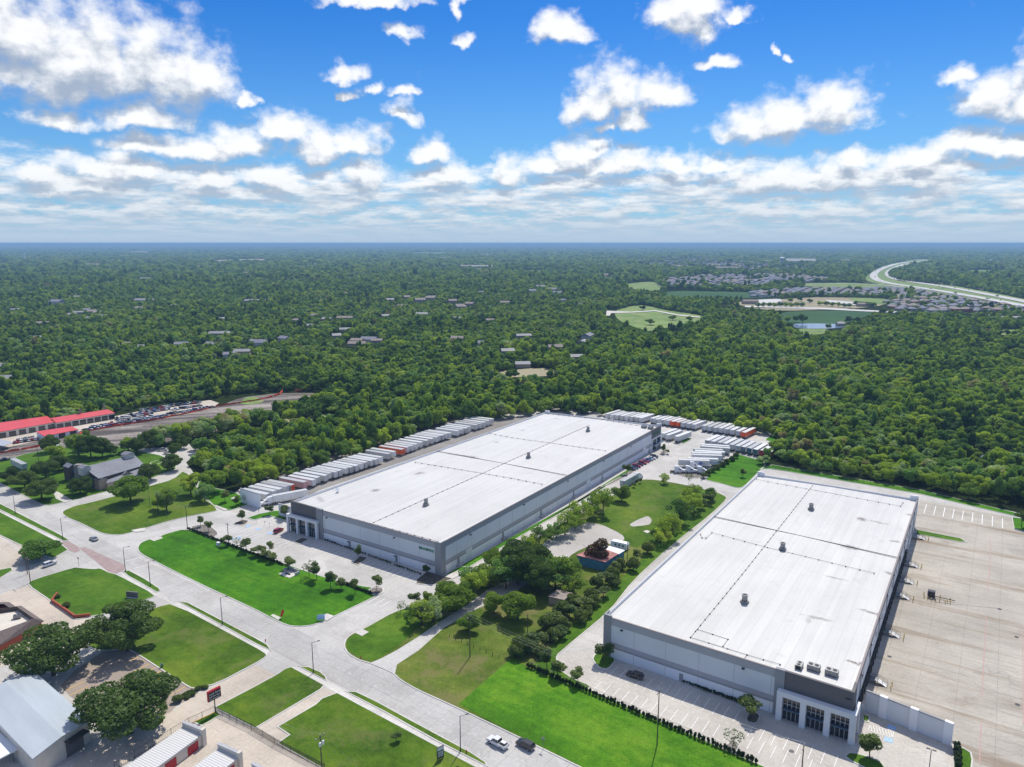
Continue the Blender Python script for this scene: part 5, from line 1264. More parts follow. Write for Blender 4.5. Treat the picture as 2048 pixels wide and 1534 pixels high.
for _n in ('trailer_white','trailer_white_worn','trailer_roof','trailer_end'):
    _t = NT(MATS[_n].node_tree); _b = _t.n.get('Principled BSDF'); _src = _b.inputs['Base Color'].links[0].from_socket
    _r = _t.node('ShaderNodeObjectInfo').outputs['Random']; _k = _t.math('ADD', .66, _t.math('MULTIPLY', _r, .42))
    _dn = _t.noise(_t.vmath('MULTIPLY', pos(_t), (1,1,.25)), .9, 6, .75); _k2 = _t.math('SUBTRACT', _k, _t.math('MULTIPLY', _t.ss(_dn, .5, .75), .22))
    _t.l.new(_t.mix(1.0, _src, _t.comb(_k2, _t.math('MULTIPLY', _k2, .995), _t.math('MULTIPLY', _k2, .97)), 'MULTIPLY'), _b.inputs['Base Color'])
def make_trailer(label, skin='trailer_white', writing=None, end=None):
    "origin under the doors; nose towards +x"
    e = empty('box_trailer', (0,0,0), 0, label, 'trailer')
    m = MB().box(0, LT, -1.3, 1.3, 1.15, 4.08); b = m.obj('box_body', skin, e)
    m = MB().box(.0, LT, -1.3, 1.3, 4.081, 4.12); m.obj('roof', 'trailer_roof', e)
    m = MB(); m.box(-.02, -.001, -1.25, -.02, 1.2, 4.0); m.obj('door', end or 'trailer_end', e); m = MB(); m.box(-.02, -.001, .02, 1.25, 1.2, 4.0); m.obj('door', end or 'trailer_end', e)
    m = MB(); 
    for y in (-1.305, 1.285): m.box(-.01, LT+.01, y, y+.02, 1.1, 1.28); m.box(-.01, LT+.01, y, y+.02, 3.95, 4.13)
    m.box(LT, LT+.02, -1.3, 1.3, 1.1, 1.3); m.obj('rail', 'metal_pale', e)
    m = MB(); m.box(.3, 4.6, -.5, .5, .75, 1.14); m.box(.05,.2,-1.1,1.1,.5,.62); m.box(.08,.16,-.5,-.4,.6,1.14); m.box(.08,.16,.4,.5,.6,1.14); m.obj('undercarriage', 'metal_dark', e)
    for x in (1.5, 2.75):
        for y in (-1.05, 1.05): wheel(e, 'wheel', x, y, .5, .45)
    for y in (-.75, .75): m = MB(); m.box(LT-3.1, LT-2.9, y-.08, y+.08, .12, 1.14); m.box(LT-3.2, LT-2.8, y-.18, y+.18, .02, .119); m.obj('landing_leg', 'metal_grey', e)
    if writing:
        for side in (-1, 1):
            for (txt, x0, z, size, mat) in writing:
                ox = x0 if side == -1 else LT-x0
                text('lettering', txt, size, mat, e, (ox, side*1.325, z), (-side if side == 1 else 1, 0, 0), (0,0,1), .01)
    return e
BASES = {}
def trailer(kind_, corner, ang, label, group, end='nose'):
    "corner = world point of the visible end's centre; ang = direction from that end to the other end"
    if kind_ not in BASES:
        kw = {'white':{}, 'worn':{'skin':'trailer_white_worn'}, 'orange':{'skin':'trailer_orange','end':'trailer_orange'}, 'pink':{'skin':'trailer_pink','writing':[('Walmart',5.2,2.2,1.5,'trailer_red')]},
              'red':{'skin':'trailer_red','end':'trailer_red'}, 'brown':{'skin':'trailer_brown','end':'trailer_brown'}, 'club':{'writing':[("Sam's Club",6.2,2.1,1.7,'letter_grey'),('Savings Made Simple',6.6,1.5,.55,'trailer_red')]}, 'com':{'writing':[('Walmart.com',8.0,1.9,1.5,'letter_blue')]},
              'orangeend':{'end':'trailer_orange'}, 'bluedoor':{'end':'glass_blue'}, 'greenlet':{'writing':[('HEARTLAND',8.5,2.3,1.0,'sign_green')]}}[kind_]
        e = make_trailer(label, **kw); BASES[kind_] = (e, proto_kids(e)); first = True
        if kind_ == 'club':
            for s in (-1, 1):
                m = MB(); x0 = 4.6; m.add([(x0-1.2, s*1.33, 2.6), (x0, s*1.33, 1.5), (x0+1.2, s*1.33, 2.6), (x0, s*1.33, 3.7)], [(0,1,2,3) if s < 0 else (3,2,1,0)]); m.obj('emblem', 'letter_blue', e)
            BASES[kind_] = (e, proto_kids(e))
    else: first = False
    d = Vector((math.cos(ang), math.sin(ang), 0))
    if end == 'nose': org = corner+d*LT; rz = ang+math.pi
    else: org = corner; rz = ang
    org = Vector((org.x, org.y, .015))
    if first: e = BASES[kind_][0]; e.location = org; e.rotation_euler = (0,0,rz); e['label'] = label
    else: e = copy_tree(BASES[kind_][0], BASES[kind_][1], org, rz, label)
    e['group'] = group; return e
AU = math.atan2(WF1.d.y, WF1.d.x)       # along the fronts, to the right
AB = math.atan2(WR1.d.y, WR1.d.x)       # towards the back
dV = Vector((math.cos(AB), math.sin(AB), 0)); dU = Vector((math.cos(AU), math.sin(AU), 0))
rowL = [(540,986),(554,980),(566,976),(578,971),(589.5,968),(615,962),(632,958),(641,953),(656,949),(664,944.5),(676,942),(685,939),(697,935),(707,932.5),(717.5,929.5),(727,926),(736,923),(747,919.5),(756.5,917),(766,913),(782,906),(792,902),(809,897),(819,893),(828,890),(836,887),(846,883),(858,879.5),(868,876),(877,873),(882,871),(889,869),(896,866.5),(903,865),(919,860.5),(928,857.5),(936,855),(942,852),(956,848.5),(964,846),(972,843.5),(980,840),(988,837)]
kL = {4:'orangeend', 5:'pink', 22:'orange'}
A_rowL = R(-27.5)
for i, (px, py) in enumerate(rowL):
    c = P(px, py, 4.1); d = Vector((math.cos(A_rowL), math.sin(A_rowL), 0)); q = Vector((-d.y, d.x, 0)); c = c-q*1.3
    k = kL.get(i, 'worn' if i in (9,13,30) else 'white'); nm_ = {'orangeend':'orange-ended white trailer','pink':'faded pink lettered box trailer','orange':'bright orange box trailer','worn':'dull off-white box trailer','white':'white box trailer'}[k]
    trailer(k, c, A_rowL+math.pi, '%s, %s from the screen wall in the long left row' % (nm_, nth(i)), 'box trailers parked beside the left warehouse', 'nose' if k != 'orangeend' else 'rear')
A_T = R(47.4)
def rowT(lst, cols, lab, grp, end, A=A_T, left=True):
    for i, (px, py) in enumerate(lst):
        c = P(px, py, 4.1); d = Vector((math.cos(A), math.sin(A), 0)); q = Vector((d.y, -d.x, 0)); c = c+q*1.3
        k = cols.get(i, 'white'); nm_ = {'orange':'orange','red':'dark red','brown':'rusty brown','white':'white','orangeend':'orange-ended white','bluedoor':'white blue-doored','worn':'dull white'}[k]
        trailer(k, c, A, '%s trailer, %s from left, %s' % (nm_, nth(i), lab), grp, end)
rowT([(1210,827),(1220,829),(1229,829.8),(1239.5,830.8),(1249,832),(1259,833),(1268.5,834),(1277,835)], {}, 'back row cluster nearest the warehouse roof', 'box trailers in the back row', 'nose')
rowT([(1300,836),(1309,838),(1321,839),(1331,840.5),(1341,842),(1351,843.5),(1361.5,845),(1372,846.5),(1383,848)], {4:'orange',5:'orange'}, 'middle cluster of the back row', 'box trailers in the back row', 'rear')
rowT([(1403,851),(1414,852.5),(1425,854.5),(1436.5,855.5),(1448,857.5),(1459.5,859),(1471.5,861.5),(1483,864)], {7:'orange'}, 'right cluster of the back row', 'box trailers in the back row', 'rear', R(50))
rowT([(1410,880),(1421,882),(1434,884),(1445,886),(1458,888.5),(1470,891),(1482,893),(1494,895.5),(1506,898),(1520,900),(1534,902)], {7:'bluedoor',8:'bluedoor',6:'bluedoor',9:'red',10:'brown'}, 'row above the small bright lawn', 'box trailers in the second row', 'rear', R(51))
rowT([(1322,866),(1331,869),(1348.5,872)], {}, 'short row at the back office', 'box trailers by the back office', 'rear')
rowK = [((1360,920),(1419.5,922),'club'),((1377,917),(1437,919),'com'),((1380,909.5),(1445,912),'white'),((1385,905.5),(1444,907.5),'white'),((1392,902),(1450,905),'orange_'),((1388,898),(1446,900.5),'worn'),((1402,892.5),(1460,897),'white'),((1401,889),(1459,893),'white')]
for i, (a, b, k) in enumerate(rowK):
    A_, B_ = P(*a, 4.1), P(*b, 4.1); d = (A_-B_).normalized(); q = Vector((-d.y, d.x, 0)); q = q if q.y > 0 else -q
    c = B_+q*1.3; kk = 'orangeend' if k == 'orange_' else k
    trailer(kk, c, math.atan2(d.y, d.x), {'club':'white trailer with a blue diamond emblem, nearest the parked cabs','com':'white trailer with blue lettering at its rear, second from the parked cabs'}.get(k, '%s from the parked cabs among the crosswise trailers' % (['','','white trailer, third','white trailer, fourth','white trailer with an orange end, fifth','dull trailer, sixth','white trailer, seventh','white trailer, eighth'][i])), 'trailers parked crosswise by the hedge row', 'rear')
# tractors
plain('cab_white', (.78,.79,.80), .3, 0, .04); plain('cab_grey', (.35,.38,.42), .3, 0, .08)
def make_tractor(label, paint):
    e = empty('semi_tractor', (0,0,0), 0, label, 'truck')
    m = MB(); m.mi = 0
    m.box(4.0, 5.9, -1.15, 1.15, .95, 2.6); m.add([(5.9,-1.0,.9),(7.6,-.85,.9),(7.6,.85,.9),(5.9,1.0,.9),(5.9,-1.0,2.1),(7.6,-.8,1.75),(7.6,.8,1.75),(5.9,1.0,2.1)], [(0,3,2,1),(4,5,6,7),(0,1,5,4),(1,2,6,5),(2,3,7,6),(3,0,4,7)])
    m.box(2.2, 4.0, -1.2, 1.2, .95, 2.75)
    m.add([(2.2,-1.2,2.75),(5.3,-1.1,2.61),(5.3,1.1,2.61),(2.2,1.2,2.75),(2.2,-1.1,3.9),(4.0,-1.0,3.7),(4.0,1.0,3.7),(2.2,1.1,3.9)], [(4,5,6,7),(0,1,5,4),(1,2,6,5),(2,3,7,6),(3,0,4,7)])
    m.obj('cab', paint, e)
    m = MB(); m.add([(5.91,-1.0,2.12),(5.91,1.0,2.12),(5.45,.98,2.62),(5.45,-.98,2.62)], [(0,1,2,3)]); m.box(4.5,5.5,-1.17,-1.151,1.9,2.5); m.box(4.5,5.5,1.151,1.17,1.9,2.5); m.obj('window', 'glass_dark', e)
    m = MB(); m.box(0, 7.4, -.45, .45, .6, .94); m.box(.6, 1.9, -.55, .55, .941, 1.15); m.obj('chassis', 'metal_dark', e)
    m = MB(); m.tube((3.0,-1.15,.75),(4.6,-1.15,.75),.32,.32,10); m.tube((3.0,1.15,.75),(4.6,1.15,.75),.32,.32,10); m.obj('fuel_tank', 'metal_pale', e)
    for x in (.6,1.85,6.6):
        for y in (-1.0,1.0): wheel(e, 'wheel', x, y, .5, .45 if x < 5 else .3)
    for y in (-.65,.65): MB().box(7.6,7.63,y-.2,y+.2,1.0,1.25).obj('headlight', 'wall_white', e)
    m = MB().box(7.6,7.75,-1.1,1.1,.45,.85); m.obj('bumper', 'metal_pale', e)
    return e
A_K = R(-6.8)
tr = make_tractor('white sleeper cab, leftmost of the cabs by the rock bed', 'cab_white'); trk = proto_kids(tr)
q = P(1340,945,0); tr.location = q; tr.rotation_euler = (0,0,A_K); tr['group'] = 'tractor cabs parked without trailers'
for (px, py, a, lb) in ((1363,945,A_K,'white sleeper cab parked behind the small tree at the rock bed'),(1386,946,A_K,'white sleeper cab, rightmost of the cabs by the rock bed'),(1371,936,A_K,'white sleeper cab standing under the blue diamond trailer')):
    copy_tree(tr, trk, P(px, py, 0), a, lb)
def semi(nearL, nearR, side, label_t, label_c, kindt, front, zz=4.1):
    A_, B_ = P(*nearL, zz), P(*nearR, zz); d = (B_-A_).normalized(); q = Vector((-d.y, d.x, 0)); q = q if q.y > 0 else -q
    if front == 'L': c = A_+q*1.3; dirn = d; tl = trailer(kindt, c, math.atan2(d.y, d.x), label_t, 'trailers hitched to cabs', 'nose'); fx = c-d*0; h = -d
    else: c = B_+q*1.3; dirn = -d; tl = trailer(kindt, c, math.atan2(-d.y, -d.x), label_t, 'trailers hitched to cabs', 'nose'); h = d
    cp = copy_tree(tr, trk, Vector((c.x, c.y, 0))-h*2.05, math.atan2(h.y, h.x), label_c); cp['group'] = 'tractor cabs hauling trailers'
semi((546,992.5), (614.5,980), 1, 'long white trailer hitched to the cab at the near left of the warehouse', 'white sleeper cab pulling a trailer out beside the screen wall', 'white', 'L')
semi((1252,961), (1278,946), 1, 'white trailer with green lettering on the drive right of the left warehouse', 'white cab driving away on the drive beside the left warehouse', 'greenlet', 'R')
# the long container and site trailer by the dirt strip
A_, B_ = P(14,915,4.1), P(43,929,4.1); d = (B_-A_).normalized(); q = Vector((d.y, -d.x, 0)); q = q if q.y > 0 else -q
trailer('worn', B_+q*1.3, math.atan2(-d.y, -d.x), 'pale box trailer standing alone on the dirt at the left edge', 'lone trailer at the dirt strip', 'rear')

PAINTS = {'white':(.72,.73,.74),'silver':(.42,.44,.46),'black':(.02,.02,.024),'dark grey':(.09,.10,.11),'red':(.34,.015,.02),'blue':(.03,.10,.32),'tan':(.38,.32,.24),'navy':(.02,.035,.10),'green':(.05,.12,.10)}
for k, c in PAINTS.items():
    m, t, b = newmat('paint '+k); b.inputs['Base Color'].default_value = (*c, 1); b.inputs['Roughness'].default_value = .28; b.inputs['Metallic'].default_value = .25 if k in ('silver','dark grey','blue') else .0; b.inputs['Coat Weight'].default_value = .5
plain('headlight', (.7,.72,.72), .15, 0, .05); plain('taillight', (.35,.01,.01), .2, 0, .05)
def car_parts(kindc):
    "returns (body profile boxes) x to the front"
    m = MB()
    if kindc == 'pickup':
        L, W_, h = 5.7, .98, 1.9
        low = [(-2.85,.55),(-2.85,1.15),(-.75,1.18),(-.7,1.2),(1.1,1.2),(2.55,1.12),(2.85,.95),(2.85,.5)]; cab = [(-.75,1.2),(-.6,1.88),(.75,1.9),(1.35,1.22)]
    elif kindc == 'suv':
        low = [(-2.35,.5),(-2.38,1.1),(-2.25,1.2),(1.0,1.18),(2.1,1.05),(2.35,.85),(2.35,.42)]; cab = [(-2.25,1.2),(-1.95,1.76),(.35,1.78),(1.15,1.18)]; W_ = .95
    else:
        low = [(-2.35,.5),(-2.35,.95),(-1.7,1.02),(1.0,1.0),(2.1,.86),(2.35,.7),(2.35,.4)]; cab = [(-1.75,1.02),(-1.0,1.42),(.2,1.44),(1.15,1.0)]; W_ = .9
    return low, cab, W_
def extr(m, prof, w, taper=1.0, zt=None):
    z0 = min(p[1] for p in prof); z1 = max(p[1] for p in prof); n = len(prof)
    def wy(z): return w*(1-(1-taper)*((z-z0)/(z1-z0) if z1 > z0 else 0))
    vs = [(x,-wy(z),z) for x, z in prof]+[(x,wy(z),z) for x, z in prof]
    fs = [(i,(i+1)%n,(i+1)%n+n,i+n) for i in range(n)]+[tuple(range(n-1,-1,-1)), tuple(range(n,2*n))]
    return m.add(vs, fs)
def make_car(kindc, paint, label, group=None, name=None):
    low, cab, w = car_parts(kindc); nm_ = name or {'pickup':'pickup_truck','suv':'suv','sedan':'car'}[kindc]
    e = empty(nm_, (0,0,0), 0, label, 'pickup' if kindc == 'pickup' else 'car', group)
    m = MB(); extr(m, low, w, .93); b = m.obj('body', 'paint '+paint, e)
    m = MB(); m.mi = 0; extr(m, cab, w*.93, .80)
    g = m.obj('cabin_glass', 'glass_dark', e)
    m = MB(); rf = [(x+(.12 if i in (0,1) else -.12), z) for i, (x, z) in enumerate(cab)]; zt = max(z for _, z in cab); x0, x1 = cab[1][0], cab[2][0]
    m.box(x0-.03, x1+.03, -w*.75, w*.75, zt-.03, zt+.03)
    for x in (x0, (x0+x1)/2, x1):
        for s in (-1, 1): m.add([(x-.05, s*w*.76, zt), (x+.05, s*w*.76, zt), (x+.05, s*w*.94, cab[0][1]), (x-.05, s*w*.94, cab[0][1])], [(0,1,2,3) if s > 0 else (3,2,1,0)])
    m.obj('car_roof', 'paint '+paint, e)
    if kindc == 'pickup':
        m = MB(); m.box(-2.7, -.85, -.8, .8, 1.16, 1.19); m.obj('bed', 'black', e)
    fx = low[-1][0]; bx = low[0][0]; wb = 1.75 if kindc == 'pickup' else 1.42; r = .40 if kindc == 'pickup' else .35
    for x in (-wb, wb):
        for s in (-1, 1): wheel(e, 'wheel', x, s*(w-.08), r, .22)
    for s in (-1, 1):
        m = MB(); m.box(fx-.05, fx+.015, s*w*.72-.16, s*w*.72+.16, .66, .82); m.obj('headlight', 'headlight', e)
        m = MB(); m.box(bx-.02, bx+.05, s*w*.78-.12, s*w*.78+.12, .72, .95); m.obj('taillight', 'taillight', e)
        m = MB(); m.box(cab[3][0]-.35, cab[3][0]-.15, s*w*.95-.02, s*w*.95+.16*s+.02, cab[3][1]-.02, cab[3][1]+.14) if s > 0 else m.box(cab[3][0]-.35, cab[3][0]-.15, -w*.95-.18, -w*.95+.02, cab[3][1]-.02, cab[3][1]+.14); m.obj('mirror', 'black', e)
    return e
CARP = {}
def car(kindc, paint, px, py, ang, label, group=None, z=.03):
    k = (kindc, paint); q = P(px, py, 0); q.z = z
    if k not in CARP:
        e = make_car(kindc, paint, label, group); CARP[k] = (e, proto_kids(e)); e.location = q; e.rotation_euler = (0,0,ang)
    else:
        e = copy_tree(*CARP[k], q, ang, label)
        if group: e['group'] = group
        elif 'group' in e: del e['group']
    return e
ARD = math.atan2((P(1100,1506)-P(700,1300)).y, (P(1100,1506)-P(700,1300)).x)
e = car('pickup','white',995,1490,ARD+math.pi,'white pickup driving along the street with a loaded bed')
m = MB(); m.box(-2.4,-1.2,-.5,.3,1.2,1.55); m.obj('bed_load', 'metal_pale', e)
car('suv','black',1051,1494,ARD+math.pi,'black suv driving behind the white pickup on the street')
car('sedan','silver',188,1080,ARD+math.pi,'silver car crossing the brick-paved junction')
car('suv','white',100,1131,math.atan2((P(113,1124)-P(86,1134)).y,(P(113,1124)-P(86,1134)).x),'white suv on the side street beside the spreading tree')
car('suv','red',557,1064,AB+.2,'red suv parked at the entrance of the left warehouse')
car('suv','black',1270,1355,AU+math.pi,'dark suv parked across the shaded stalls of the right warehouse')
car('pickup','white',1130,1122,AU+math.pi+.1,'white pickup at the edge of the gravel yard beside the turquoise shed')
for i, (px, py, c, k) in enumerate([(1263,940,'dark grey','suv'),(1268,937.5,'navy','sedan'),(1273,934.5,'red','suv'),(1278.5,931,'black','sedan'),(1285,928,'red','suv'),(1290,924.5,'red','sedan'),(1293,922.5,'blue','sedan'),(1298,920.5,'silver','sedan'),(1303,918,'white','sedan'),(1308,915,'dark grey','suv')]):
    car(k, c, px, py, AU+.25, '%s %s, %s from the near end of the cars beside the warehouse' % (c, k, nth(i)), 'cars parked beside the left warehouse')
for i, (px, py, c, k) in enumerate([(325,902,'silver','pickup'),(338,908,'white','pickup'),(109,894,'white','suv'),(145,894,'white','suv')]):
    car(k, c, px, py, [.2,.3,.2,.3][i], ['silver pickup parked behind the grey-roofed community building','white pickup under the small tree behind the community building','white suv on the dirt strip between two dark trees','white suv half hidden behind the dark trees on the dirt strip'][i])
car('pickup','navy',8,922,.9,'dark pickup at the nose of the lone trailer on the dirt')
# wrecker's lot: simple meshes, a few pixels each
LOTM = {}
def lotcar(paint, kindc):
    k = (paint, kindc)
    if k in LOTM: return LOTM[k]
    low, cab, w = car_parts(kindc); m = MB(); m.mi = 0; extr(m, low, w, .93); m.mi = 1; extr(m, cab, w*.93, .8); m.mi = 0; zt = max(z for _, z in cab); m.box(cab[1][0], cab[2][0], -w*.74, w*.74, zt-.02, zt+.03); m.mi = 2
    for x in (-1.42, 1.42):
        for s in (-1, 1): m.tube((x, s*(w-.2), .35), (x, s*(w+.01), .35), .35, .35, 8)
    me = bpy.data.meshes.new('parked_car'); me.from_pydata(m.v, [], m.f)
    for x in ('paint '+paint, 'glass_dark', 'rubber'): me.materials.append(MATS[x])
    me.polygons.foreach_set('material_index', m.m); LOTM[k] = me; return me
rnd = random.Random(21)
def lotrow(a, b, n, ang, where, grp, zoff=0):
    A_, B_ = P(*a), P(*b)
    for i in range(n):
        if rnd.random() < .05: continue
        q = A_.lerp(B_, i/(n-1)); p = rnd.choice(['white','silver','silver','white','dark grey','black','blue','red','white','silver','tan','navy']); k = rnd.choice(['sedan','sedan','suv','pickup'])
        o = bpy.data.objects.new('parked_car', lotcar(p, k)); C.objects.link(o); o.location = (q.x+rnd.uniform(-.3,.3), q.y+rnd.uniform(-.3,.3), .03); o.rotation_euler = (0,0,ang+rnd.uniform(-.08,.08)); 
        tag(o, '%s %s, %s from left, %s' % (p, {'sedan':'car','suv':'suv','pickup':'pickup'}[k], nth(i), where), 'car', grp)
GL = "cars packed into the wrecker's lot"
lotrow((234,839),(304,828),15,R(118),'row at the end of the red workshop',GL)
lotrow((252,833),(338,818.5),18,R(118),'second row from the woods',GL)
lotrow((275,823.5),(340,814),13,R(118),'packed row under the woods',GL)
lotrow((325,815),(400,805.5),14,R(100),'far corner row under the woods',GL)
lotrow((350,820),(398,812.5),8,R(20),'short crosswise row in the lot',GL)
lotrow((178,856),(306,834),24,R(122),'front row facing the workshop lane',GL)
lotrow((172,861),(330,833.5),28,R(15),'outer row along the orange fence',GL)
lotrow((338,829),(425,815),14,R(20),'far outer row along the orange fence',GL)
lotrow((30,886),(72,880),7,R(115),'cluster before the small red-roofed office',GL)
lotrow((38,881),(66,876),5,R(115),'second line before the red-roofed office',GL)
lotrow((30,866),(60,861),3,R(115),'workshop forecourt at the left edge',GL)
# highway traffic
for li, (line, dirn) in enumerate(((HW1, 1), (HW2, -1))):
    for k in range(26):
        i = rnd.randrange(3, len(line)-3); p = line[i]; d = (line[i+1]-line[i-1]).normalized(); q = Vector((-d.y, d.x, 0)); u = rnd.random()
        o = bpy.data.objects.new('highway_car' if u > .25 else 'highway_truck', lotcar(rnd.choice(['white','black','silver','red','dark grey']), rnd.choice(['sedan','suv','pickup']))); C.objects.link(o)
        o.location = p+q*rnd.choice([-5.5,-1.8,1.8,5.5])+d*rnd.uniform(-20,20)+Vector((0,0,1.05)); o.rotation_euler = (0,0,math.atan2(d.y, d.x)); 
        if u < .25: o.scale = (2.6,1.5,2.0)
        tag(o, ('tiny car' if u > .25 else 'small truck')+' on the '+('near' if li == 0 else 'far')+' carriageway of the curving highway', 'car' if u > .25 else 'truck', ('cars' if u > .25 else 'trucks')+' on the '+('near' if li == 0 else 'far')+' carriageway')

# ================================================================ MARKINGS
def stripes(name, lines, mat, w=.13, z=.045):
    m = MB()
    for a, b in lines:
        A_, B_ = (P(*a), P(*b)) if not isinstance(a, Vector) else (a, b)
        d = (B_-A_).normalized(); q = Vector((-d.y, d.x, 0))*w/2; zz = Vector((0,0,z)); m.add([A_-q+zz, B_-q+zz, B_+q+zz, A_+q+zz], [(0,1,2,3)])
    return struct(m.obj(name, mat))
def stalls(a, b, n, dv, L, mat='paint_white', z=.045, w=.13):
    A_, B_ = P(*a), P(*b); return stripes('stall_marking', [(A_.lerp(B_, i/n), A_.lerp(B_, i/n)+dv*L) for i in range(n+1)], mat, w, z)
nF1 = WF1.n; 
def wallstalls(Wl, s0, s1, o, L, step=2.75, z=.045):
    n = max(1, int(round((s1-s0)/step))); stripes('stall_marking', [(Wl.pt(s0+(s1-s0)*i/n, o, 0), Wl.pt(s0+(s1-s0)*i/n, o+L, 0)) for i in range(n+1)], 'paint_white', .24 if Wl is WF1 else .15, z)
def sof(Wl, px, py): q = P(px, py); return (q-Wl.A).dot(Wl.d), (q-Wl.A).dot(Wl.n)
s_a, o_a = sof(WF1, 622, 1083); s_b, _ = sof(WF1, 710, 1120); s_c, _ = sof(WF1, 736, 1124); s_d, _ = sof(WF1, 836, 1163)
wallstalls(WF1, s_a, s_b, 4.5, 5.5); wallstalls(WF1, s_c, s_d, 4.5, 5.5); s_e, _ = sof(WF1, 585, 1066); wallstalls(WF1, s_e-2, s_e+9, 9, 5.5)
s_a, _ = sof(WF1, 500, 1098); wallstalls(WF1, 2, WF1.L-2, 24, 5.5)
wallstalls(WF1, -26, -8, 20, 5.0); wallstalls(WF1, -24, -8, 11, 5.0)
s_a, o1 = sof(WF2, 1232, 1322); s_b, _ = sof(WF2, 1480, 1420)
wallstalls(WF2, 3.5, s_b, 3.2, 6.0); s_c, _ = sof(WF2, 1520, 1428); wallstalls(WF2, s_c, WF2.L-1, 7.5, 5.5)
s_f, o2 = sof(WF2, 1178, 1380); wallstalls(WF2, s_f+1, s_f+56, o2-5.3, 5.2)
nV = -dV
stripes('stall_marking', [((1738,1466),(1770,1482)),((1733,1485),(1781,1494)),((1748,1494),(1777,1502)),((1745,1508),(1776,1515))], 'paint_white', .14)
stripes('stall_marking', [((1855,1486),(1905,1504)),((1852,1500),(1905,1520)),((1849,1514),(1903,1535)),((1846,1528),(1900,1550))], 'paint_white', .14)
h2_ = []
for a, b in (((462,1079),(548,1043)),((500,1082),(556,1058))):
    A_, B_ = P(*a), P(*b)
    for i in range(26): h2_.append((A_.lerp(B_, i/26)-dU*.9, A_.lerp(B_, (i+.5)/26)+dU*.9))
stripes('hatched_marking', h2_, 'paint_white', .2)
hat = [((1741,1450),(1787,1463.5)),((1736,1460),(1785,1476)),((1787,1463.5),(1785,1476)),((1741,1450),(1736,1460))]
for i in range(8): f = i/8; hat.append(((1741+46*f,1450+13.5*f),(1736+49*min(1,f+.16),1460+16*min(1,f+.16))))
stripes('hatched_marking', hat, 'paint_white', .14)
def ada(px, py, u, v, name='access_symbol'):
    q = P(px, py); m = MB(); z = .05
    m.mi = 0; m.add([q+u*a+v*b+Vector((0,0,z)) for a, b in ((-.9,-.9),(.9,-.9),(.9,.9),(-.9,.9))], [(0,1,2,3)])
    m.mi = 1; zz = Vector((0,0,z+.004))
    n = 16
    ring = [(math.cos(t)*.42-.05, math.sin(t)*.42-.15) for t in [R(-200+ i*230/n) for i in range(n+1)]]; ring2 = [(math.cos(t)*.30-.05, math.sin(t)*.30-.15) for t in [R(-200+i*230/n) for i in range(n+1)]]
    for i in range(n): m.add([q+u*x+v*y+zz for x, y in (ring[i], ring[i+1], ring2[i+1], ring2[i])], [(0,1,2,3)])
    for (x0, x1, y0, y1) in ((-.12,.02,-.05,.45),(-.14,.04,.5,.68),(-.05,.35,.0,.12),(.25,.37,-.45,.0),(.3,.55,-.5,-.4)): m.add([q+u*x+v*y+zz for x, y in ((x0,y0),(x1,y0),(x1,y1),(x0,y1))], [(0,1,2,3)])
    struct(m.obj(name, ['paint_blue', 'paint_white']))
ada(1783,1455,dV,-dU); ada(1777,1480,dV,-dU)
for x, y in ((463,1078),(477,1076),(516,1058),(496,1052),(540,1066)): ada(x, y, dU, dV)
# trailer stalls at the back right, red lane lines in the court
s0, o0 = sof(WR2, 1851, 1008)
stripes('stall_marking', [((1853,1009),(1848,1027)),((1872,1012),(1867,1030)),((1890,1015),(1886,1033.5)),((1908.5,1018.5),(1904.5,1037)),((1927,1022),(1924,1040)),((1946,1025),(1944,1044)),((1965,1029),(1964,1048)),((1985,1033),(1984.5,1052)),((2005,1037),(2005,1056))], 'paint_white', .3)
stripes('lane_line', [((1978,1078),(1981,1092)),((1981,1092),(1980,1130)),((1980,1130),(1975,1180)),((1970,1230),(1973,1240)),((1973,1240),(1968,1310)),((1968,1310),(1964,1395)),((1962,1445),(1959,1530))], 'paint_red', .22, .04)
stripes('lane_line', [((2044,1250),(2046,1330)),((2046,1330),(2047,1450))], 'paint_red', .2, .04)
stripes('lane_line', [((1862,1204),(2005,1218))], 'black', .12, .035)
# yellow stall lines at the left
stripes('stall_marking', [((127,1383),(167,1364)),((139,1391),(178,1372)),((150,1399),(190,1380)),((162,1407),(200,1390)),((247,1329),(277,1314)),((254,1337),(288,1321)),((257,1348),(299,1328)),((270,1354),(311,1335)),((288,1360),(322,1342)),((300,1367),(334,1350)),((318,1373),(343,1359)),((338,1375),(352,1366)),((340,1391),(371,1373))], 'paint_yellow', .22, .05)
stripes('stall_marking', [((x, 1075+i*5.2), (x+26, 1088+i*5.4-3)) for i, x in enumerate([0,6,13,20,27,34,42,50])], 'paint_white', .14, .05)
# street lane buttons
L1 = []
for A_, B_ in (((640,1340),(980,1520)),((585,1290),(1010,1500))):
    a, b = P(*A_), P(*B_); n = 16
    for i in range(n): L1.append((a.lerp(b, i/n), a.lerp(b, (i+.22)/n)))
stripes('lane_marking', L1, 'paint_white', .10, .03)
stripes('lane_marking', [((118,1043),(160,1030+8)),((250,1123),(290,1112)),((268,1137),(305,1127))], 'paint_white', .3, .03)
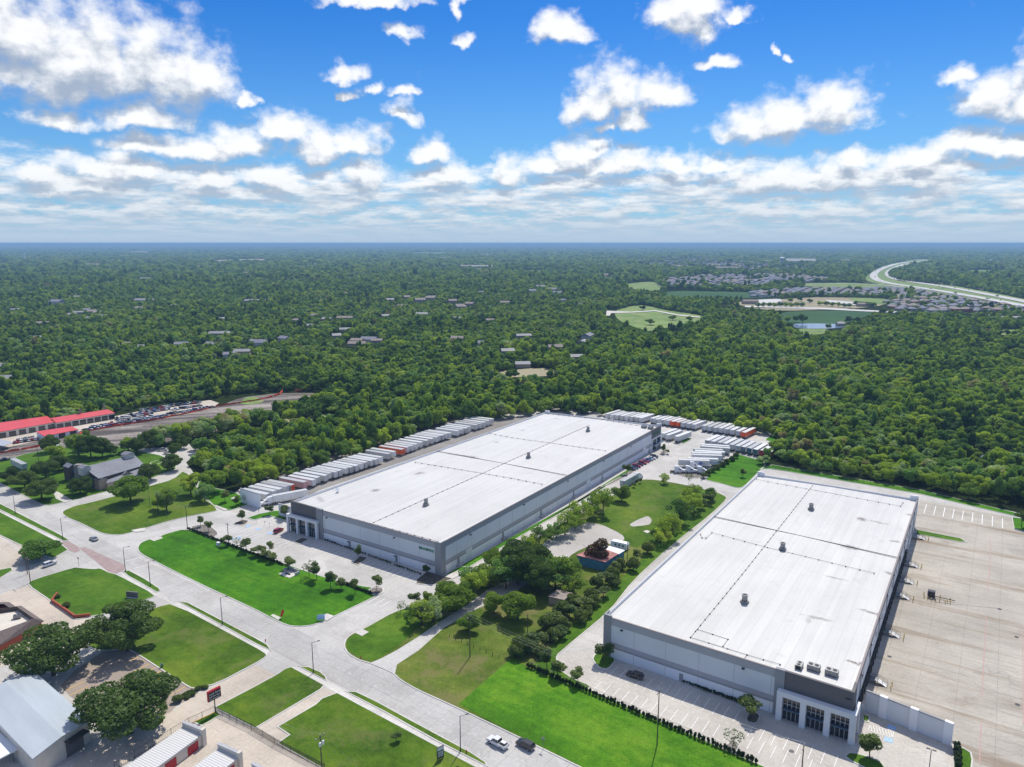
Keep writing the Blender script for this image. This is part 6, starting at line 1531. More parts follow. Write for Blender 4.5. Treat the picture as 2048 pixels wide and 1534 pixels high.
# ================================================================ PLACED TREES
rnd = random.Random(77)
def T(kn, px, py, rad, h, label, group=None, name='tree', cat='tree', z=.12):
    q = P(px, py); return tree_at(kn, (q.x, q.y, z), rad, h, label, cat, group, rnd=rnd, name=name)
T('oak',108,1350,12.2,13.5,'huge round dark oak beside the pale blue metal hall, upper of two')
T('oak',262,1466,12.6,13.5,'huge round dark oak between the yellow-striped lot and the storage rows')
T('ragged',254,1302,11.0,15,'tall uneven dark tree between the driveway and the sloping lawn')
T('ragged',226,1292,7.0,11,'lower dark side tree tucked under the tall uneven tree')
T('oak',22,965,5.5,7.5,'small dark roadside oak at the far left, first of three'); T('oak',50,978,7.5,9,'broad dark roadside oak, middle of three by the street'); T('oak',84,1000,8.2,10,'roundest dark roadside oak, nearest the driveway of the community building')
T('oak',92,957,6.8,9.5,'dark round tree behind the roadside oaks beside the lone trailer'); T('oak',161,988,6.2,8.5,'dark round tree on the small lawn before the community building')
T('bright',262,1006,9.5,13.5,'large full green tree casting a round shadow on the corner lawn')
T('woodfine',334,1022,5.5,10.5,'tree with ragged crown beside the wooden poles'); T('woodfine',316,1018,3,6,'low bushy tree between the wooden poles'); T('woodfine',382,992,6.5,11,'dark tree at the right corner of the corner lawn'); T('woodfine',410,1003,5.5,8.5,'round light green tree at the edge of the drive'); T('woodfine',428,985,6.5,12,'tall light green tree before the thicket above the drive')
T('oak',302,960,5.8,8.5,'dark round tree at the right end of the community building'); T('oak',345,940,6.5,8.5,'dark tree on the loop island behind the community building'); T('oak',350,912,4.2,7.5,'small dark tree over the white pickup'); T('oak',437,893,5,7.5,'dark round tree beside the far drive'); T('oak',396,900,4.2,6.5,'small dark tree in front of the far drive'); T('oak',368,897,4.5,8,'dark tree standing between the far drive and the dirt strip')
T('bright',80,1117,8.0,8,'wide spreading brown-green tree over the side street')
for i, (x, y, r, h) in enumerate([(158,912,8,13),(182,916,8.5,13.5),(205,915,7,11),(172,900,6,12),(222,912,4.5,6),(100,905,6,10),(112,925,6.5,11),(118,942,6,9),(135,938,4,6),(258,905,5,9),(275,908,5.5,9.5),(300,899,6,12),(315,897,5,10)]):
    T('oak' if i % 3 else 'woodfine', x, y, r, h, 'dark bushy tree, %s along the strip between dirt and community building' % nth(i), 'trees between the dirt strip and the community building')
for i, (x, y, r, h) in enumerate([(330,889,6.5,13),(345,887,6,12),(362,884,7,13),(380,882,6,12),(398,879,6.5,12),(415,874,7,13),(432,870,6,13),(450,868,7.5,13),(470,862,7,12),(488,858,6.5,12),(505,852,6.5,11),(522,850,5,9),(445,852,5,9),(462,850,6,11),(400,865,6,10),(380,870,5,10),(495,846,5.5,10),(512,843,6,10),(610,836,8,13),(625,832,7,12),(598,842,6,10),(580,846,6,10),(560,830,5.5,11),(640,815,6,12),(545,846,5,9),(655,822,7,12),(420,862,5,9)]):
    T('woodfine', x, y, r, h, 'green tree, %s in the belt below the dirt strip' % nth(i), 'trees of the belt below the dirt strip')
# trees along the drive of the left warehouse and round the vacant lot
strip = [('woodfine',842,1252,6.2,8,'dark low tree'),('woodfine',866,1245,5.4,8.5,'leafy tree'),('bright',858,1225,3.0,8,'narrow light tree'),('woodfine',830,1246,4.6,6,'bushy dark tree'),('bright',905,1226,7.2,10,'round light green tree'),('bright',893,1212,5,9,'light green tree'),('woodfine',935,1208,5,8,'grey green tree'),('woodfine',955,1192,6.5,9.5,'green tree'),('woodfine',940,1180,6,8,'tree'),('bright',978,1172,6.5,9,'light tree'),('bright',1000,1152,5,8,'yellow green tree'),('bright',985,1135,5,8,'light bushy tree'),('woodfine',1012,1178,7,12,'large dark tree'),('oak',1035,1170,9,14,'biggest dark tree'),('oak',1062,1178,8.5,13,'dark tree'),('oak',1080,1190,7,12,'dark tree'),('oak',1040,1145,8,12,'dark tree'),('oak',1070,1150,7.5,12,'dark tree'),('bright',1022,1128,5,8,'light tree'),('bright',1045,1118,5.5,8,'light tree'),('woodfine',1110,1180,8,12.5,'grey green tree'),('woodfine',1128,1172,6.5,11,'green tree'),('woodfine',1142,1165,5,9,'green tree'),('woodfine',1096,1170,6,11,'dark tree'),('woodfine',1146,1190,5.5,8,'bushy tree'),
 ('bright',988,1228,4.8,8.5,'small light tree'),('bright',1036,1240,7.0,11,'round light green tree'),('bright',938,1262,4.0,6.5,'small green tree'),('woodfine',1058,1102,4.5,7,'thin tree'),('woodfine',1078,1092,5,8,'tree'),('woodfine',1098,1085,4,6,'bushy tree'),('woodfine',1112,1078,5,7,'bushy tree'),('woodfine',1130,1070,7,10,'round dark green tree'),('woodfine',1150,1058,5.5,8,'tree'),('woodfine',1160,1048,6.5,10.5,'tree'),('woodfine',1180,1038,5,10,'tree'),('woodfine',1206,1030,6.5,12,'open-crowned tree'),('woodfine',1196,1020,5,10,'thin tree'),('bright',1243,1003,5.2,9,'bright green tree by the white and green trailer'),
 ('woodfine',1345,1062,5.5,8,'dark round tree'),('woodfine',1360,1048,7,11,'round green tree'),('woodfine',1372,1030,6.5,9,'green tree'),('woodfine',1388,1025,6,9,'dark tree'),('woodfine',1338,1080,6,10,'bushy tree'),('woodfine',1330,1066,5,7,'bushy tree'),('woodfine',1385,1000,5.5,8,'dark tree'),('woodfine',1375,1010,4,8,'dark tree'),('bright',1421,1002,3.4,7,'young bright tree'),('young',1415,1010,3.4,6,'young dark tree'),('young',1405,1018,3,5,'young tree'),
 ('woodfine',1322,1090,5.5,7,'bushy tree'),('woodfine',1312,1082,3.5,5,'bush'),('woodfine',1328,968,3.6,5.5,'round bush by the kerb'),('sparse',1377,970,2.8,7,'open-crowned young tree at the rock bed')]
for i, (k, x, y, r, h, l) in enumerate(strip):
    if k == 'woodfine': k = 'open'
    if k != 'young': r *= .9
    T(k, x, y, r, h, '%s, %s in the vacant lot growth counted from the street' % (l, nth(i)) if len(l.split()) < 5 else l, 'trees of the vacant lot')
T('rust',1192,1127,6.6,10,'reddish-brown tree overhanging the rusty roof of the turquoise shed')
for i, (x, y, r, h) in enumerate([(1272,1122,2.6,5),(1296,1108,3.0,6),(1266,1140,3.0,5.2),(1230,1148,3,5),(1242,1140,2.6,5),(1222,1158,3,4.6),(1210,1168,3.2,5),(1228,1172,2.8,4.4),(1196,1178,3,4.6),(1206,1196,2.8,4.4),(1180,1200,3.2,5),(1190,1212,3,4.4),(1166,1220,3.2,5),(1150,1212,3,4.6),(1172,1232,2.8,4),(1140,1238,3.4,5.2),(1120,1230,3.6,5.4),(1158,1246,3,4.4),(1110,1252,3.5,5),(1128,1262,3.2,5),(1096,1262,3.2,5),(1084,1290,2.8,4),(1106,1284,3,4.6),(1048,1308,4,5.4),(1062,1296,3.6,5),(1078,1312,2.6,3.6),(1036,1316,3,4),(1124,1275,2.5,4)]):
    T('bush' if i % 3 else 'young', x, y, r, h, 'olive-green bush, %s in the planted band left of the right warehouse drive' % nth(i), 'bushes of the planted band', 'bush', 'bush')
park = [(1516+i*11, 615, 6, 10) for i in range(9)]+[(1640+i*12, 611+(i*7)%6, 7, 9) for i in range(10)]+[(1575,645,6,11),(1591,645,5,11),(1605,646,8,14),(1697,646,7,10),(1656,659,5,8),(1580,605,7,10),(1600,603,7,10),(1620,606,7,9)]+[(1412+i*10, 603, 3.5, 13) for i in range(8)]+[(1300,650,8,9),(1345,640,7,8),(1380,643,7,9),(1285,620,7,9)]
for i, (x, y, r, h) in enumerate(park): T('wood', x, y, r, h, 'distant park tree, %s in the lawns below the highway suburb' % nth(i), 'trees of the far park')
young = [(401,1053,2.0,5,'at the grey rock bed, left one'),(416.5,1064,2.2,5.2,'at the grey rock bed, right one'),(484,1043,2.3,5.4,'on the island in the middle of the front lot'),(474,1012,2.4,5,'nearest the white screen wall lawn kerb'),(450,1004,2.6,6,'at the back of the small bright lawn'),(539,1031,2.2,5,'left of the entrance between two lot halves'),(570,1038,2.9,6.5,'hugging the pale blue-grey screen wall'),(453,1092,2.3,5,'first behind the low hedge'),(492,1104,2.9,6,'second behind the low hedge'),(516.5,1112,2.9,4.6,'third behind the low hedge'),(540,1106,1.8,5,'thin one on the lot side of the hedge'),(533,1118,2.6,4.2,'fourth behind the low hedge'),(546,1124,2.4,3.8,'fifth behind the low hedge'),(576,1141,3.0,5.5,'beside the concrete storm inlet'),(634,1160,2.9,7,'right of the storm inlet, dense one'),(662,1178,2.8,7,'with twin crowns near the lawn middle'),(682,1178,2.5,4.2,'short one near the lawn middle'),(709.5,1190,2.2,6,'slim one near the lawn end'),(754,1181,2.2,6,'on the rounded island at the driveway'),(829,1212,2.3,5,'light one beside the dark thicket'),(718,1118,1.9,6,'in the shaded island before the white wall'),(852,1152,1.9,4.6,'in the mulch bed at the grey corner pier'),(1094,1337,2.6,6.5,'left of the right warehouse drive'),(1115,1357,2.9,5.6,'second beside the right warehouse drive'),(1156,1369,2.4,5,'third beside the right warehouse drive'),(1207,1324,3.0,6.5,'at the left corner of the right warehouse'),(1498,1437,3.2,6.5,'dark one in the shaded island of the right warehouse'),(1740,1518,3.6,6.8,'broad one by the accessible stalls'),(1327,907,2.2,6,'at the far office corner of the left warehouse'),(1335,908,1.6,3,'short one at the far office corner'),(1253,950,2.5,6.5,'at the near end of the parked cars'),(1485,955,2.2,5,'reddish one alone on the small bright lawn'),(1268,975,1.3,2.8,'small dark cone by the trailer, left one'),(1280,967,1.2,2.8,'small dark cone by the trailer, right one'),(2043,1055,3.6,7.5,'at the far right corner of the truck court'),(793,1484,1.3,2.6,'tiny dark conifer alone on the lawn by the street')]
for x, y, r, h, l in young: T('young', x, y, r, h, 'young tree '+l, 'young planted trees', name='young_tree')
for x, y, r, h, l in [(474.6,1096,2.2,4.2,'nearly bare sapling behind the low hedge'),(619,1153,3.2,7.2,'sparse yellowing tree right of the storm inlet'),(802,1226,2.2,4.6,'bare sapling at the tip of the driveway lawn'),(1464,1496,2.8,5,'sparse grey sapling in the small island below the right warehouse'),(491,1007,1.9,4.4,'thin bare sapling before the white screen wall')]: T('sparse', x, y, r, h, l, name='sapling')
# hedges: each shrub
def hedge(a, b, n, rad, h, where, grp, kn='shrub'):
    A_, B_ = P(*a), P(*b)
    for i in range(n):
        q = A_.lerp(B_, i/(n-1)); e = tree_at(kn, (q.x+rnd.uniform(-.08,.08), q.y+rnd.uniform(-.08,.08), .13), rad*rnd.uniform(.88,1.1), h*rnd.uniform(.85,1.12), 'low dark shrub, %s %s' % (nth(i), where), 'shrub', grp, rnd=rnd, name='shrub')
hedge((376,1059),(505,1109),46,.62,1.1,'from the drive end along the front lawn','shrubs of the front lawn hedge')
hedge((508,1110),(566,1131),20,.62,1.1,'in the middle stretch of the front hedge','shrubs of the front lawn hedge')
hedge((690,1169),(742,1189),18,.62,1.1,'in the right stretch of the front hedge','shrubs of the front lawn hedge')
hedge((1057,1336),(1512,1528),62,.60,1.6,'from the top along the mesh fence','shrubs along the mesh fence')
hedge((1915,1534),(1913,1499),7,1.0,1.8,'in the lone island of the truck court','shrubs of the court island')
for i in range(8):
    q = (1408+i*9.3, 956-i*5.6); T('bush', q[0], q[1], 2.0, 3.4, 'round green bush, %s of eight climbing the small bright lawn' % nth(i), 'bushes up the small bright lawn', 'bush', 'bush')
for x0, y0, x1, y1, n in ((646,1079,684,1093,9),(690,1095,730,1109,9),(738,1112,780,1127,10),(790,1131,840,1149,11)): hedge((x0,y0),(x1,y1),n,.5,.7,'in the planting strip under the white wall, %s stretch' % {646:'first',690:'second',738:'third',790:'fourth'}[x0],'shrubs under the left warehouse wall')
hedge((1368,1365),(1485,1408),24,.55,.8,'under the white wall of the right warehouse','shrubs under the right warehouse wall')
# yellow grasses at the driveway corner
for i, (x, y) in enumerate([(366,1395),(372,1391),(378,1388),(384,1385),(388,1391),(380,1393),(374,1397),(394,1382),(399,1379),(407,1377),(412,1378)]):
    q = P(x, y); e = tree_at('bush', (q.x, q.y, .05), .9, 1.1, 'yellow ornamental grass clump, %s at the driveway corner bed' % nth(i), 'grass clump', 'yellow grass clumps', rnd=rnd, name='grass_clump')
T('bush',358,1403,1.7,1.8,'dark green bush beside the flagpole','bushes at the flagpole','bush','bush')
T('bush',132,1215,1.6,2.2,'dark round bush inside the brick planter','planter bushes','bush','bush'); T('bush',116,1196,1.0,1.4,'small bush at the upper end of the brick planter','planter bushes','bush','bush')

# ================================================================ POLES, LAMPS, WIRES
def lamp(px, py, label, h=9.3, ang=None):
    ang = R(20) if ang is None else ang
    e = empty('street_lamp', P(px, py, 0), ang, label, 'street lamp', 'street lamps along the main road')
    m = MB(); m.tube((0,0,0),(0,0,h),.13,.08,8); m.tube((0,0,0),(0,0,.5),.22,.22,8); m.obj('pole', 'metal_dark', e)
    m = MB(); m.tube((0,0,h-.1),(1.6,0,h+.15),.05,.04,6); m.obj('arm', 'metal_dark', e)
    m = MB(); m.box(1.4,2.2,-.16,.16,h+.08,h+.2); m.obj('lamp_head', 'metal_dark', e)
for (x, y, l) in ((31,1028,'street lamp farthest left up the road'),(126,1080,'street lamp just above the brick-paved junction'),(251,1143,'street lamp on the near corner of the junction'),(301,1173,'street lamp next to the driveway below the junction'),(445,1250,'street lamp beside the large sloping lawn'),(627,1346,'street lamp between the two storage driveways'),(921,1503,'street lamp near the white pickup')): lamp(x, y, l)
def upole(px, py, h, label, arm=True, rz=0.0, rad=.16, xf=False, col='wood_pole', cat='utility pole'):
    e = empty('utility_pole', P(px, py, 0), rz, label, cat, 'wooden utility poles')
    m = MB(); m.tube((0,0,0),(0,0,h),rad,rad*.65,8); m.obj('pole', col, e)
    if arm:
        m = MB(); m.box(-1.3,1.3,-.06,.06,h-.6,h-.48); m.obj('crossarm', 'bark_grey', e)
        for x in (-1.2,0,1.2): m = MB(); m.tube((x,0,h-.48 if x else h),(x,0,h-.2 if x else h+.3),.06,.06,6); m.obj('insulator', 'wall_white', e)
    if xf:
        for x in (-.45,.45): m = MB(); m.tube((x,-.35,h-2.4),(x,-.35,h-1.5),.26,.26,10); m.obj('transformer', 'wall_light', e)
    return e
AP = AU+math.pi/2
H_ = {}
for k, (x, y, yt, l, arm, xf) in {'a':(1314,1491,1380,'tallest wooden pole on the bright lawn before the right warehouse',True,False),'b':(940,1315,1230,'wooden pole standing on the rough grass beside the gravel drive',True,False),'c':(375,1057,1010,'wooden pole at the end of the low hedge',True,False),'d':(458,1092,1046,'wooden pole with crossarms among the young trees of the front lot',True,False),'e':(317,1030,983,'wooden pole left of the ragged tree',True,False),'f':(333,1037,1000,'shorter thin pole right of the ragged tree',False,False),'g':(300,1013,978,'pale thin pole on the corner lawn',False,False),'h':(645,1560,1470,'wooden pole with two transformers on the lawn at the bottom',True,True),'i':(61,1166,1115,'left pole of the pair at the side street',True,False),'j':(55,1148,1104,'right pole of the pair at the side street',False,False),'k':(78,928,893,'leaning wooden pole by the lone trailer',False,False),'l':(1602,1560,1490,'wooden pole at the bottom edge below the entrance',True,False),'m':(1055,1290,1228,'thin wooden pole behind the round light green tree',False,False),'n':(1254,1130,1079,'wooden pole behind the turquoise shed',False,False)}.items():
    h = hgt(x, y, yt); H_[k] = (P(x, y, 0), h); upole(x, y, h, l, arm, AP if k in 'abchl' else AU, .16 if k not in 'fg' else .1, xf, 'bark_grey' if k in 'gf' else 'wood_pole')
def wires(name, pts, label, offs=(-1.2,0,1.2), sag=1.2, axis=None):
    e = empty(name, (0,0,0), 0, label, 'power line', 'overhead wires')
    for o in offs:
        m = MB()
        for (a, b) in zip(pts, pts[1:]):
            d = (b-a); q = Vector((-d.y, d.x, 0)).normalized()*o; prev = None; n = 14
            for i in range(n+1):
                t = i/n; p = a.lerp(b, t)+q-Vector((0,0,sag*4*t*(1-t)))
                if prev is not None: m.tube(prev, p, .014, .014, 3, False)
                prev = p
        m.obj('wire', 'metal_grey', e)
top = lambda k, dz=-.2: H_[k][0]+Vector((0,0,H_[k][1]+dz))
wires('power_line', [P(790,1200,11), top('b'), top('a'), top('l'), P(1800,1620,11)], 'three wires crossing from the drive-side thicket to the pole before the right warehouse')
wires('power_line', [top('e'), top('c'), top('d')], 'wires linking the corner lawn poles to the front lot')
wires('power_line', [P(540,1440,12), top('h'), P(820,1640,11)], 'wires running down the lawn from the transformer pole')
# parking lot lamp
e = empty('parking_lamp', P(1857,1548,0), AU, 'double-headed parking lamp beside the accessible stalls', 'lamp'); h = hgt(1857,1548,1499)
m = MB(); m.tube((0,0,0),(0,0,h),.1,.08,8); m.tube((0,0,0),(0,0,.7),.3,.3,10); m.obj('pole', 'metal_dark', e)
for s in (-1,1): m = MB(); m.box(s*.2 if s > 0 else -1.0, 1.0 if s > 0 else -.2, -.2, .2, h-.05, h+.07); m.obj('lamp_head', 'metal_dark', e)
for i, (x, y) in enumerate([(513,1047),(530,1052),(539,1055),(556.5,1054.5),(518,1029),(1417,946),(1337,889)]):
    e = empty('sign_post', P(x, y, 0), .5, 'thin sign post, %s near the front stalls and drives' % nth(i), 'sign', 'small sign posts'); m = MB(); m.tube((0,0,0),(0,0,2.2),.04,.04,6); m.obj('post', 'metal_grey', e); m = MB().box(-.2,.2,-.03,.0,1.6,2.2); m.obj('plate', 'wall_light', e)
e = empty('street_sign', P(1086,1499,0), ARD, 'thin street sign beside the black suv at the kerb', 'sign'); m = MB(); m.tube((0,0,0),(0,0,3.2),.05,.05,6); m.obj('post', 'metal_grey', e); m = MB().box(-.45,.45,-.03,.03,2.7,3.2); m.obj('plate', 'wall_grey', e)
e = empty('street_sign', P(158,1133,0), ARD, 'tall street sign at the mouth of the side street', 'sign'); m = MB(); m.tube((0,0,0),(0,0,3.6),.06,.06,6); m.obj('post', 'metal_dark', e); m = MB().box(-.5,.5,-.04,.04,3.0,3.6); m.obj('plate', 'metal_dark', e)
# storage sign
D6 = (P(560,1352)-P(432,1420)); aS = math.atan2(D6.y, D6.x); ps = P(431,1425.5,0)
e = empty('pylon_sign', ps, aS, 'red-framed black sign with white lettering on a pole at the storage entrance', 'sign'); hs_ = 7.6
m = MB(); m.tube((0,0,0),(0,0,3.9),.14,.14,8); m.obj('pole', 'metal_dark', e)
m = MB().box(-1.75,1.75,-.3,.3,3.9,6.7); m.obj('cabinet', 'red_door', e)
m = MB().box(-1.6,1.6,-.315,-.301,4.0,6.2); m.obj('panel', 'black', e)
for t_, z, s in (('Lock Away',5.55,.72),('Self Storage',4.85,.60),('Car Rentals',4.15,.60)): text('lettering', t_, s, 'wall_white', e, (-1.5,-.33,z), (1,0,0), (0,0,1), .01)
# small info sign at the bottom, yard signs
e = empty('monument_sign', P(881,1519,0), ARD+R(75), 'narrow dark upright sign board with pale lines beside the street lamp', 'sign'); m = MB(); m.box(-.9,.9,-.12,.12,.4,3.4); m.obj('board', 'metal_dark', e)
m = MB().box(-.88,.88,-.14,-.121,2.5,3.3); m.obj('header_panel', 'wall_light', e)
for z in (2.1,1.75,1.4,1.0): MB().box(-.75,.75,-.14,-.121,z-.08,z+.08).obj('text_line', 'wall_white', e)
for x in (-.8,.8): m = MB(); m.tube((x,0,0),(x,0,.5),.07,.07,6); m.obj('post', 'metal_dark', e)
e = empty('monument_sign', P(265,1196,0), AU+.4, 'dark grey rectangular sign on the lawn behind the tall uneven tree', 'sign'); m = MB().box(-2.1,2.1,-.25,.25,.3,2.3); m.obj('board', 'wall_dark', e); MB().box(-1.9,1.9,-.5,.5,0,.299).obj('plinth', 'wall_light', e)
e = empty('real_estate_sign', P(642,1242,0), AU+R(50), 'pale blue board sign at the driveway corner of the bright lawn', 'sign'); MB().box(-1.2,1.2,-.04,.04,.5,2.2).obj('board', 'canopy_sign' if 'canopy_sign' in MATS else (plain('canopy_sign', (.30,.50,.70), .5, 0, .05) and 'canopy_sign'), e); MB().box(-1.15,-1.05,-.05,.05,0,.5).obj('post', 'metal_grey', e); MB().box(1.05,1.15,-.05,.05,0,.5).obj('post', 'metal_grey', e)
# feather flag lying red at the lawn edge
e = empty('feather_flag', P(559,1238,0), .3, 'red feather flag tilting over the small slab at the lawn edge', 'flag'); m = MB(); m.tube((0,0,0),(.9,0,3.2),.04,.03,6); m.obj('pole', 'metal_pale', e); m = MB(); m.add([(.2,0,.7),(.9,.1,.8),(1.6,0,2.6),(1.0,.05,3.2),(.7,0,2.4),(.2,-.04,.7),(.9,.06,.8),(1.6,-.04,2.6),(1.0,.01,3.2),(.7,-.04,2.4)], [(0,1,2,3,4),(9,8,7,6,5)]); m.obj('cloth', 'red_bright', e)
# concrete slabs and boxes on lawns
def slab(pts, name='slab', mat='sidewalk', z=.20): sheet(name, pts, mat, z)
slab([(541,1232),(546,1229),(562,1236),(557,1241)]); slab([(641,1232),(655,1228),(669,1233),(653,1243)]); slab([(709,1266),(725,1259),(738,1265),(724,1273)]); slab([(299,1079),(316,1074),(326,1077),(308,1083)]); slab([(262,1061),(290,1056),(292,1062),(272,1065)]); slab([(1286,1063),(1294,1061),(1302,1064),(1294,1067)])
slab([(432,1011),(455,1019),(449,1022),(428,1012)], z=.21); slab([(461,997),(470,994),(478,998),(468,1001)], z=.21); slab([(888,1154),(917,1141),(927,1147),(905,1158)], z=.21)
q = P(583,1146,0); e = empty('storm_inlet', q, AU, 'concrete storm inlet with a dark back wall in the bright lawn', 'storm inlet')
MB().box(-3,3,-3.4,1.0,.12,.25).obj('apron', 'sidewalk', e); m = MB(); m.box(-3,3,1.001,1.35,.1,1.5); m.box(-3.2,-2.9,-1,1.0,.1,1.2); m.box(2.9,3.2,-1,1.0,.1,1.2); m.obj('wall', 'sidewalk', e); MB().box(-2.8,2.8,.9,1.0,.3,1.3).obj('grate', 'wall_grey', e); MB().box(-1.2,1.2,-1.9,-1.4,.25,.5).obj('grate', 'black', e)
for i, (x, y) in enumerate([(437,1091),(556,1196),(1287,1060),(1176,1505),(1377,1514),(482,1292),(320,1237-27)]):
    if i == 0: e = empty('utility_box', P(x, y, 0), AU, 'white cabinet on the bright lawn left of the crossarm pole', 'utility box'); MB().box(-.8,.8,-.5,.5,.1,1.4).obj('cabinet', 'wall_light', e); MB().box(-.9,.9,-.6,.6,.1,.14).obj('base', 'sidewalk', e)
for i, (x, y, l) in enumerate([(722,1317,'red fire hydrant at the tip of the driveway lawn'),(531,1283,'small hydrant on the verge beside the sidewalk'),(933,1506,'small dark hydrant at the verge near the street lamp')]):
    e = empty('fire_hydrant', P(x, y, .13), 0, l, 'hydrant'); m = MB(); m.tube((0,0,0),(0,0,.65),.14,.13,8); m.tube((0,0,.65),(0,0,.85),.15,.04,8); m.obj('barrel', 'red_door', e); m = MB(); m.tube((-.25,0,.5),(.25,0,.5),.07,.07,6); m.obj('outlet', 'red_door', e)
# flagpole
e = empty('flagpole', P(351,1397,0), 0, 'slim flagpole with a small flag at the end of the yellow stalls', 'flagpole'); h = hgt(351,1397,1355); m = MB(); m.tube((0,0,0),(0,0,h),.07,.04,8); m.obj('pole', 'metal_pale', e)
m = MB(); n = 7
for r_ in range(5): m.mi = r_ % 2; m.add([(-.02,0,h-.25-.26*r_),(-2.0,.2,h-.55-.26*r_),(-2.0,.2,h-.81-.26*r_),(-.02,0,h-.51-.26*r_)], [(0,1,2,3)])
m.mi = 2; m.add([(-.02,-.01,h-.25),(-.9,.08,h-.38),(-.9,.08,h-1.0),(-.02,-.01,h-.85)], [(0,1,2,3)]); m.obj('flag', ['red_bright','wall_white','letter_navy'], e)
# trash bin near the lot
e = empty('trash_bin', P(324,1335,0), .3, 'small dark green bin at the kerb of the sloping lawn', 'bin'); m = MB(); m.tube((0,0,.1),(0,0,1.1),.35,.4,10); m.obj('barrel', 'paint green', e)

# ================================================================ FENCES
def fence(a, b, h, label, mat='metal_dark', post=3.0, wire=.35, name='fence', rails=2, pr=.05, vr=.012):
    A_, B_ = P(*a), P(*b); w_ = Wall(A_, B_); e = empty(name, (0,0,0), 0, label, 'fence', None)
    m = MB(); n = max(1, int(w_.L/wire))
    for i in range(n+1): w_.box(m, w_.L*i/n-vr, w_.L*i/n+vr, -vr, vr, .15, h-.05)
    for z in ((.2, h-.08) if rails == 2 else (h-.05,)): w_.box(m, 0, w_.L, -.03, .03, z-.03, z+.03)
    m.obj('fence_panel', mat, e)
    n = max(1, int(w_.L/post))
    for i in range(n+1): m = MB(); m.tube(w_.pt(w_.L*i/n, .0, 0), w_.pt(w_.L*i/n, .0, h+.12), pr, pr, 6); m.obj('post', mat, e)
fence((431,1426.5),(503,1461),1.9,'black railing fence running down from the storage sign','black',2.6,.14,vr=.018)
fence((503,1461.5),(549,1489),1.9,'black railing gate section across the storage drive','black',3,.14,vr=.018)
fence((549,1489.5),(650,1542),1.9,'black railing fence along the lawn at the bottom','black',2.6,.14,vr=.018)
fence((379,1449),(430,1426),1.9,'short railing with a yellow kerb beside the storage sign','metal_dark',3,.3)
fence((230,1540),(377,1450),1.9,'long thin fence behind the first storage row','metal_dark',4,.5)
fence((1061,1334),(1505,1523),1.6,'thin mesh fence behind the long shrub row','metal_grey',3.0,.5,pr=.04)
fence((1402,962),(1472,912),1.8,'dark fence up the small bright lawn beside the bushes','metal_dark',2.4,.22)
fence((1545,934),(1836,985),2.0,'black fence behind the right warehouse, left part','metal_dark',3,.2)
fence((1837,985.2),(2045,1024),2.0,'black fence along the back edge of the truck court','metal_dark',3,.2)
fence((1322,880),(1360,889),1.8,'dark mesh fence below the short trailer row','metal_dark',2.5,.3)
stripes('kerb_marking', [((386,1446),(431,1425))], 'paint_yellow', .35, .2)
for i, (x, y) in enumerate([(899,1275),(911,1281),(923,1286),(935,1291),(947,1296),(960,1302),(972,1307),(985,1312),(998,1317),(1010,1322)]):
    e = empty('fence_post', P(x, y, 0), 0, 'dark wooden post, %s in the line across the rough grass' % nth(i), 'post', 'wooden posts in the rough grass'); m = MB(); m.tube((0,0,0),(0,0,1.3),.09,.08,6); m.obj('post', 'bark', e)
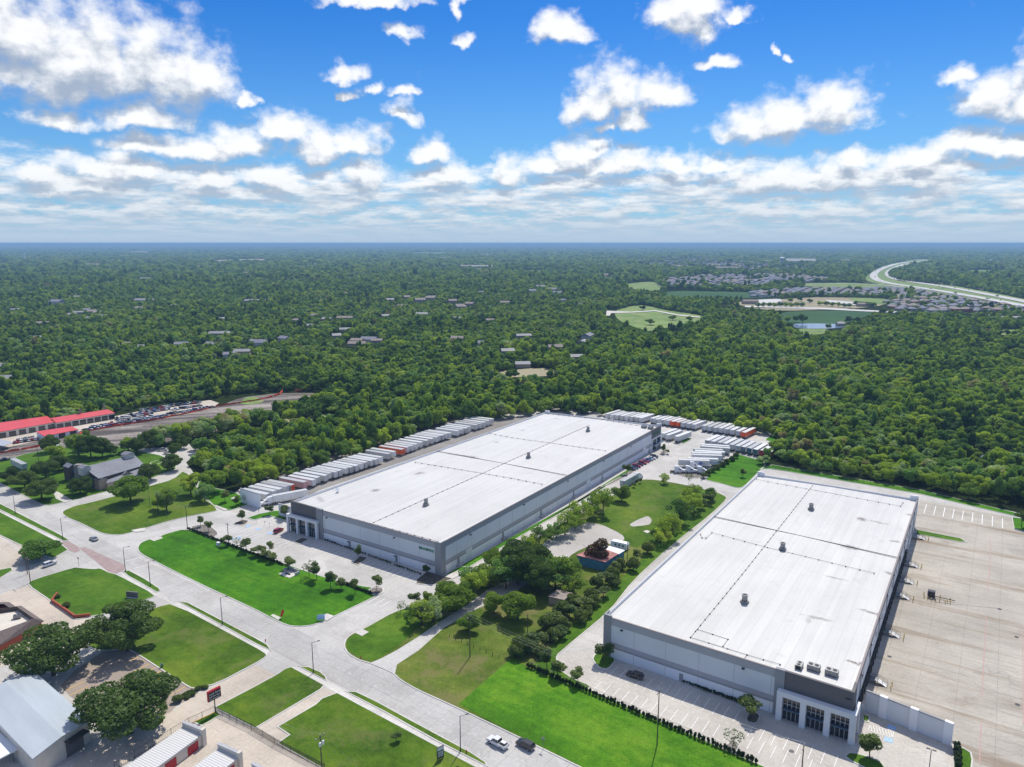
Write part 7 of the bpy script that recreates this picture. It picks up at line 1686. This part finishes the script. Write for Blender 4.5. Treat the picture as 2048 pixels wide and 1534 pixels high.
# orange construction fence
oe = empty('safety_fence', (0,0,0), 0, 'orange mesh safety fence winding along the dirt strip', 'fence')
pth = [(-20,909),(40,901),(85,892),(90,881),(158,871),(165,865),(230,853),(300,842),(380,826),(436,813),(480,806),(520,800),(535,796)]
m = MB(); rr = random.Random(2)
for a, b in zip(pth, pth[1:]):
    A_, B_ = P(*a), P(*b); n = max(2, int((B_-A_).length/1.5)); prev = None
    for i in range(n+1):
        q = A_.lerp(B_, i/n)+Vector((rr.uniform(-.3,.3), rr.uniform(-.4,.4), 0)); t = Vector((rr.uniform(-.2,.2), rr.uniform(-.5,.5), rr.uniform(.8,1.35)))
        if prev: m.add([prev[0], q, q+t, prev[1]], [(0,1,2,3)])
        prev = (q, q+t)
m.obj('mesh', 'orange_fence', oe)
m = MB()
for a in [(535,797,545,794),(548,793,560,789),(560,789,565,783),(590,783,605,782),(640,789,652,788)]: w_ = Wall(P(a[0],a[1]), P(a[2],a[3])); w_.box(m, 0, w_.L, -.2, .2, 0, 1.4)
m.obj('heap', 'orange_fence', oe)
for i, a in enumerate(pth[::2]): mm = MB(); mm.tube(P(*a), P(*a)+Vector((0,0,1.5)), .06, .06, 5); mm.obj('stake', 'metal_dark', oe)
# generator skid and bollards in the court
e = empty('fuel_skid', P(1862,1194,0), AU, 'dark equipment cabinet guarded by yellow bollards in the truck court', 'equipment'); MB().box(-1.1,1.1,-.9,.9,.1,2.3).obj('cabinet', 'metal_dark', e); MB().box(-1.3,1.3,-1.1,1.1,0,.099).obj('pad', 'sidewalk', e); m = MB(); m.tube((1.1,0,.6),(7,0,.6),.15,.15,8); m.obj('pipe', 'metal_dark', e)
for i, (x, y) in enumerate([(1848,1196),(1847.5,1190),(1855,1199),(1862,1202),(1871,1203),(1879,1204),(1880,1196),(1890,1207),(1894,1206),(1900,1208),(1900,1202)]):
    b = empty('bollard', P(x, y, 0), 0, 'yellow bollard, %s round the dark cabinet in the court' % nth(i), 'bollard', 'bollards round the court cabinet'); m = MB(); m.tube((0,0,0),(0,0,1.2),.12,.12,8); m.obj('post', 'yellow', b); m = MB(); m.tube((0,0,.5),(0,0,.7),.125,.125,8); m.obj('stripe', 'black', b)
for i, (x, y) in enumerate([(407.5,1487),(479,1534)]):
    b = empty('bollard', P(x+2, y, 0), 0, ['red bollard at the corner of the first storage row','red bollard at the corner of the second storage row'][i], 'bollard'); m = MB(); m.tube((0,0,0),(0,0,1.3),.12,.12,8); m.obj('post', 'red_bright', b)
# manhole covers and grates
for i, (x, y) in enumerate([(1583,1502),(1999,1218),(2033,1274),(1779,1313),(1905,1484),(2035,1409)]):
    q = P(x, y, .05); m = MB(); m.tube((q.x,q.y,.03),(q.x,q.y,.05),.6,.6,14); struct(m.obj('manhole_cover', 'metal_dark'))
